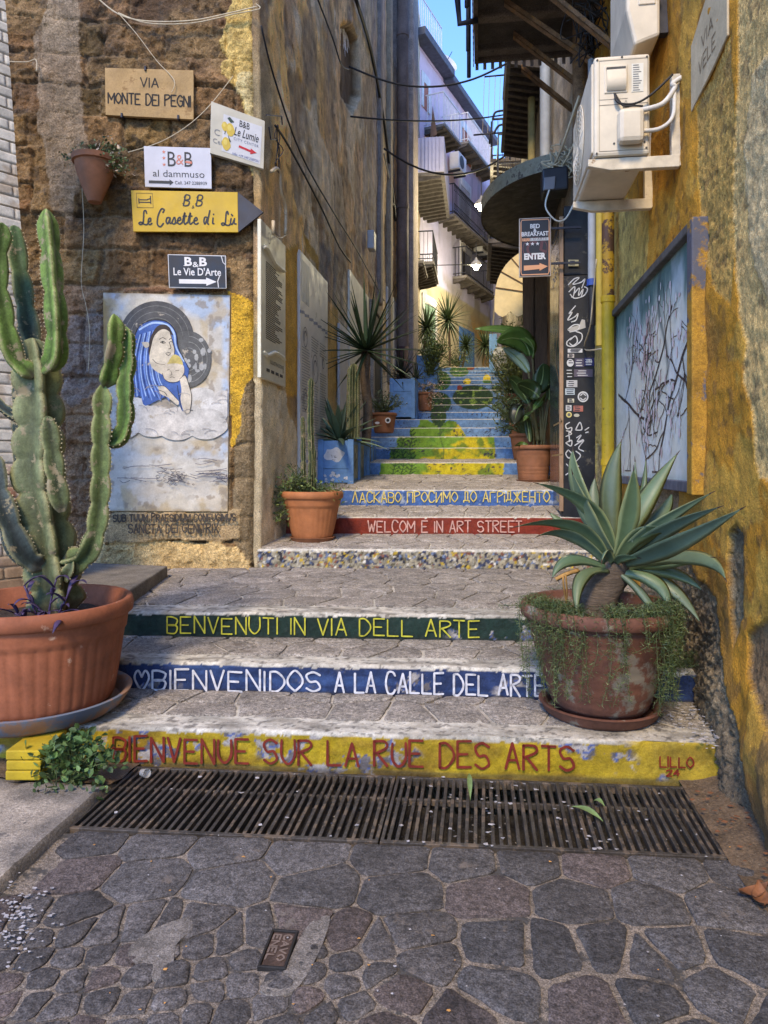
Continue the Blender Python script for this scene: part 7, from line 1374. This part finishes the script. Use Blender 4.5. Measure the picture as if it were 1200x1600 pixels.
bx = planter(8.36, 9.32, -1.94, -1.50, 1.225, 1.765, 'sky blue planter box with a painted white cloud, below the yucca', True)
planter(9.36, 9.95, -1.94, -1.46, 1.32, 1.80, 'narrower blue planter box right behind the cloud painted one', False)
def rosette(name, c, n, L, W_, label, colr, cat='plant', lo=-.3, hi=1.3, stiff=.15, parent=None, seed=0, col2=None, m=None, trunk=None, fold=.3, th=.004, asone=True):
    rn = random.Random(seed); c = Vector(c); base = trunk[0] if trunk else c; t = thing(name, base, label, cat); G = MB()
    if trunk: T = MB(); T.tube(crv(trunk[:-1] if callable(trunk[-1]) else trunk, 5), trunk_r, 10); T.build('trunk', M_bark, t, smooth=True)
    for i in range(n):
        az = i * 2.39996 + rn.uniform(-.2, .2); el = lo + (hi - lo) * ((i + .5) / n) + rn.uniform(-.12, .12); d = Vector((math.cos(az) * math.cos(el), math.sin(az) * math.cos(el), math.sin(el))); l = L * rn.uniform(.8, 1.1); E = c + d * l - UP * l * stiff * (1 - math.sin(max(0, el))) * 1.2; M_ = c + d * l * .55 + UP * l * stiff * .5
        side = Vector((-math.sin(az), math.cos(az), 0)); cc = tuple(np.array(colr) * rn.uniform(.65, 1.25)); leafstrip(G, bez(c + d * .02, M_, E, 9), side, (agave_w(W_) if W_ > .03 else (lambda t_: W_ * (1 - t_ ** 1.6 * .97))), fold, th, cc)
    G.build('leaves', m or M_leaf, t, smooth=True); return t
trunk_r = .06; yc = at(572, 548, 9.05); rosette('yucca', yc, 62, .92, .027, 'spiky yucca on a slim trunk rising from the cloud painted planter', (.035, .062, .025), 'yucca', -.55, 1.45, .04, trunk=[at(572, 690, 9.05), at(575, 640, 9.05), at(570, 590, 9.05), yc], seed=3)
rosette('small_agave', at(530, 688, 8.75), 26, .62, .045, 'pale green agave at the front of the cloud painted planter', (.10, .15, .085), 'agave', -.15, 1.25, .12, seed=5, th=.01)
pl_ = thing('column_cactus', at(553, 690, 8.65), 'single fat column cactus standing in front of the yucca', 'cactus'); G = MB(); SP = MB(); cactus_arm(G, SP, [at(*p, 8.65) for p in ((551, 690), (552, 650), (552, 610), (553, 568))], .088, 12, 5, (.10, .115, .05), None, 0, .1); G.build('stem', M_cactus, pl_, smooth=True); SP.build('spines', M_spine, pl_)
# ---- plants up the left side of the stairs
sp = lambda i: STEPS[i]['zt']
def stepz(y):
    for s in reversed(STEPS):
        if y >= s['y'] - .02: return s['zt'] + .02 + .03 * 0
    return 0
q = at(600, 668, 11.4); q.z = stepz(q.y) + .045
pot('plant_pot', q, .21, .32, .15, M_terra4, 'small brown pot with a painted eye on the left of the stairs', .05, .02, 0); P = RIS(q.y - .2); 
leafy('bushy_plant', [q + Vector((random.gauss(0, .14), random.gauss(0, .12), .38 + random.uniform(0, .2))) for _ in range(30)], 500, .06, .05, 'grey green bushy plant in the small brown pot', [(.06, .09, .04), (.10, .14, .07), (.13, .17, .10)], root=q + Vector((0, 0, .3)), aspect=.25, seed=21)
G = MB(); t2 = [o for o in COL.objects if o.get('label', '').startswith('small brown pot with')][0]; P = RIS(q.y - .21)
flat(G, P, circ(q.x + .09, q.z + .19, .045, 14), .0, (.6, .6, .6), True); flat(G, P, circ(q.x + .09, q.z + .19, .026, 12), .002, (.02, .02, .02), True); flat(G, P, circ(q.x - .08, q.z + .15, .04, 9, .02), .0, (.6, .58, .55), True); G.build('sticker', M_prn, t2)
planter(13.05, 13.75, -1.66, -1.19, stepz(13.1) + .0, stepz(13.1) + .74, 'tall blue planter box halfway up the left of the stairs', False)
rosette('dark_yucca', at(628, 588, 13.5), 34, .62, .02, 'dark spiky plant in the tall blue planter halfway up', (.022, .032, .018), 'yucca', -.5, 1.4, .06, seed=8)
rosette('aloe', at(650, 592, 13.3), 16, .34, .02, 'small dark aloe at the right edge of the tall blue planter', (.03, .045, .02), 'aloe', .1, 1.3, .05, seed=9)
q = at(664, 638, 14.0); q.z = stepz(q.y) + .02; pot('plant_pot', q, .17, .36, .12, M_terra4, 'slim brown pot of pale flowers beside the tall blue planter', .05, .02, 0)
leafy('flowering_plant', [q + Vector((random.gauss(.1, .11), random.gauss(-.05, .05), .42 - abs(random.gauss(0, .25)) + .1)) for _ in range(30)], 420, .045, .04, 'pale pink flowering plant trailing from the slim brown pot', [(.45, .32, .22), (.35, .25, .18), (.12, .14, .06), (.5, .42, .34)], root=q + Vector((0, 0, .36)), aspect=.6, seed=23)
planter(17.6, 18.5, -1.6, -1.05, stepz(17.6), stepz(17.6) + .75, 'far blue planter box near the stair head on the left', False)
leafy('bush', [at(672, 560, 17.6) + Vector((random.gauss(.1, .2), random.gauss(0, .15), random.gauss(.05, .22))) for _ in range(40)], 900, .09, .08, 'loose yellow green bush in the far blue planter', [(.12, .17, .04), (.20, .24, .06), (.07, .11, .03)], root=at(672, 585, 17.6), aspect=.4, seed=25)
trunk_r = .035
for (px, py, d, L, bx_, by_, lab) in ((667, 512, 19.5, .75, 660, 560, 'slender dracaena with leaning stem left of the stair head'), (700, 500, 22.0, .95, 703, 572, 'tallest shaggy dracaena standing at the stair head'), (728, 540, 22.6, .5, 722, 575, 'small dracaena in front of the blue door'), (758, 540, 22.2, .6, 757, 578, 'thin leaved dracaena by the blue post at the stair head')):
    c = at(px, py, d); rosette('dracaena', c, 70, L, .03, lab, (.06, .095, .035), 'dracaena', -1.1, 1.4, .12, trunk=[at(bx_, by_, d), at((px + bx_) / 2 + 1, (py + by_) / 2, d), c], seed=px)
for (px, py, d, n, lab) in ((715, 572, 22.2, 260, 'low scrubby plants along the foot of the far wall'),): leafy('shrub', [at(px + random.gauss(0, 12), py - random.uniform(0, 20), d) for _ in range(30)], n, .12, .08, lab, [(.10, .13, .05), (.2, .2, .12), (.06, .09, .03)], 'shrub', True, at(px, py, d), .25, seed=31)
G = MB(); c = at(770, 575, 20.4); G.box((c.x - .10, c.y, stepz(c.y) - .1), (c.x + .12, c.y + .25, c.z + .98)); tag(G.build('blue_post', M_bw, bev=.01), 'blue painted masonry post at the right of the stair head', 'post')
G = MB(); c = at(786, 562, 19.6); G.lathe(c + Vector((0, 0, -.3)), [(0, 0), (.22, .02), (.30, .3), (.27, .55), (.2, .62), (.2, .58), (0, .5)], 24); o = G.build('white_jar', mat('jar_white', (.5, .5, .5), .6, .2, 8, .1, spot=(.03, .03, .04), spots=(7, .62)), smooth=True, auto=50); tag(o, 'white jar with black pattern near the stair head on the right', 'jar')
# ---- right side of the stairs
q = at(833, 752, 8.75); q.z = 1.275
pot('plant_pot', q, .235, .435, .175, M_terra4, 'brown terracotta pot of the banana plant beside the shop front', .055, .02, 0, (.205, .03), (.18, .28, .38, .72))
bn = thing('banana_plant', q + Vector((0, 0, .4)), 'banana plant with big paddle leaves in the brown pot on the right', 'plant'); bxp = lambda px, py, dd=0: at(px, py, 8.75 + dd); G = MB(); random.seed(41)
def paddle(b_, m_, e_, W_, side, col, fold=.15, stalk=None):
    P = bez(bxp(*b_), bxp(*m_), bxp(*e_), 22); L = MB(); leafstrip(L, P, Vector(side).normalized(), lambda t_: W_ * max(.03, math.sin(math.pi * min(.995, .06 + t_ * .94)) ** .6), fold, .003, col, .25)
    lf = L.build('leaf', mat('banana_leaf', rough=.4, var=.2, vs=9, bump=.5, bs=14, bd=.006, attr=True, stretch=(1, 1, .35), spec=.45), bn, smooth=True); L = MB(); L.tube([p - Vector((0, 0, .004)) for p in P[:-2]], [.010 * (1 - i / 22) + .002 for i in range(len(P) - 2)], 6); L.build('midrib', mat('pale_rib', (.16, .22, .08), .5, .2), lf, smooth=True)
    if stalk: ST_.tube(bez(bxp(*stalk[0]), bxp(*stalk[1]), bxp(*b_)), .014, 8)
ST_ = MB(); lg1, dg1 = (.07, .135, .025), (.03, .055, .018)
paddle((832, 560), (846, 512), (742, 514, -.1), .085, (.2, .5, .9), lg1, .2, ((838, 690), (836, 620))); paddle((828, 556), (822, 515), (776, 534, -.25), .15, (.3, .2, 1), (.05, .10, .02), .1)
paddle((826, 582, -.05), (812, 555), (786, 544, -.1), .075, (.7, 0, .6), (.17, .24, .17), .1, ((842, 690), (832, 640)))
paddle((840, 612, -.05), (852, 590), (848, 568, -.1), .13, (1, .2, .1), dg1, .1, ((845, 690), (846, 650))); paddle((826, 630, -.1), (812, 600), (795, 590, -.2), .10, (.5, .3, .8), dg1, .1, ((840, 690), (836, 660))); paddle((815, 632, -.1), (806, 640), (804, 662, -.2), .10, (1, .2, .2), (.022, .028, .018), .2); paddle((842, 620, -.2), (834, 608), (808, 600, -.35), .12, (.3, .2, 1), dg1, .1)
paddle((834, 640, -.15), (845, 625), (852, 614, -.2), .05, (.8, .3, .3), lg1, .2, ((842, 690), (838, 665))); paddle((858, 625, 0), (860, 610), (856, 597, -.05), .055, (1, .3, 0), dg1, .15, ((848, 690), (848, 655))); paddle((832, 642, -.2), (822, 650), (818, 658, -.25), .035, (.8, .3, .4), lg1, .3); paddle((828, 690, -.1), (826, 670), (822, 650, -.1), .05, (1, .3, .1), (.03, .05, .02), .1); paddle((826, 698, -.2), (815, 690), (803, 697, -.3), .03, (.3, .2, .9), lg1, .2)
for (b_, m_, e_) in (((840, 700), (838, 660), (836, 610)), ((846, 700), (846, 660), (850, 620)), ((834, 700), (832, 660), (830, 600)), ((849, 700), (853, 655), (858, 625))): ST_.tube(bez(bxp(*b_), bxp(*m_), bxp(*e_)), .014, 8)
ST_.build('stalk', mat('banana_stalk', (.08, .075, .03), .6, .3), bn, smooth=True)
q2 = at(818, 697, 9.9); q2.z = stepz(q2.y) + .02
pot('plant_pot', q2, .20, .36, .13, M_terra4, 'brown pot with a white paper tag standing behind the banana pot', .05, .02, 0)
G = MB(); P = RIS(q2.y - .19); flat(G, P, [(q2.x - .05, q2.z + .17), (q2.x + .0, q2.z + .10), (q2.x + .06, q2.z + .16), (q2.x + .05, q2.z + .2)], .0, (.55, .53, .48), True); t2 = [o for o in COL.objects if o.get('label', '').startswith('brown pot with a white')][0]; G.build('sticker', M_prn, t2)
leafy('bushy_plant', [q2 + Vector((random.gauss(-.05, .16), random.gauss(0, .1), .42 + random.uniform(0, .4))) for _ in range(40)], 500, .09, .06, 'narrow leaved plant in the pot with the white tag', [(.05, .08, .03), (.08, .12, .045), (.12, .17, .07)], root=q2 + Vector((0, 0, .36)), aspect=.18, seed=51)
for k, (px, py, d, sx, sz, n, cols, lab) in enumerate(((800, 640, 12.0, .12, .2, 600, [(.05, .075, .03), (.08, .11, .045), (.03, .045, .02)], 'dark feathery shrub low on the right of the stairs'), (795, 585, 14.6, .18, .34, 900, [(.06, .09, .03), (.11, .14, .05), (.03, .05, .02)], 'dense green shrub halfway up the right of the stairs'), (802, 560, 16.6, .22, .3, 600, [(.15, .17, .06), (.20, .18, .08), (.09, .10, .04)], 'yellowish hanging vine high on the right of the stairs'), (812, 520, 15.5, .2, .25, 450, [(.07, .10, .03), (.14, .15, .06)], 'loose creeper around the far standpipes'))):
    c = at(px, py, d); zb = stepz(c.y); leafy('shrub', [c + Vector((random.gauss(0, sx), random.gauss(0, .3), random.gauss(0, sz))) for _ in range(60)], n, .085, .06, lab, cols, 'shrub', True, Vector((c.x + .1, c.y, zb)), .32, seed=60 + k)
for (px, py, d, h_, lab) in ((812, 650, 11.2, .3, 'half hidden brown pot under the dark feathery shrub'), (803, 605, 14.2, .35, 'half hidden brown pot under the dense green shrub')):
    q3 = at(px, py, d); q3.z = stepz(q3.y) + .02; pot('plant_pot', q3, .19, h_, .13, M_terra4, lab, .05, .02, 0, k=32)
# ---- wall pot with flowers
wp = fc(148, 300, .19); t = thing('wall_pot', wp, 'half round terracotta flower pot hung on the stone facade', 'plant pot'); G = MB(); v = []
prof = [(.0, -.10), (.055, -.09), (.075, -.04), (.115, .06), (.15, .16), (.165, .24), (.185, .245), (.19, .29), (.172, .295), (.16, .26), (0, .24)]
G.lathe(wp, prof, 40); G.build('pot', M_terra4, t, smooth=True, auto=50)
leafy('flowering_plant', [wp + Vector((random.uniform(-.2, .24), random.uniform(-.1, .1), .30 + random.gauss(0, .05) - max(0, 0))) for _ in range(30)] + [wp + Vector((.2, -.05, .22)), wp + Vector((.22, -.05, .16))], 800, .035, .035, 'small leaved flowering plant spilling over the hanging wall pot', [(.06, .10, .03), (.10, .15, .05), (.14, .2, .08), (.45, .35, .25), (.05, .07, .03)], root=wp + Vector((0, 0, .27)), aspect=.5, seed=71)
